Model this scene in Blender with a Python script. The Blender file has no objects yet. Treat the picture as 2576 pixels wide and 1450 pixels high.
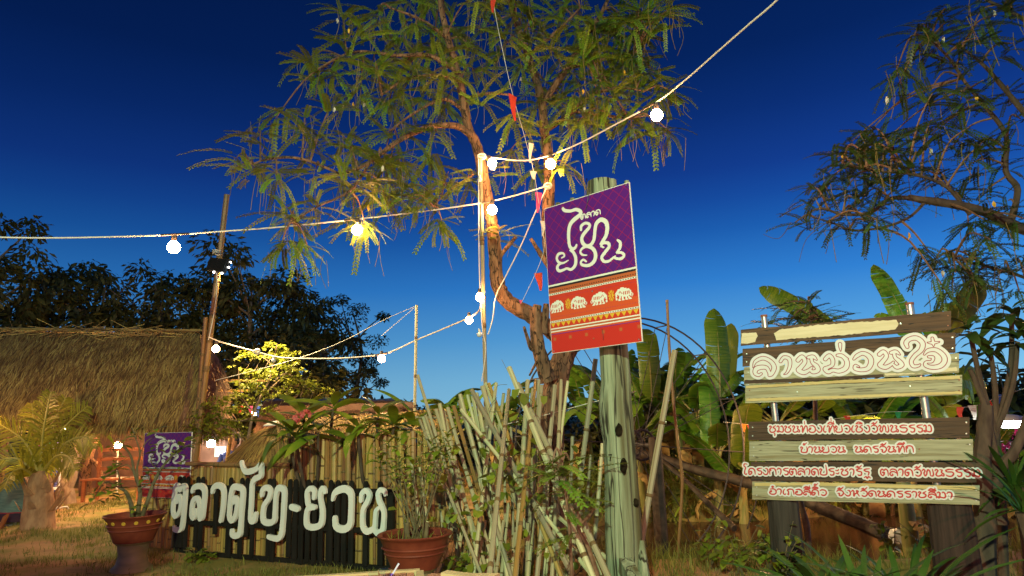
import bpy, math, random
import numpy as np
from mathutils import Vector, Matrix, noise as mnoise
R_ = random.Random(7)
NP = np.random.default_rng(7)
SC = bpy.context.scene
COL = SC.collection
# ------------------------------------------------------------------ camera, sky, exposure
CAM_H, FPX, TILT, ROLL = 1.5, 1720.0, math.radians(10.7), math.radians(1.7)
_f = Vector((0, math.cos(TILT), math.sin(TILT)))
_r0 = Vector((1, 0, 0)); _u0 = _r0.cross(_f)
_r = _r0*math.cos(ROLL) - _u0*math.sin(ROLL)
_u = _u0*math.cos(ROLL) + _r0*math.sin(ROLL)
EYE = Vector((0, 0, CAM_H))
cam = bpy.data.cameras.new('camera'); camo = bpy.data.objects.new('camera', cam); COL.objects.link(camo)
cam.lens = 36*FPX/2576; cam.clip_end = 2000; cam.clip_start = .05
camo.matrix_world = Matrix(((_r.x, _u.x, -_f.x, 0), (_r.y, _u.y, -_f.y, 0), (_r.z, _u.z, -_f.z, CAM_H), (0, 0, 0, 1)))
SC.camera = camo
SC.view_settings.view_transform = 'Standard'; SC.view_settings.look = 'None'
SC.view_settings.exposure = 0; SC.view_settings.gamma = 1; SC.view_settings.use_curve_mapping = False
SC.cycles.max_bounces = 6; SC.cycles.transparent_max_bounces = 16; SC.cycles.sample_clamp_indirect = 3
SC.cycles.caustics_reflective = False; SC.cycles.caustics_refractive = False
W = bpy.data.worlds.new('World'); SC.world = W; W.use_nodes = True
def srgb(r, g, b):
    return tuple(((c/255)/12.92 if c/255 <= .04045 else ((c/255+.055)/1.055)**2.4) for c in (r, g, b)) + (1,)
def make_sky():
    nt = W.node_tree; n = nt.nodes; L = nt.links
    tc = n.new('ShaderNodeTexCoord'); sep = n.new('ShaderNodeSeparateXYZ'); L.new(tc.outputs['Generated'], sep.inputs[0])
    rp = n.new('ShaderNodeValToRGB'); L.new(sep.outputs['Z'], rp.inputs[0])
    st = [(0, (132, 190, 222)), (.049, (117, 180, 219)), (.11, (82, 154, 212)), (.182, (46, 122, 200)), (.25, (27, 90, 170)), (.29, (21, 72, 153)), (.33, (17, 57, 136)),
          (.40, (10, 44, 112)), (.47, (5, 34, 91)), (.6, (3, 26, 73)), (.75, (3, 20, 60)), (1, (2, 14, 46))]
    e = rp.color_ramp.elements
    while len(e) < len(st): e.new(.5)
    for k, (p, c) in enumerate(st): e[k].position = p; e[k].color = srgb(*c)
    rp.color_ramp.interpolation = 'LINEAR'
    # the afterglow of the set sun is to the right: the sky is a little brighter that way
    ma = n.new('ShaderNodeMath'); ma.operation = 'MULTIPLY_ADD'; L.new(sep.outputs['X'], ma.inputs[0]); ma.inputs[1].default_value = .38; ma.inputs[2].default_value = .96
    L.new(rp.outputs[0], n['Background'].inputs[0]); L.new(ma.outputs[0], n['Background'].inputs[1])
make_sky()
# ------------------------------------------------------------------ measuring helpers: pixel of the 2576 px wide photo + distance -> point
def ray(px, py): return _f + _r*((px-1288)/FPX) + _u*((725-py)/FPX)
def P(px, py, Y): d = ray(px, py); return EYE + d*(Y/d.y)
def G(px, py, z=0): d = ray(px, py); return EYE + d*((z-CAM_H)/d.z)
def PL(px, py, p0, n): d = ray(px, py); return EYE + d*((p0-EYE).dot(n)/d.dot(n))
K4 = 2576/4096
Z = Vector((0, 0, 1))
def rnd(a, b): return R_.uniform(a, b)
def V(*a): return Vector(a)
# ------------------------------------------------------------------ objects
WL = {}
def tag(o, label=None, cat=None, group=None, kind=None):
    if label: o['label'] = label
    if cat: o['category'] = cat
    if group: o['group'] = group
    if kind: o['kind'] = kind
    return o
def thing(name, loc, label, cat, group=None):
    o = bpy.data.objects.new(name, None); COL.objects.link(o); o.location = loc; o.empty_display_size = .1
    WL[o.name] = Vector(loc); return tag(o, label, cat, group)
def link(name, me, parent=None, mats=None, origin=None):
    o = bpy.data.objects.new(name, me); COL.objects.link(o)
    if parent is not None:
        o.parent = parent; WL[o.name] = WL[parent.name]
    else: WL[o.name] = Vector(origin or (0, 0, 0)); o.location = WL[o.name]
    return o
def inst(name, me, parent, M):
    o = bpy.data.objects.new(name, me); COL.objects.link(o); o.parent = parent
    o.matrix_basis = Matrix.Translation(-WL[parent.name]) @ M
    WL[o.name] = WL[parent.name]; return o
def npmesh(name, v, faces, mats, tint=None, smooth=False):
    """v (n,3); faces list of (m,k) int arrays"""
    me = bpy.data.meshes.new(name)
    faces = [np.asarray(f, np.int32) for f in (faces if isinstance(faces, list) else [faces]) if len(f)]
    nl = sum(f.size for f in faces); nf = sum(len(f) for f in faces)
    me.vertices.add(len(v)); me.vertices.foreach_set('co', np.asarray(v, np.float32).ravel())
    me.loops.add(nl); me.loops.foreach_set('vertex_index', np.concatenate([f.ravel() for f in faces]))
    me.polygons.add(nf); tot = np.concatenate([np.full(len(f), f.shape[1], np.int32) for f in faces])
    st = np.zeros(nf, np.int32); st[1:] = np.cumsum(tot)[:-1]
    me.polygons.foreach_set('loop_start', st); me.polygons.foreach_set('loop_total', tot)
    if smooth: me.polygons.foreach_set('use_smooth', np.ones(nf, bool))
    for m in mats: me.materials.append(m)
    me.update(calc_edges=True)
    if tint is not None:
        a = me.attributes.new('tint', 'FLOAT', 'FACE'); a.data.foreach_set('value', np.asarray(tint, np.float32))
    return me
class MB:
    def __init__(s): s.v = []; s.f = []; s.m = []; s.t = []
    def add(s, vs, fs, m=0, t=None):
        b = len(s.v); s.v += [Vector(q) for q in vs]
        for f in fs: s.f.append([b+i for i in f]); s.m.append(m); s.t.append(.5 if t is None else t)
        return s
    def tube(s, pts, r, n=8, caps=True, m=0, t=None, jit=0):
        pts = [Vector(p) for p in pts]; k = len(pts); rs = r if isinstance(r, (list, tuple)) else [r]*k
        d = (pts[1]-pts[0]).normalized(); a = d.orthogonal().normalized(); vs = []
        for i, p in enumerate(pts):
            e = (pts[min(i+1, k-1)]-pts[max(i-1, 0)]); e = e.normalized() if e.length > 1e-9 else d
            a = (a - e*a.dot(e)); a = a.normalized() if a.length > 1e-6 else e.orthogonal().normalized()
            b = e.cross(a)
            for j in range(n):
                th = 2*math.pi*j/n; q = rs[i]*(1+(rnd(-jit, jit) if jit else 0))
                vs.append(p + (a*math.cos(th)+b*math.sin(th))*q)
        fs = [[i*n+j, i*n+(j+1) % n, (i+1)*n+(j+1) % n, (i+1)*n+j] for i in range(k-1) for j in range(n)]
        if caps: fs += [list(range(n))[::-1], [(k-1)*n+j for j in range(n)]]
        return s.add(vs, fs, m, t)
    def obox(s, c, ax, ay, az, m=0, t=None):
        c = Vector(c); vs = [c+ax*i+ay*j+az*k for i in (-1, 1) for j in (-1, 1) for k in (-1, 1)]
        return s.add(vs, [[0, 1, 3, 2], [4, 6, 7, 5], [0, 4, 5, 1], [2, 3, 7, 6], [0, 2, 6, 4], [1, 5, 7, 3]], m, t)
    def box(s, c, sx, sy, sz, m=0, t=None): return s.obox(c, V(sx/2, 0, 0), V(0, sy/2, 0), V(0, 0, sz/2), m, t)
    def prism(s, poly, off, m=0, t=None):
        k = len(poly); vs = [Vector(q) for q in poly]+[Vector(q)+off for q in poly]
        return s.add(vs, [list(range(k))[::-1], [k+i for i in range(k)]]+[[i, (i+1) % k, k+(i+1) % k, k+i] for i in range(k)], m, t)
    def lathe(s, c, prof, n=24, m=0, cap=True):
        c = Vector(c); vs = [c+V(r*math.cos(2*math.pi*j/n), r*math.sin(2*math.pi*j/n), z) for r, z in prof for j in range(n)]; k = len(prof)
        fs = [[i*n+j, i*n+(j+1) % n, (i+1)*n+(j+1) % n, (i+1)*n+j] for i in range(k-1) for j in range(n)]
        if cap: fs += [list(range(n))[::-1], [(k-1)*n+j for j in range(n)]]
        return s.add(vs, fs, m)
    def mesh(s, name, mats, smooth=False, origin=(0, 0, 0)):
        o = Vector(origin); me = bpy.data.meshes.new(name)
        me.from_pydata([q-o for q in s.v], [], s.f)
        for m in mats: me.materials.append(m)
        me.polygons.foreach_set('material_index', s.m)
        if smooth:
            me.polygons.foreach_set('use_smooth', [True]*len(s.f))
            try: me.set_sharp_from_angle(angle=.7)
            except Exception: pass
        me.attributes.new('tint', 'FLOAT', 'FACE').data.foreach_set('value', s.t)
        me.update(); return me
    def build(s, name, mats, parent=None, smooth=False, origin=None, label=None):
        mats = mats if isinstance(mats, (list, tuple)) else [mats]
        o = WL[parent.name] if parent is not None else Vector(origin or (0, 0, 0))
        ob = link(name, s.mesh(name, mats, smooth, o), parent, origin=o)
        if label: ob['label'] = label
        return ob
def frame(d, up=Z, roll=0):
    x = Vector(d).normalized(); y = Vector(up).cross(x)
    y = y.normalized() if y.length > 1e-4 else x.orthogonal().normalized()
    z = x.cross(y); 
    if roll: q = Matrix.Rotation(roll, 3, x); y = q @ y; z = q @ z
    return Matrix(((x.x, y.x, z.x), (x.y, y.y, z.y), (x.z, y.z, z.z)))
def TM(p, m3, s=1.0):
    m = (m3*s).to_4x4() if not isinstance(s, (tuple, list)) else (m3 @ Matrix.Diagonal(s)).to_4x4()
    m.translation = Vector(p); return m
def bake(templates, mats4, tints):
    """templates list of (v, faces(list of arrays)); mats4 list of (index, Matrix) -> merged arrays"""
    vs = []; fs = {}; ts = {}; b = 0
    for (k, M), t in zip(mats4, tints):
        v, fl = templates[k]; A = np.array(M)[:3]
        vs.append(v @ A[:, :3].T + A[:, 3])
        for f in fl:
            fs.setdefault(f.shape[1], []).append(f+b); ts.setdefault(f.shape[1], []).append(np.full(len(f), t))
        b += len(v)
    ks = sorted(fs)
    return np.concatenate(vs), [np.concatenate(fs[k]) for k in ks], np.concatenate([np.concatenate(ts[k]) for k in ks])
def spline(pts, n=6):
    pts = [Vector(p) for p in pts]; out = []
    for i in range(len(pts)-1):
        p0, p1, p2, p3 = pts[max(i-1, 0)], pts[i], pts[i+1], pts[min(i+2, len(pts)-1)]
        for k in range(n):
            t = k/n; out.append(.5*((2*p1)+(p2-p0)*t+(2*p0-5*p1+4*p2-p3)*t*t+(3*p1-p0-3*p2+p3)*t**3))
    return out+[pts[-1]]
def lerps(r, n): # radii list -> resampled
    x = np.linspace(0, len(r)-1, n); return list(np.interp(x, range(len(r)), r))
# ------------------------------------------------------------------ materials
def mat(name, c1, c2=None, sc=6, st=(1, 1, 1), rough=.65, bump=0, rnd_=0, tint=0, transl=0, spec=.4, metal=0, emit=None, es=0, lo=.35, hi=.65, det=6, c3=None, c3r=(.62, .72), s3=2.5, rhue=0, crack=None):
    m = bpy.data.materials.new(name); m.use_nodes = True; nt = m.node_tree; n = nt.nodes; L = nt.links; b = n['Principled BSDF']
    b.inputs['Roughness'].default_value = rough; b.inputs['Metallic'].default_value = metal; b.inputs['Specular IOR Level'].default_value = spec
    tc = n.new('ShaderNodeTexCoord'); mp = n.new('ShaderNodeMapping'); mp.inputs['Scale'].default_value = st; L.new(tc.outputs['Object'], mp.inputs[0])
    ns = n.new('ShaderNodeTexNoise'); ns.inputs['Scale'].default_value = sc; ns.inputs['Detail'].default_value = det; L.new(mp.outputs[0], ns.inputs[0])
    oi = n.new('ShaderNodeObjectInfo')
    if rnd_:
        va = n.new('ShaderNodeVectorMath'); va.operation = 'MULTIPLY_ADD'; L.new(oi.outputs['Random'], va.inputs[0]); va.inputs[1].default_value = (9, 7, 5); L.new(tc.outputs['Object'], va.inputs[2]); L.new(va.outputs[0], mp.inputs[0])
    c2 = c2 or c1
    rp = n.new('ShaderNodeValToRGB'); L.new(ns.outputs[0], rp.inputs[0]); e = rp.color_ramp.elements
    e[0].position = lo; e[0].color = (*c1, 1); e[1].position = hi; e[1].color = (*c2, 1); col = rp.outputs[0]
    if c3:
        n2 = n.new('ShaderNodeTexNoise'); n2.inputs['Scale'].default_value = s3; n2.inputs['Detail'].default_value = 5; L.new(mp.outputs[0], n2.inputs[0])
        mr = n.new('ShaderNodeMapRange'); mr.inputs[1].default_value = c3r[0]; mr.inputs[2].default_value = c3r[1]; L.new(n2.outputs[0], mr.inputs[0])
        mx = n.new('ShaderNodeMix'); mx.data_type = 'RGBA'; L.new(mr.outputs[0], mx.inputs[0]); L.new(col, mx.inputs[6]); mx.inputs[7].default_value = (*c3, 1); col = mx.outputs[2]
    if crack:   # thin dark drying cracks: (scale, stretch, half width, colour)
        m3 = n.new('ShaderNodeMapping'); m3.inputs['Scale'].default_value = crack[1]; L.new(tc.outputs['Object'], m3.inputs[0])
        n3 = n.new('ShaderNodeTexNoise'); n3.inputs['Scale'].default_value = crack[0]; n3.inputs['Detail'].default_value = 3; L.new(m3.outputs[0], n3.inputs[0])
        a1 = n.new('ShaderNodeMath'); a1.operation = 'SUBTRACT'; L.new(n3.outputs[0], a1.inputs[0]); a1.inputs[1].default_value = .5
        a2 = n.new('ShaderNodeMath'); a2.operation = 'ABSOLUTE'; L.new(a1.outputs[0], a2.inputs[0])
        m4 = n.new('ShaderNodeMapRange'); m4.inputs[1].default_value = crack[2]*.4; m4.inputs[2].default_value = crack[2]; m4.inputs[3].default_value = 1; m4.inputs[4].default_value = 0; L.new(a2.outputs[0], m4.inputs[0])
        m5 = n.new('ShaderNodeMix'); m5.data_type = 'RGBA'; L.new(m4.outputs[0], m5.inputs[0]); L.new(col, m5.inputs[6]); m5.inputs[7].default_value = (*crack[3], 1); col = m5.outputs[2]
    if rnd_ or tint:
        hs = n.new('ShaderNodeHueSaturation'); L.new(col, hs.inputs['Color']); mr = n.new('ShaderNodeMapRange')
        if tint:
            at = n.new('ShaderNodeAttribute'); at.attribute_name = 'tint'; src = at.outputs['Fac']
        else: src = oi.outputs['Random']
        k = tint or rnd_
        mr.inputs[3].default_value = 1-k; mr.inputs[4].default_value = 1+k; L.new(src, mr.inputs[0]); L.new(mr.outputs[0], hs.inputs['Value'])
        if rhue:
            m2 = n.new('ShaderNodeMapRange'); m2.inputs[3].default_value = .5-rhue; m2.inputs[4].default_value = .5+rhue; L.new(src, m2.inputs[0]); L.new(m2.outputs[0], hs.inputs['Hue'])
        col = hs.outputs[0]
    L.new(col, b.inputs['Base Color'])
    if bump:
        bp = n.new('ShaderNodeBump'); bp.inputs['Strength'].default_value = bump; bp.inputs['Distance'].default_value = .02; L.new(ns.outputs[0], bp.inputs['Height']); L.new(bp.outputs[0], b.inputs['Normal'])
    if emit: b.inputs['Emission Color'].default_value = (*emit, 1); b.inputs['Emission Strength'].default_value = es
    if transl:
        tr = n.new('ShaderNodeBsdfTranslucent'); L.new(col, tr.inputs[0]); ms = n.new('ShaderNodeMixShader'); ms.inputs[0].default_value = transl
        L.new(b.outputs[0], ms.inputs[1]); L.new(tr.outputs[0], ms.inputs[2]); L.new(ms.outputs[0], n['Material Output'].inputs[0])
    return m
def glow(name, c, s):
    m = bpy.data.materials.new(name); m.use_nodes = True; b = m.node_tree.nodes['Principled BSDF']; b.inputs['Base Color'].default_value = (.8, .8, .8, 1)
    b.inputs['Emission Color'].default_value = (*c, 1); b.inputs['Emission Strength'].default_value = s; return m
mBark = mat('bark_brown', (.12, .058, .03), (.27, .145, .08), sc=16, st=(1, 1, .3), bump=1.0, rough=.9, c3=(.09, .06, .04), c3r=(.5, .66), s3=5, crack=(14, (1, 1, .3), .035, (.035, .018, .01)))
mTwig = mat('twig', (.13, .065, .035), (.22, .12, .07), sc=20)
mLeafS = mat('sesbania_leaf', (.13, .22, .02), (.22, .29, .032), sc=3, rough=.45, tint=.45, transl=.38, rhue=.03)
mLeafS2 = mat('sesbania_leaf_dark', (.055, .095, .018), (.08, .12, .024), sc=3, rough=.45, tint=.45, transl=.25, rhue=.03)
mLeafSo = mat('sesbania_leaf_part', (.13, .22, .02), (.22, .29, .032), sc=3, rough=.45, rnd_=.45, transl=.38, rhue=.03)
mPod = mat('pod', (.15, .13, .028), (.16, .09, .025), sc=4, rnd_=0, tint=.3)
mPetal = mat('white_petal', (.75, .72, .6), rough=.5, transl=.3)
mLeafF = mat('far_leaf', (.075, .075, .016), (.12, .105, .025), sc=.5, rough=.6, tint=.5, transl=.2)
mBanana = mat('banana_leaf', (.11, .23, .018), (.20, .31, .028), sc=2.2, st=(16, 1.2, 1), rough=.35, rnd_=.35, transl=.4, bump=.25, lo=.4, hi=.6, rhue=.02)
mBananaY = mat('banana_leaf_yellowing', (.24, .25, .02), (.32, .29, .03), sc=3, rough=.4, rnd_=.25, transl=.4)
mBanStem = mat('banana_stem', (.16, .17, .04), (.30, .24, .08), sc=6, st=(4, 4, .5), rough=.5, rnd_=.25, bump=.3)
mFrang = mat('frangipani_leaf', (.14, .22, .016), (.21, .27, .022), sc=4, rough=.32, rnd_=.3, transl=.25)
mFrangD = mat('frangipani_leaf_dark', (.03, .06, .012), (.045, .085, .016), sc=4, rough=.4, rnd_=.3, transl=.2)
mMoringa = mat('moringa_leaf', (.20, .24, .02), (.30, .30, .035), sc=3, rough=.5, tint=.35, transl=.35)
mStemG = mat('grey_green_stem', (.08, .065, .03), (.14, .115, .055), sc=18, bump=.4)
mStemB = mat('pale_bark', (.20, .13, .08), (.33, .23, .14), sc=16, st=(1, 1, .4), bump=.6, rough=.8)
mPalmT = mat('palm_husk', (.26, .14, .07), (.42, .25, .13), sc=14, st=(1, 1, .4), bump=.7, rough=.85)
mBamboo = mat('bamboo_yellow', (.27, .155, .042), (.37, .235, .07), sc=5, st=(1, 1, .35), rough=.42, rnd_=.32, bump=.12, c3=(.21, .095, .03), c3r=(.5, .66), rhue=.02)
mNode = mat('bamboo_node', (.11, .065, .025), (.18, .115, .045), sc=10)
mStake = mat('bamboo_grey', (.31, .28, .155), (.44, .41, .25), sc=5, st=(1, 1, .3), rough=.55, rnd_=.35, bump=.15, c3=(.25, .17, .09), c3r=(.54, .74), rhue=.02)
mHole = mat('hollow_dark', (.03, .02, .01))
mBlack = mat('black_paint', (.012, .011, .009), (.020, .017, .014), sc=20, st=(1, 1, .2), rough=.7, spec=.12)
mWhite = mat('white_board', (.70, .70, .64), (.76, .76, .70), sc=7, rough=.55, st=(1, 1, .4))
mPostW = mat('weathered_post', (.14, .17, .10), (.27, .315, .205), sc=26, st=(1.5, 1.5, .06), bump=.9, rough=.85, c3=(.085, .075, .03), c3r=(.47, .66), s3=6.0, lo=.28, hi=.62, det=9, crack=(9, (1, 1, .07), .03, (.03, .028, .016)))
mKnot = mat('knot_dark', (.006, .005, .003), (.022, .016, .01), sc=30, bump=.6, rough=1, spec=.02)
mTerra = mat('terracotta', (.12, .022, .012), (.17, .036, .018), sc=9, rough=.5, bump=.15, c3=(.15, .05, .03))
mCement = mat('pale_glaze', (.17, .15, .085), (.25, .20, .105), sc=4, st=(1, 1, 4), rough=.5)
mGold = mat('gold_paint', (.55, .33, .04), rough=.4)
mSoil = mat('soil', (.06, .035, .02), (.11, .065, .04), sc=20, bump=.8)
mThatch = mat('thatch_straw', (.27, .155, .05), (.42, .265, .085), sc=3, tint=.65, rhue=.02, rough=.8)
mThatchB = mat('thatch_base', (.10, .07, .03), (.16, .11, .05), sc=30, st=(.15, 1, 1), rough=.9, bump=.6)
mThatchR = mat('thatch_brown', (.20, .10, .055), (.28, .15, .085), sc=26, st=(1, .15, .15), rough=.9, bump=.6, tint=.3)
mCable = mat('white_cable', (.62, .60, .54), rough=.45)
mDark = mat('dark_plastic', (.02, .02, .022), rough=.4)
mTape = mat('black_tape', (.02, .018, .018), rough=.5)
mSocket = mat('bulb_socket', (.06, .05, .045), rough=.5)
mSteel = mat('galvanised_steel', (.34, .36, .34), (.46, .47, .44), sc=14, rough=.35, metal=.75)
mRust = mat('rusty_cap', (.20, .075, .04), (.30, .12, .07), sc=20, bump=.4)
mPlankB = mat('brown_plank', (.052, .028, .014), (.095, .052, .025), sc=5, st=(.5, .5, 9), rough=.7, bump=.45, rnd_=.22, c3=(.035, .02, .012), c3r=(.58, .7), crack=(3, (.3, .3, 9), .012, (.012, .008, .005)))
mPlankC = mat('cream_plank', (.235, .235, .145), (.33, .335, .22), sc=5, st=(.6, .6, 8), rough=.65, bump=.4, rnd_=.12, c3=(.19, .165, .08), c3r=(.5, .68), s3=2.6, crack=(3, (.25, .25, 8), .010, (.06, .05, .025)))
mPlankY = mat('yellow_paint', (.42, .33, .12), (.50, .42, .18), sc=6, st=(.6, .6, 5), rough=.6)
mPatch = mat('cream_paint', (.52, .47, .29), (.60, .55, .37), sc=6, st=(.5, .5, 6), rough=.6, bump=.25)
mPlaque = mat('white_plaque', (.52, .55, .56), (.58, .61, .62), sc=5, rough=.5)
mRed = mat('red_print', (.40, .022, .022), rough=.5)
mCrim = mat('crimson_line', (.24, .012, .035), rough=.5)
mStump = mat('dark_timber_post', (.016, .013, .010), (.045, .038, .030), sc=9, st=(3, 3, .18), bump=1.0, rough=.85)
mStump2 = mat('dark_timber_post_red_shade', (.016, .009, .007), (.042, .024, .018), sc=9, st=(3, 3, .18), bump=1.0, rough=.85)  # same timber as the left post, with reddish shade tinted in
mLog = mat('wet_log', (.03, .02, .014), (.07, .045, .03), sc=10, bump=.9, rough=.7)
mWoodO = mat('orange_wood', (.20, .06, .02), (.30, .10, .03), sc=6, st=(.3, 2, 2), rough=.5, rnd_=.2)
mWoodP = mat('pale_wood', (.30, .22, .11), (.40, .30, .16), sc=8, st=(1, 1, .4), rough=.6, rnd_=.15, bump=.2)
mWoodR = mat('reddish_slat', (.30, .115, .06), (.40, .17, .09), sc=8, st=(2, .4, 1), rough=.5, rnd_=.2)
mBlueRidge = mat('blue_sheet', (.03, .055, .16), rough=.4)
mWheel = mat('wheel_wood', (.035, .03, .035), (.06, .05, .05), sc=10)
mWhiteP = mat('white_plastic', (.65, .68, .66), rough=.35)
mMetalW = mat('white_tube', (.70, .68, .62), rough=.35)
mGrass = mat('grass_blade', (.12, .15, .02), (.22, .20, .04), sc=1.2, tint=.45, transl=.3, rough=.6)
mWeed = mat('weed_leaf', (.14, .20, .016), (.21, .24, .025), sc=3, tint=.45, transl=.3, rough=.45)
mSpear = mat('spear_leaf', (.03, .085, .012), (.055, .125, .02), sc=3, rnd_=.35, transl=.25, rough=.35)
mWallM = mat('clay_wall', (.16, .09, .06), (.26, .15, .10), sc=3, rough=.9, bump=.4)
gWarm = glow('lit_bulb', (1, .47, .17), 300); gWarmB = glow('lit_bulb_strong', (1, .5, .19), 420); gAdded = glow('lit_added_bulb', (1, .55, .22), 1100)
gWarmS = glow('lit_bulb_small', (1, .47, .17), 110); mBarkD = mat('shaded_bark', (.05, .032, .022), (.09, .06, .04), sc=16, st=(1, 1, .4), bump=.6, rough=.85)  # bark with the shade of the unlit side darkened into its colour
gLedB = glow('lit_led_strong', (1, .86, .62), 1000); gCool = glow('lit_led', (.88, .97, 1), 160)
gLed = glow('led_dot', (1, .95, .85), 14)
gRound = glow('lit_tube_ring', (.9, 1, .95), 40)
# ------------------------------------------------------------------ the off-frame floodlight that lights the signs (a real lamp on a pole behind the camera)
def flood_behind():
    loc = V(-1.0, -2.3, 0)
    t = thing('floodlight_pole', loc, 'tall steel pole with a greenish white floodlight behind the viewer', 'floodlight')
    MB().tube([loc, loc+V(0, 0, 3.9)], .05, 10).build('pole', mSteel, t)
    head = loc+V(.08, .12, 3.9); aim = (V(-.3, 7.5, 1.7)-head).normalized(); F = frame(aim)
    MB().obox(head, F.col[0]*.05, F.col[1]*.16, F.col[2]*.11).build('housing', mDark, t)
    l = bpy.data.lights.new('flood_lamp', 'SPOT'); l.energy = 3400; l.color = (.80, 1, .60); l.shadow_soft_size = .07; l.spot_size = math.radians(126); l.spot_blend = .25
    lo = bpy.data.objects.new('flood_lamp', l); COL.objects.link(lo); lo.parent = t
    q = aim.to_track_quat('-Z', 'Y'); lo.rotation_mode = 'QUATERNION'; lo.rotation_quaternion = q; lo.location = head+aim*.1-loc
flood_behind()
def warm_flood():
    loc = V(2.6, -2.6, 0); t = thing('floodlight_pole', loc, 'short pole with an orange red market floodlight behind the viewer', 'floodlight'); MB().tube([loc, loc+V(0, 0, 2.3)], .04, 10).build('pole', mSteel, t)
    head = loc+V(0, .1, 2.3); aim = (V(-1.8, 8, 1.0)-head).normalized(); F = frame(aim); MB().obox(head, F.col[0]*.05, F.col[1]*.14, F.col[2]*.1).build('housing', mDark, t)
    l = bpy.data.lights.new('warm_flood_lamp', 'SPOT'); l.energy = 1150; l.color = (1, .33, .18); l.shadow_soft_size = .1; l.spot_size = math.radians(98); l.spot_blend = .5
    lo = bpy.data.objects.new('warm_flood_lamp', l); COL.objects.link(lo); lo.parent = t; lo.rotation_mode = 'QUATERNION'; lo.rotation_quaternion = aim.to_track_quat('-Z', 'Y'); lo.location = head+aim*.1-loc
warm_flood()
def shadow_cart():  # unseen roofed cart, added to throw the long shadow over the left ground
    t = thing('unseen_shadow_cart', V(-3.3, 2.6, 0), 'unseen roofed wooden cart added to shadow the ground at the left', 'cart')
    MB().box(V(-3.3, 2.6, .55), 1.5, .8, .7).build('body', mWoodP, t); MB().box(V(-3.3, 2.6, 1.95), 1.7, 1.0, .06).build('roof', mWoodO, t)
    for x in (-.7, .7):
        for y in (-.36, .36): MB().box(V(-3.3+x, 2.6+y, .96), .05, .05, 1.92).build('post', mWoodP, t)
shadow_cart()
# ------------------------------------------------------------------ ground with the pond basin, water
def sst(a, b, x): t = np.clip((x-a)/(b-a), 0, 1); return t*t*(3-2*t)
def ground_z(x, y):
    x = np.asarray(x, float); y = np.asarray(y, float)
    near = 8.0+.25*np.sin(x*1.3); far = 13.0+.35*np.sin(x*.9+1)
    m = sst(near-.6, near+1.0, y)*(1-sst(far-.5, far+1.4, y))*sst(.6, 2.2, x+.25*np.sin(y*1.7))*(1-sst(9.5, 11, x))
    z = -1.1*m
    z = z + .22*sst(13.5, 15, y)*sst(1, 3, x) + .025*np.sin(x*2.1+y*1.1)*np.cos(y*1.7-x*.6) + .012*np.sin(x*6.3+1)*np.sin(y*5.1)
    return z
def gz(x, y): return float(ground_z(x, y))
def make_ground():
    xs = np.concatenate([np.linspace(-300, -12, 20), np.arange(-11.8, 11.9, .16), np.linspace(12.2, 300, 20)])
    ys = np.concatenate([np.linspace(-60, -4, 10), np.arange(-3.8, 22, .16), np.linspace(22.5, 60, 20), np.linspace(70, 900, 12)])
    X, Y = np.meshgrid(xs, ys); Zz = ground_z(X, Y); v = np.stack([X, Y, Zz], -1).reshape(-1, 3)
    nx = len(xs); i = np.arange(len(ys)-1)[:, None]*nx+np.arange(nx-1)[None]; i = i.ravel()
    me = npmesh('ground', v, np.stack([i, i+1, i+nx+1, i+nx], 1), [mGround], smooth=True)
    tag(link('ground', me), 'trodden earth ground with short patchy grass', kind='structure')
def ground_mat():
    m = mat('trodden_earth', (.31, .165, .07), (.44, .26, .115), sc=2.2, rough=.95, bump=.5, det=8)
    nt = m.node_tree; n = nt.nodes; L = nt.links; b = n['Principled BSDF']; old = b.inputs['Base Color'].links[0].from_socket
    tc = [k for k in n if k.type == 'TEX_COORD'][0]
    ns = n.new('ShaderNodeTexNoise'); ns.inputs['Scale'].default_value = .9; ns.inputs['Detail'].default_value = 9; ns.inputs['Roughness'].default_value = .65; L.new(tc.outputs['Object'], ns.inputs[0])
    mr = n.new('ShaderNodeMapRange'); mr.inputs[1].default_value = .42; mr.inputs[2].default_value = .56; L.new(ns.outputs[0], mr.inputs[0])
    mx = n.new('ShaderNodeMix'); mx.data_type = 'RGBA'; L.new(mr.outputs[0], mx.inputs[0]); L.new(old, mx.inputs[6]); mx.inputs[7].default_value = (.19, .17, .035, 1)
    L.new(mx.outputs[2], b.inputs['Base Color']); return m
mGround = ground_mat(); make_ground()
def make_water():
    m = bpy.data.materials.new('muddy_water'); m.use_nodes = True; nt = m.node_tree; b = nt.nodes['Principled BSDF']
    b.inputs['Base Color'].default_value = (.06, .03, .018, 1); b.inputs['Roughness'].default_value = .12; b.inputs['IOR'].default_value = 1.33
    ns = nt.nodes.new('ShaderNodeTexNoise'); ns.inputs['Scale'].default_value = 5; bp = nt.nodes.new('ShaderNodeBump'); bp.inputs['Strength'].default_value = .08; bp.inputs['Distance'].default_value = .05
    nt.links.new(ns.outputs[0], bp.inputs['Height']); nt.links.new(bp.outputs[0], b.inputs['Normal'])
    o = MB().add([(-.5, 7, -.5), (12, 7, -.5), (12, 15, -.5), (-.5, 15, -.5)], [[0, 1, 2, 3]]).build('water', m); tag(o, 'still brown pond water behind the wooden sign', kind='structure')
make_water()
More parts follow.
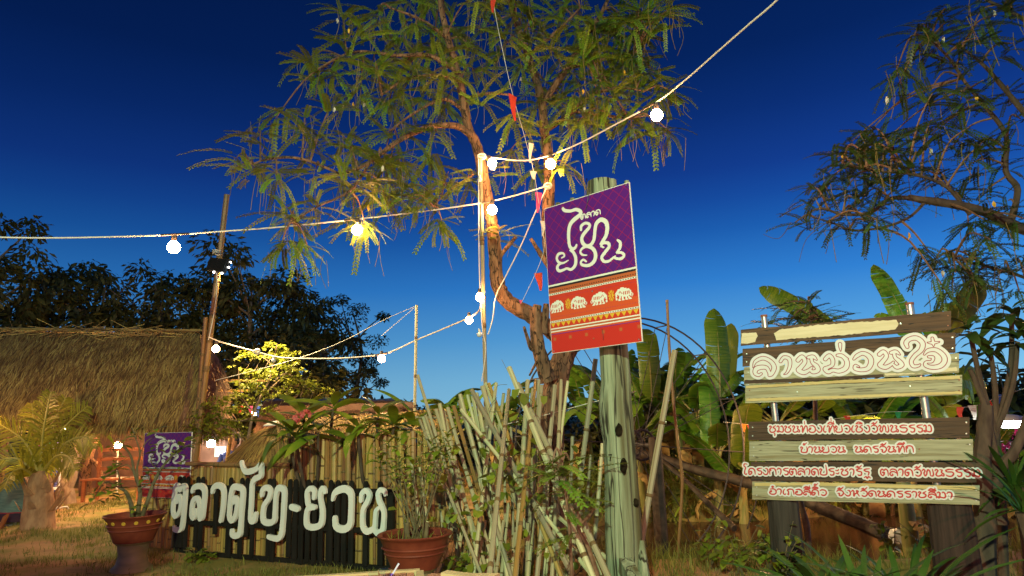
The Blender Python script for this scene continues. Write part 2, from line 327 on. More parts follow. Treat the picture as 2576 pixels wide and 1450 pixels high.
# ------------------------------------------------------------------ leaf templates (numpy) 
def leaf_tpl(L, Wd, droop=.2, n=4, fold=.15, tip=1.0, base=.1, curl=0):
    """a blade along +X: two half strips with a mid-rib fold"""
    v = []; 
    for i in range(n+1):
        t = i/n; w = Wd*.5*max(base*(1-t*3) if t < .33 else 0, math.sin(math.pi*min(1, (t*.94+.03)))**.75*(1-.25*(tip*t)))
        if i == n: w = Wd*.02
        a = droop*t; x = L*t*math.cos(a*.6); z = -L*droop*t*t*.6
        v += [(x, w, z+fold*w), (x, 0, z), (x, -w, z+fold*w)]
    f = []
    for i in range(n):
        b = 3*i; f += [(b, b+1, b+4, b+3), (b+1, b+2, b+5, b+4)]
    return np.array(v, float), [np.array(f)]
def pinnate_tpl(L=.45, pairs=16, ll=.048, lw=.034, droop=.5, seed=0):
    r = random.Random(seed); v = []; f = []
    sw = r.uniform(-.18, .18)
    def at(t): return np.array([L*t*(1-.12*droop*t), L*sw*t*t, -L*droop*t*t*.75])
    for i in range(pairs):
        t = .12+.86*i/(pairs-1); p = at(t); d = at(min(1, t+.05))-at(t-.05); d /= np.linalg.norm(d)
        for s in (1, -1):
            l = ll*(1-.35*abs(t-.5))*r.uniform(.85, 1.1); out = np.array([0, s, -.05-.22*r.random()]); out /= np.linalg.norm(out)
            q = d*.55+out*.84; sd = d*lw*.5*r.uniform(.9, 1.15)
            b = len(v); v += [p, p+q*l*.5+sd, p+q*l, p+q*l*.5-sd]; f.append((b, b+1, b+2, b+3))
    for k in range(4):
        a, c = at(k/4), at((k+1)/4); b = len(v); w = np.array([0, .0022, 0]); v += [a-w, a+w, c+w, c-w]; f.append((b, b+1, b+2, b+3))
    return np.array(v), [np.array(f)]
PIN = [pinnate_tpl(rnd(.30, .50), R_.choice((13, 15, 17)), droop=rnd(.2, 1.15), seed=k) for k in range(16)]
SMALL = [leaf_tpl(.16, .075, .3, 2), leaf_tpl(.13, .07, .1, 2), leaf_tpl(.19, .08, .5, 2)]
def rdir(zlo=-1, zhi=1):
    z = rnd(zlo, zhi); a = rnd(0, 2*math.pi); s = math.sqrt(max(0, 1-z*z)); return V(s*math.cos(a), s*math.sin(a), z)
# ------------------------------------------------------------------ far trees behind the hut
def far_tree(base, h, cr, n, label, bare=False, thin=False, name='broadleaf_tree', lsz=1.5, group='dark trees behind the thatched stall'):
    t = thing(name, base, label, 'tree', group)
    mb = MB(); tops = []
    mb.tube(spline([base, base+V(rnd(-.2, .2), 0, h*.3), base+V(rnd(-.4, .4), 0, h*.62), base+V(rnd(-.4, .4), rnd(-.3, .3), h*.9)], 4), lerps([.16, .13, .08, .03], 13), 7, jit=.08)
    blobs = []
    for k in range(11 if not thin else 9):
        z0 = h*rnd(.25, .75); a = rnd(0, 2*math.pi); p0 = base+V(0, 0, z0); e = p0+V(math.cos(a)*cr*rnd(.5, .95), math.sin(a)*cr*rnd(.5, .95), h*rnd(.08, .3))
        e.z = min(e.z, base.z+h)
        mb.tube(spline([p0, p0.lerp(e, .5)+V(0, 0, -.1+rnd(0, .3)), e], 3), lerps([.06, .035, .012], 7), 5); blobs.append((e, rnd(.5, .85)*cr*(.42 if not thin else .3)))
    for k in range(16 if not thin else 8):
        a = rnd(0, 6.3); q = rnd(.1, .98); z = base.z+h*(.32+.66*rnd(0, 1)); w = cr*(1-.55*((z-base.z)/h-.3))*q
        blobs.append((V(base.x+math.cos(a)*w, base.y+math.sin(a)*w, z), cr*rnd(.18, .4)))
    mb.build('trunk', mStemB, t, True)
    ml = []; tn = []
    for i in range(n):
        c, r = blobs[i % len(blobs)]; d = rdir(); q = r*rnd(.15, 1)**.6; p = c+V(d.x*q, d.y*q, d.z*q*.75)
        ml.append((R_.randrange(3), TM(p, frame(V(d.x+rnd(-.6, .6), d.y+rnd(-.6, .6), rnd(-1.1, .35)), roll=rnd(-1, 1)), lsz*rnd(.7, 1.3)))); tn.append(rnd(0, 1))
    v, f, tt = bake(SMALL, ml, tn)
    o = link('crown', npmesh('crown', v-np.array(base), f, [mLeafF], tt), t); o['kind'] = 'stuff'
FT = [(820, 905, 27, 1.6, 1400, 'low dark bush at the foot of the twin-topped tree'), (40, 735, 24, 2.2, 2600, 'dark bushy tree at the far left edge above the thatched roof'), (-10, 505, 22, 1.7, 2600, 'tall slim tree cut by the left edge of the view'),
      (140, 655, 27, 2.3, 2400, 'dark tree with a see-through crown over the left part of the thatch roof'), (255, 668, 26, 2.2, 2600, 'dark round tree above the middle of the thatch roof'),
      (400, 672, 27, 2.6, 3000, 'dark tree under the large lit bulb left of the bamboo pole'), (520, 690, 28, 2.0, 2400, 'dark tree behind the leaning bamboo pole with the floodlight'),
      (640, 655, 27, 2.6, 3400, 'tallest dark dense tree just right of the floodlight pole'), (735, 690, 29, 2.2, 2600, 'dark tree behind the yellow lit moringa sapling'),
      (800, 790, 30, 1.9, 2200, 'lower dark tree between the moringa and the twin-topped tree'), (700, 830, 24, 2.2, 2600, 'low dark bushy tree directly behind the moringa crown')]
def far_trees():
    for px, py, Y, cr, n, lb in FT:
        top = P(px, py, Y); far_tree(V(top.x, Y, gz(top.x, Y)), top.z, cr, int(n*1.25), lb, lsz=1.7)
    top = P(893, 748, 33); far_tree(V(top.x, 33, 0), top.z, 2.0, 3000, 'feathery twin-topped tree standing apart against the sky right of the dark trees', thin=True, lsz=1.0)
far_trees()
def distant_belt():
    ml = []; tn = []
    for i in range(9000):
        x = rnd(-40, 60); y = 62+rnd(0, 8); h = 2.6+1.2*mnoise.noise(V(x*.13, 3, 0))+.7*mnoise.noise(V(x*.6, 9, 0)); z = h*rnd(0, 1)**.7
        ml.append((R_.randrange(3), TM(V(x, y, z), frame(rdir()), rnd(3, 5)))); tn.append(rnd(0, .6))
    v, f, tt = bake(SMALL, ml, tn); o = link('distant_tree_belt', npmesh('distant_tree_belt', v, f, [mLeafF], tt)); tag(o, 'dark far-off belt of trees along the horizon', 'tree belt', kind='stuff')
distant_belt()
# ------------------------------------------------------------------ lettering: strokes -> distance field -> outlined solid
def crom(st, n=7):
    st = [np.array(p, float) for p in st]
    if len(st) < 3: return np.array([st[0]+(st[-1]-st[0])*k/n for k in range(n+1)])
    out = []
    for i in range(len(st)-1):
        p0, p1, p2, p3 = st[max(i-1, 0)], st[i], st[i+1], st[min(i+2, len(st)-1)]
        for k in range(n):
            t = k/n; out.append(.5*((2*p1)+(p2-p0)*t+(2*p0-5*p1+4*p2-p3)*t*t+(3*p1-p0-3*p2+p3)*t**3))
    out.append(st[-1]); return np.array(out)
def sfield(strokes, h, pad, n=6):
    """strokes: lists of (x, y, width) metres -> (field, x0, y0): signed distance, positive inside"""
    ss = [crom(s, n) for s in strokes]; A = np.concatenate(ss); wm = A[:, 2].max()/2+pad
    x0, y0 = A[:, 0].min()-wm-2*h, A[:, 1].min()-wm-2*h; nx = int((A[:, 0].max()+wm+2*h-x0)/h)+2; ny = int((A[:, 1].max()+wm+2*h-y0)/h)+2
    f = np.full((ny, nx), -1e3); gx = x0+np.arange(nx)*h; gy = y0+np.arange(ny)*h
    for s in ss:
        for a, b in zip(s[:-1], s[1:]):
            r = max(a[2], b[2])/2+pad+3*h
            i0, i1 = max(0, int((min(a[0], b[0])-r-x0)/h)), min(nx, int((max(a[0], b[0])+r-x0)/h)+2); j0, j1 = max(0, int((min(a[1], b[1])-r-y0)/h)), min(ny, int((max(a[1], b[1])+r-y0)/h)+2)
            X, Y = np.meshgrid(gx[i0:i1], gy[j0:j1]); dx, dy = b[0]-a[0], b[1]-a[1]; l2 = dx*dx+dy*dy+1e-12
            t = np.clip(((X-a[0])*dx+(Y-a[1])*dy)/l2, 0, 1); d = np.hypot(X-a[0]-t*dx, Y-a[1]-t*dy)
            w = (a[2]+t*(b[2]-a[2]))/2; f[j0:j1, i0:i1] = np.maximum(f[j0:j1, i0:i1], w-d)
    return f, x0, y0
def solid(f, x0, y0, h, to3, front, back, mb, m=0, ms=None):
    """fill f>0 as a plate from depth front to back (along the plane normal); to3(x, y, d) -> point"""
    ny, nx = f.shape; ins = f > 0; full = ins[:-1, :-1] & ins[1:, :-1] & ins[:-1, 1:] & ins[1:, 1:]; anyc = ins[:-1, :-1] | ins[1:, :-1] | ins[:-1, 1:] | ins[1:, 1:]
    vid = {}; vs = []; fs = []; sides = []
    def vert(key, x, y):
        if key not in vid: vid[key] = len(vs); vs.append((x, y))
        return vid[key]
    def corner(j, i): return vert((j, i), x0+i*h, y0+j*h)
    for j in range(ny-1):
        row = full[j]; i = 0
        while i < nx-1:
            if row[i]:
                k = i
                while k < nx-1 and row[k]: k += 1
                fs.append([corner(j, i), corner(j, k), corner(j+1, k), corner(j+1, i)]); i = k
            else: i += 1
    for j, i in zip(*np.nonzero(anyc & ~full)):
        cs = [(j, i), (j, i+1), (j+1, i+1), (j+1, i)]; poly = []; cut = []
        for k in range(4):
            a, b = cs[k], cs[(k+1) % 4]; fa, fb = f[a], f[b]
            if fa > 0: poly.append(corner(*a))
            if (fa > 0) != (fb > 0):
                t = fa/(fa-fb); q = vert((a, b) if a < b else (b, a), x0+(a[1]+t*(b[1]-a[1]))*h, y0+(a[0]+t*(b[0]-a[0]))*h); poly.append(q); cut.append((q, fa > 0))
        if len(poly) > 2: fs.append(poly)
        if len(cut) == 2: a, b = (cut[0][0], cut[1][0]) if cut[0][1] else (cut[1][0], cut[0][0]); sides.append((a, b))
        elif len(cut) == 4:
            for k in range(4):
                if cut[k][1]: sides.append((cut[k][0], cut[(k+1) % 4][0]))
    b0 = len(mb.v); mb.add([to3(x, y, front) for x, y in vs], fs, m)
    if back is not None:
        key = {}; v2 = []; f2 = []
        for a, b in sides:
            for q in (a, b):
                if q not in key: key[q] = len(v2); v2 += [to3(*vs[q], front), to3(*vs[q], back)]
            f2.append([key[a], key[b], key[b]+1, key[a]+1])
        mb.add(v2, f2, m if ms is None else ms)
    return mb
class Plane:
    """a vertical (or leaning) sign plane: origin o, right axis x, up axis y, normal n towards the viewer"""
    def __init__(s, o, x, y): s.o = o; s.x = x.normalized(); s.n = s.x.cross(y).normalized(); s.y = s.n.cross(s.x)
    def to3(s, x, y, d): return s.o+s.x*x+s.y*y+s.n*d
    def loc(s, px, py):
        q = PL(px, py, s.o, s.n)-s.o; return q.dot(s.x), q.dot(s.y)
    def strokes(s, sts, conv):
        out = []
        for st in sts:
            r = []
            for x, y, w in st:
                a = s.loc(*conv(x, y)); b = s.loc(*conv(x+w, y)); c = s.loc(*conv(x, y+w))
                wm = math.sqrt(math.hypot(b[0]-a[0], b[1]-a[1])*math.hypot(c[0]-a[0], c[1]-a[1])); r.append((a[0], a[1], wm))
            out.append(r)
        return out
def zc(x0, y0, k):  # zoom crop coordinates -> 2576 px coordinates
    return lambda x, y: ((x0+x/k)*K4, (y0+y/k)*K4)
GL = {
'ช': (1.05, [[(.05,.8),(.2,.95),(.35,.8),(.2,.6),(.1,.3),(.25,.05),(.6,.05),(.85,.25),(.85,.55),(.6,.75),(.95,1.02)]]),
'ม': (1.05, [[(.05,.8),(.2,.95),(.35,.8),(.3,.4),(.3,.15),(.15,.05),(.05,.18),(.25,.2),(.7,.05),(.9,.25),(.9,.7),(.75,.95),(.6,.85)]]),
'น': (1.1, [[(.05,.75),(.2,.95),(.38,.8),(.2,.45),(.12,.2),(.3,.03),(.6,.1),(.8,.3)], [(.62,.92),(.85,.85),(.75,.55),(.98,.3),(.92,.06),(.7,.1)]]),
'ท': (1.05, [[(.05,.75),(.18,.95),(.33,.8),(.28,.4),(.28,.02),(.5,.5),(.72,.92),(.92,.8),(.92,.02)]]),
'อ': (1.05, [[(.15,.6),(.35,.62),(.3,.45),(.12,.4),(.1,.2),(.35,.02),(.75,.05),(.95,.35),(.9,.75),(.6,.97),(.2,.9)]]),
'ง': (.85, [[(.05,.35),(.3,.03),(.6,.1),(.75,.5),(.65,.9),(.45,.95)]]),
'เ': (.55, [[(.35,.97),(.15,.6),(.12,.2),(.3,.02),(.42,.15)]]),
'ย': (1.05, [[(.35,.7),(.15,.92),(.08,.65),(.3,.5)], [(.3,.5),(.08,.3),(.2,.03),(.7,.05),(.9,.3),(.85,.97)]]),
'ว': (.95, [[(.1,.8),(.35,.97),(.75,.85),(.85,.4),(.6,.03),(.3,.05),(.2,.2)]]),
'ฒ': (1.4, [[(.05,.75),(.2,.95),(.35,.75),(.2,.4),(.3,.05),(.5,.3),(.55,.6),(.7,.9),(.88,.7),(.88,.1)], [(.88,.1),(1.1,.03),(1.25,.3),(1.2,.97)]]),
'ธ': (1.05, [[(.95,.95),(.5,.97),(.15,.8),(.3,.62),(.8,.6),(.95,.35),(.7,.03),(.3,.05),(.12,.2)]]),
'ร': (.9, [[(.85,1.0),(.45,.95),(.2,.8),(.4,.62),(.75,.5),(.7,.1),(.4,.02),(.3,.15)]]),
'บ': (1.05, [[(.05,.75),(.18,.95),(.33,.8),(.15,.45),(.15,.15),(.45,.02),(.85,.12),(.95,.5),(.9,.97)]]),
'ป': (1.05, [[(.05,.75),(.18,.95),(.33,.8),(.15,.45),(.15,.15),(.45,.02),(.85,.12),(.95,.5),(.9,1.5)]]),
'า': (.72, [[(.05,.75),(.25,.97),(.55,.85),(.55,.4),(.4,.02)]]),
'ค': (1.05, [[(.92,.02),(.92,.6),(.7,.92),(.3,.92),(.08,.5),(.1,.08),(.3,.05),(.5,.35),(.35,.5),(.2,.35)]]),
'จ': (1.0, [[(.1,.7),(.3,.97),(.75,.85),(.9,.45),(.6,.02),(.35,.1),(.4,.4),(.2,.42)]]),
'ก': (1.05, [[(.12,.02),(.12,.55),(.3,.7),(.12,.8),(.35,.97),(.75,.95),(.92,.6),(.92,.02)]]),
'โ': (.65, [[(.6,1.6),(.25,1.65),(.15,1.35),(.35,1.05),(.2,.6),(.15,.15),(.35,.02),(.45,.15)]]),
'ต': (1.05, [[(.4,.35),(.3,.5),(.5,.5),(.45,.2),(.25,.03),(.08,.3),(.1,.7),(.3,.95),(.5,.78),(.7,.95),(.92,.7),(.92,.02)]]),
'ล': (1.05, [[(.15,.75),(.4,.97),(.8,.85),(.95,.5),(.95,.02)], [(.95,.3),(.6,.6),(.25,.55),(.08,.25),(.25,.03),(.42,.15),(.35,.3)]]),
'ส': (1.05, [[(.15,.75),(.4,.97),(.8,.85),(.95,.5),(.95,.02)], [(.95,.3),(.6,.6),(.25,.55),(.08,.25),(.25,.03),(.42,.15),(.35,.3)], [(.7,.9),(1.0,1.2)]]),
'ด': (1.05, [[(.4,.35),(.3,.5),(.5,.5),(.45,.2),(.25,.03),(.08,.3),(.15,.75),(.5,.97),(.85,.8),(.92,.4),(.92,.02)]]),
'ะ': (.7, [[(.1,.75),(.35,.7),(.5,.88)], [(.1,.3),(.35,.25),(.5,.42)]]),
'ฐ': (.95, [[(.85,1.0),(.45,.95),(.2,.8),(.4,.62),(.75,.5),(.6,.05)], [(.1,-.3),(.35,-.15),(.45,-.4),(.65,-.15),(.85,-.35)]]),
'ภ': (1.05, [[(.08,.12),(.22,.02),(.25,.55),(.12,.75),(.4,.97),(.8,.9),(.92,.5),(.92,.02)]]),
'ห': (1.05, [[(.05,.75),(.18,.95),(.33,.8),(.28,.4),(.28,.02),(.45,.4),(.7,.55),(.85,.85),(.65,.9),(.75,.45),(.92,.02)]]),
'ั': (0, [[(-.75,1.2),(-.5,1.35),(-.55,1.18),(-.3,1.22),(-.05,1.5)]]),
'้': (0, [[(-.6,1.35),(-.45,1.5),(-.5,1.25),(-.1,1.6)]]),
'่': (0, [[(-.4,1.2),(-.4,1.6)]]),
'ุ': (0, [[(-.4,-.12),(-.3,-.25),(-.35,-.5)]]),
'ี': (0, [[(-.9,1.2),(-.6,1.45),(-.2,1.32),(-.15,1.18),(-.9,1.2)], [(-.12,1.2),(-.12,1.6)]]),
'ิ': (0, [[(-.9,1.2),(-.55,1.45),(-.15,1.22),(-.9,1.2)]]),
'ึ': (0, [[(-.9,1.2),(-.55,1.45),(-.15,1.22),(-.9,1.2)], [(-.15,1.4),(-.08,1.5),(-.02,1.4),(-.1,1.3)]]),
'ํ': (0, [[(-.5,1.2),(-.38,1.32),(-.5,1.42),(-.6,1.3),(-.5,1.2)]]),
' ': (1.1, [])}
def row_strokes(text, x0, y0, x1, y1, hh, w):
    """text laid from (x0,y0) to (x1,y1) (baseline, plane metres), letter height hh"""
    tot = sum(GL[c][0] for c in text); L = math.hypot(x1-x0, y1-y0); sx = L/tot; a = math.atan2(y1-y0, x1-x0); out = []; x = 0; prev = ''
    for c in text:
        adv, sts = GL[c]
        for st in sts:
            up = .42 if c in '่้' and prev in 'ิีึ' else 0
            out.append([(x0+(x+u)*sx*math.cos(a)-(v+up)*hh*math.sin(a), y0+(x+u)*sx*math.sin(a)+(v+up)*hh*math.cos(a), w*(1.1 if 0 < i < len(st)-1 else .7)) for i, (u, v) in enumerate(st)])
        x += adv; prev = c
    return out
# ------------------------------------------------------------------ bamboo pole meshes shared by many pieces: unit length, unit radius
def bamboo_mesh(seed, nodes=3, sides=7):
    r = random.Random(seed); ph = r.uniform(.02, .33); zs = [(0, 1.02)]; bend = r.uniform(-.35, .35)
    for k in range(nodes):
        z = min(.96, ph+(.95-ph)*k/nodes+r.uniform(-.06, .06)); zs += [(z-.006, .97), (z, 1.14), (z+.008, .96)]
    zs += [(1, .93)]; mb = MB(); vs = []; n = sides
    for z, q in zs: vs += [(q*math.cos(6.2832*j/n)+bend*math.sin(3.14*z), q*math.sin(6.2832*j/n), z) for j in range(n)]
    k = len(zs); fs = [[i*n+j, i*n+(j+1) % n, (i+1)*n+(j+1) % n, (i+1)*n+j] for i in range(k-1) for j in range(n)]
    mb.add(vs, fs); b = vs[-n:]; inn = [(x*.72, y*.72, 1) for x, y, z in b]; deep = [(x*.72, y*.72, .965) for x, y, z in b]
    mb.add(list(b)+inn, [[j, (j+1) % n, n+(j+1) % n, n+j] for j in range(n)])
    for i in range(k-1):
        if i % 3: mb.m[i*n:(i+1)*n] = [2]*n
    mb.add(inn+deep, [[j, (j+1) % n, n+(j+1) % n, n+j] for j in range(n)]+[list(range(n, 2*n))], 1)
    return mb
def bam_set(m, s0, nodes=3): return [bamboo_mesh(s0+k, nodes+(k % 3 == 1)).mesh('bamboo_pole', [m, mHole, mNode], True) for k in range(10)]
BAM_Y = bam_set(mBamboo, 10); BAM_G = bam_set(mStake, 30); BAM_L = bam_set(mStake, 50, 7); BAM_LY = bam_set(mBamboo, 70, 8)
def pole_M(a, b, r): d = b-a; F = frame(d); q = Matrix((F.col[1], F.col[2], F.col[0])).transposed(); return TM(a, q @ Matrix.Rotation(rnd(0, 6), 3, 'Z'), (r, r, d.length))
# ------------------------------------------------------------------ black picket fence with big white letters
FB0, FB1 = G(440, 1390), G(985, 1444); FB0.z = FB1.z = 0
FP = Plane(FB0, FB1-FB0, Z); Z8 = zc(600, 1750, 2.342)
FENCE_LETTERS = {
 'a': [[(283,600,36),(300,548,40),(318,600,36),(305,690,36),(268,738,36),(243,690,36),(252,560,38),(272,455,42),(295,455,40),(312,492,36),(335,455,40),(360,462,40),(356,560,42),(342,720,42),(328,835,46),(300,862,44),(262,858,40),(256,838,30)]],
 'b': [[(425,505,30),(440,470,44),(490,452,48),(532,475,52),(540,540,46),(530,640,46),(515,740,50),(495,758,40)], [(497,745,40),(490,700,36),(490,620,40),(470,570,46),(435,590,44),(420,660,40),(420,730,42),(437,752,40),(453,725,32),(455,675,26)]],
 'c': [[(612,510,32),(625,470,44),(665,446,50),(705,465,52),(720,520,46),(715,620,44),(705,700,42),(692,775,40)]],
 'd': [[(815,605,36),(822,565,44),(845,590,42),(842,660,42),(825,740,44),(795,778,42),(770,740,40),(775,640,42),(790,520,46),(815,465,54),(860,465,54),(895,490,50),(895,580,48),(885,700,46),(875,850,48),(865,900,54),(830,918,48),(800,905,46),(795,870,36)]],
 'e': [[(885,230,32),(893,270,36),(925,318,46),(985,312,50),(1030,290,44),(1066,250,42),(1070,300,44),(1062,360,46),(1015,385,50),(985,430,40),(980,500,42),(975,620,42),(968,720,42),(972,775,46),(1000,780,48),(1012,745,44),(1020,710,34)]],
 'f': [[(1075,540,36),(1085,490,46),(1125,468,50),(1155,500,46),(1140,570,46),(1100,630,46),(1085,700,46),(1090,775,50),(1140,795,54),(1190,775,50),(1198,700,44),(1205,560,40),(1225,480,52),(1265,475,56),(1285,510,50),(1280,650,48),(1270,800,48),(1258,900,52),(1230,940,52),(1180,938,46),(1140,925,40)]],
 'g': [[(1355,648,52),(1380,655,56),(1408,665,52)]],
 'h': [[(1563,560,42),(1565,500,44),(1535,474,46),(1500,510,44),(1500,580,44),(1510,630,44),(1545,648,50),(1568,650,46)], [(1540,652,50),(1510,665,50),(1492,720,46),(1495,810,52),(1530,835,52),(1590,832,56),(1632,800,56),(1642,700,50),(1632,620,46),(1622,560,44),(1628,500,46),(1645,475,48),(1662,490,40),(1668,512,30)]],
 'i': [[(1738,580,30),(1755,525,50),(1800,490,62),(1860,480,64),(1905,520,60),(1912,600,54),(1908,720,54),(1900,810,60),(1860,850,64),(1800,850,62),(1765,820,56),(1758,750,44)]],
 'j': [[(2003,590,36),(2012,525,46),(2050,495,48),(2080,535,46),(2062,600,48),(2025,665,46),(2016,740,44),(2020,830,48),(2055,875,56),(2100,862,52),(2128,835,44),(2135,760,40),(2142,690,40),(2165,660,36)], [(2228,535,28),(2218,500,40),(2185,490,46),(2162,530,46),(2172,590,48),(2195,640,48),(2215,700,44),(2212,800,46),(2200,870,56),(2160,890,56),(2130,865,44)]]}
def picket_fence():
    t = thing('picket_fence', FB0.lerp(FB1, .5), 'black wooden picket fence carrying large white cut-out Thai letters', 'fence sign'); up = Z
    def bar(name, s0, z0, s1, z1, d, th, hh):
        a, b = FP.to3(s0, z0, d), FP.to3(s1, z1, d); dd = (b-a)/2; v = dd.normalized().cross(FP.n).normalized()
        MB().obox((a+b)/2, dd, FP.n*th/2, v*hh/2).build(name, mBlack, t)
    def s_at(zx, zy): return FP.loc(*Z8(zx, zy))
    w = .031
    for i, x in enumerate([290, 330, 372, 462, 508, 640, 773, 873, 925, 985, 1134, 1172, 1322, 1378, 1434, 1496, 1556, 1617, 1706, 1768, 1831, 1896, 2028, 2166]):
        s, z1 = s_at(x, 362+(x-290)*.0262)
        if x == 640: z1 -= .14
        hw = w*rnd(.9, 1.05); poly = [(-hw, 0), (hw, 0)]+[(hw*math.cos(q), hw*math.sin(q)*1.2) for q in (.3, .8, 1.3, 1.57, 1.9, 2.4, 2.9)]
        z0 = rnd(.0, .09) if x not in (640, 925) else .25; lean = rnd(-.006, .006)
        pts = [FP.to3(s-hw, z0, .02), FP.to3(s+hw, z0, .02)]+[FP.to3(s+u+lean, z1-hw*1.2+v, .02) for u, v in poly[2:]]
        MB().prism(pts, -FP.n*.018).build('picket', mBlack, t)
    for a, b in (((230, 445), (2262, 492)), ((230, 775), (2262, 865)), ((230, 1052), (2262, 1215))):
        s0, z0 = s_at(*a); s1, z1 = s_at(*b); bar('rail', s0, z0-.02, s1, z1-.02, -.012, .024, .05)
    for x, d in ((246, .075), (716, .07), (1130, .05), (1655, .055), (2235, .08)):
        s, _ = s_at(x, 900); z1 = s_at(x, 440+(x-230)*.024)[1]
        MB().obox(FP.to3(s, z1/2, -.035), FP.x*d/2, FP.n*.02, up*z1/2).build('frame_post', mBlack, t)
    names = dict(a='white letter with a hooked foot at the left end', b='second white letter from the left', c='plain arch white letter', d='white letter with inner curl and hooked foot', e='tall white letter with a flourish above the fence', f='white letter with a long foot to the left', g='white hyphen bar', h='white letter right of the hyphen', i='large open round white letter', j='white letter at the right end')
    for k, sts in FENCE_LETTERS.items():
        f, x0, y0 = sfield([[(x, y, w*.95) for x, y, w in st] for st in FP.strokes(sts, Z8)], .0045, 0); mb = MB(); solid(f, x0, y0, .0045, FP.to3, .052, .022, mb)
        mb.build('letter', mWhite, t, label=names[k])
picket_fence()
# ------------------------------------------------------------------ bamboo fence behind it: low part with rail, tall part
BF0 = G(370, 1376); BF0.z = 0; BP = Plane(BF0, FB1-FB0, Z)
def bamboo_fence():
    lo = thing('low_bamboo_fence', BF0, 'low bamboo fence with a round top rail behind the left half of the black pickets', 'bamboo fence')
    s = 0; s1 = BP.loc(722, 1200)[0]; zt = BP.loc(600, 1172)[1]
    while s < s1:
        r = rnd(.024, .036); a = BP.to3(s+r, 0, 0); b = BP.to3(s+r+rnd(-.012, .012), zt+rnd(-.03, .0), 0); inst('bamboo_pole', R_.choice(BAM_Y), lo, pole_M(a, b, r)); s += 2*r+rnd(.001, .012)
    a, b = BP.to3(BP.loc(478, 1170)[0], BP.loc(478, 1166)[1], .05), BP.to3(s1+.1, BP.loc(725, 1170)[1], .05); inst('top_rail', BAM_LY[0], lo, pole_M(a, b, .028))
    a, b = BP.to3(0, .35, -.05), BP.to3(s1, .35, -.05); inst('back_rail', BAM_LY[1], lo, pole_M(a, b, .022))
    hi = thing('tall_bamboo_fence', BP.to3(s1, 0, 0), 'tall close-set bamboo pole fence behind the right half of the black pickets', 'bamboo fence')
    s2 = BP.loc(1120, 1250)[0]; z2 = BP.loc(890, 1092)[1]; s = s1; k = 0
    while s < s2:
        r = rnd(.026, .037) if k % 5 else rnd(.018, .024); k += 1; a = BP.to3(s+r, 0, rnd(-.012, .012)); b = BP.to3(s+r+rnd(-.03, .03), z2+rnd(-.025, .02), rnd(-.015, .015)); inst('bamboo_pole', R_.choice(BAM_Y), hi, pole_M(a, b, r)); s += 2*r+rnd(.0, .008)
    for z in (.4, z2*.8): inst('back_rail', BAM_LY[2], hi, pole_M(BP.to3(s1, z, -.07), BP.to3(s2, z, -.07), .024))
bamboo_fence()
# ------------------------------------------------------------------ market sign print: bands, elephants, stars, Thai lettering
ELE = ["......####..........", "...##########.......", "..##############....", ".####.###########...", "####.#.##.#.#.#.##..", "#######.#.#.#.#.##..", "##.######.#.#.#.###.", "##..##############.#", "#...##.########.##.#", "##..##.##..##.##..#.", "##.##..##..##.###...", "...###.###.###.###.."]
STAR = ["...#.#...", ".#.###.#.", ".##.#.##.", "..##.##..", "####.####", "..##.##..", ".##.#.##.", ".#.###.#.", "...#.#..."]
def purple_mat():
    m = bpy.data.materials.new('purple_print'); m.use_nodes = True; nt = m.node_tree; n = nt.nodes; L = nt.links; b = n['Principled BSDF']; b.inputs['Roughness'].default_value = .42
    at = n.new('ShaderNodeAttribute'); at.attribute_name = 'uvp'; sep = n.new('ShaderNodeSeparateXYZ'); L.new(at.outputs['Vector'], sep.inputs[0])
    def M_(op, a, bb):
        q = n.new('ShaderNodeMath'); q.operation = op
        for k, x in enumerate((a, bb)):
            if isinstance(x, (int, float)): q.inputs[k].default_value = x
            else: L.new(x, q.inputs[k])
        return q.outputs[0]
    def lat(sg):
        u = M_('ADD', sep.outputs[0], M_('MULTIPLY', sep.outputs[1], sg)); w = M_('ADD', sep.outputs[0], M_('MULTIPLY', sep.outputs[1], -sg))
        ln = M_('LESS_THAN', M_('PINGPONG', u, .055), .0055); dot = M_('GREATER_THAN', M_('PINGPONG', w, .009), .0035); return M_('MULTIPLY', ln, dot)
    k = M_('MAXIMUM', lat(1.0), lat(-1.0)); mx = n.new('ShaderNodeMix'); mx.data_type = 'RGBA'; L.new(k, mx.inputs[0]); mx.inputs[6].default_value = (.088, .008, .165, 1); mx.inputs[7].default_value = (.26, .01, .075, 1); L.new(mx.outputs[2], b.inputs['Base Color'])
    return m
def redgrid_mat(name, c1, c2):
    m = bpy.data.materials.new(name); m.use_nodes = True; nt = m.node_tree; n = nt.nodes; L = nt.links; b = n['Principled BSDF']; b.inputs['Roughness'].default_value = .42
    at = n.new('ShaderNodeAttribute'); at.attribute_name = 'uvp'; ck = n.new('ShaderNodeTexChecker'); ck.inputs['Scale'].default_value = 90; L.new(at.outputs['Vector'], ck.inputs[0]); ck.inputs[1].default_value = (*c1, 1); ck.inputs[2].default_value = (*c2, 1); L.new(ck.outputs[0], b.inputs['Base Color']); return m
mPurple = purple_mat(); mRedG = redgrid_mat('red_grid_print', (.52, .035, .012), (.45, .015, .008)); mRedP = mat('red_print_field', (.52, .045, .014), (.50, .035, .012), sc=2, rough=.42); mRedO = mat('orange_red_print', (.55, .075, .018), rough=.42)
mOrng = mat('orange_print', (.42, .10, .03), rough=.42); mYel = mat('yellow_print', (.62, .36, .03), rough=.42); mWht = mat('white_print', (.66, .67, .60), rough=.42); mBlk = mat('black_print', (.02, .015, .015), rough=.42); mPurL = mat('violet_line', (.12, .02, .2), rough=.42); mEdge = mat('white_board_edge', (.7, .7, .66))
Z5 = zc(1800, 550, 2.576)
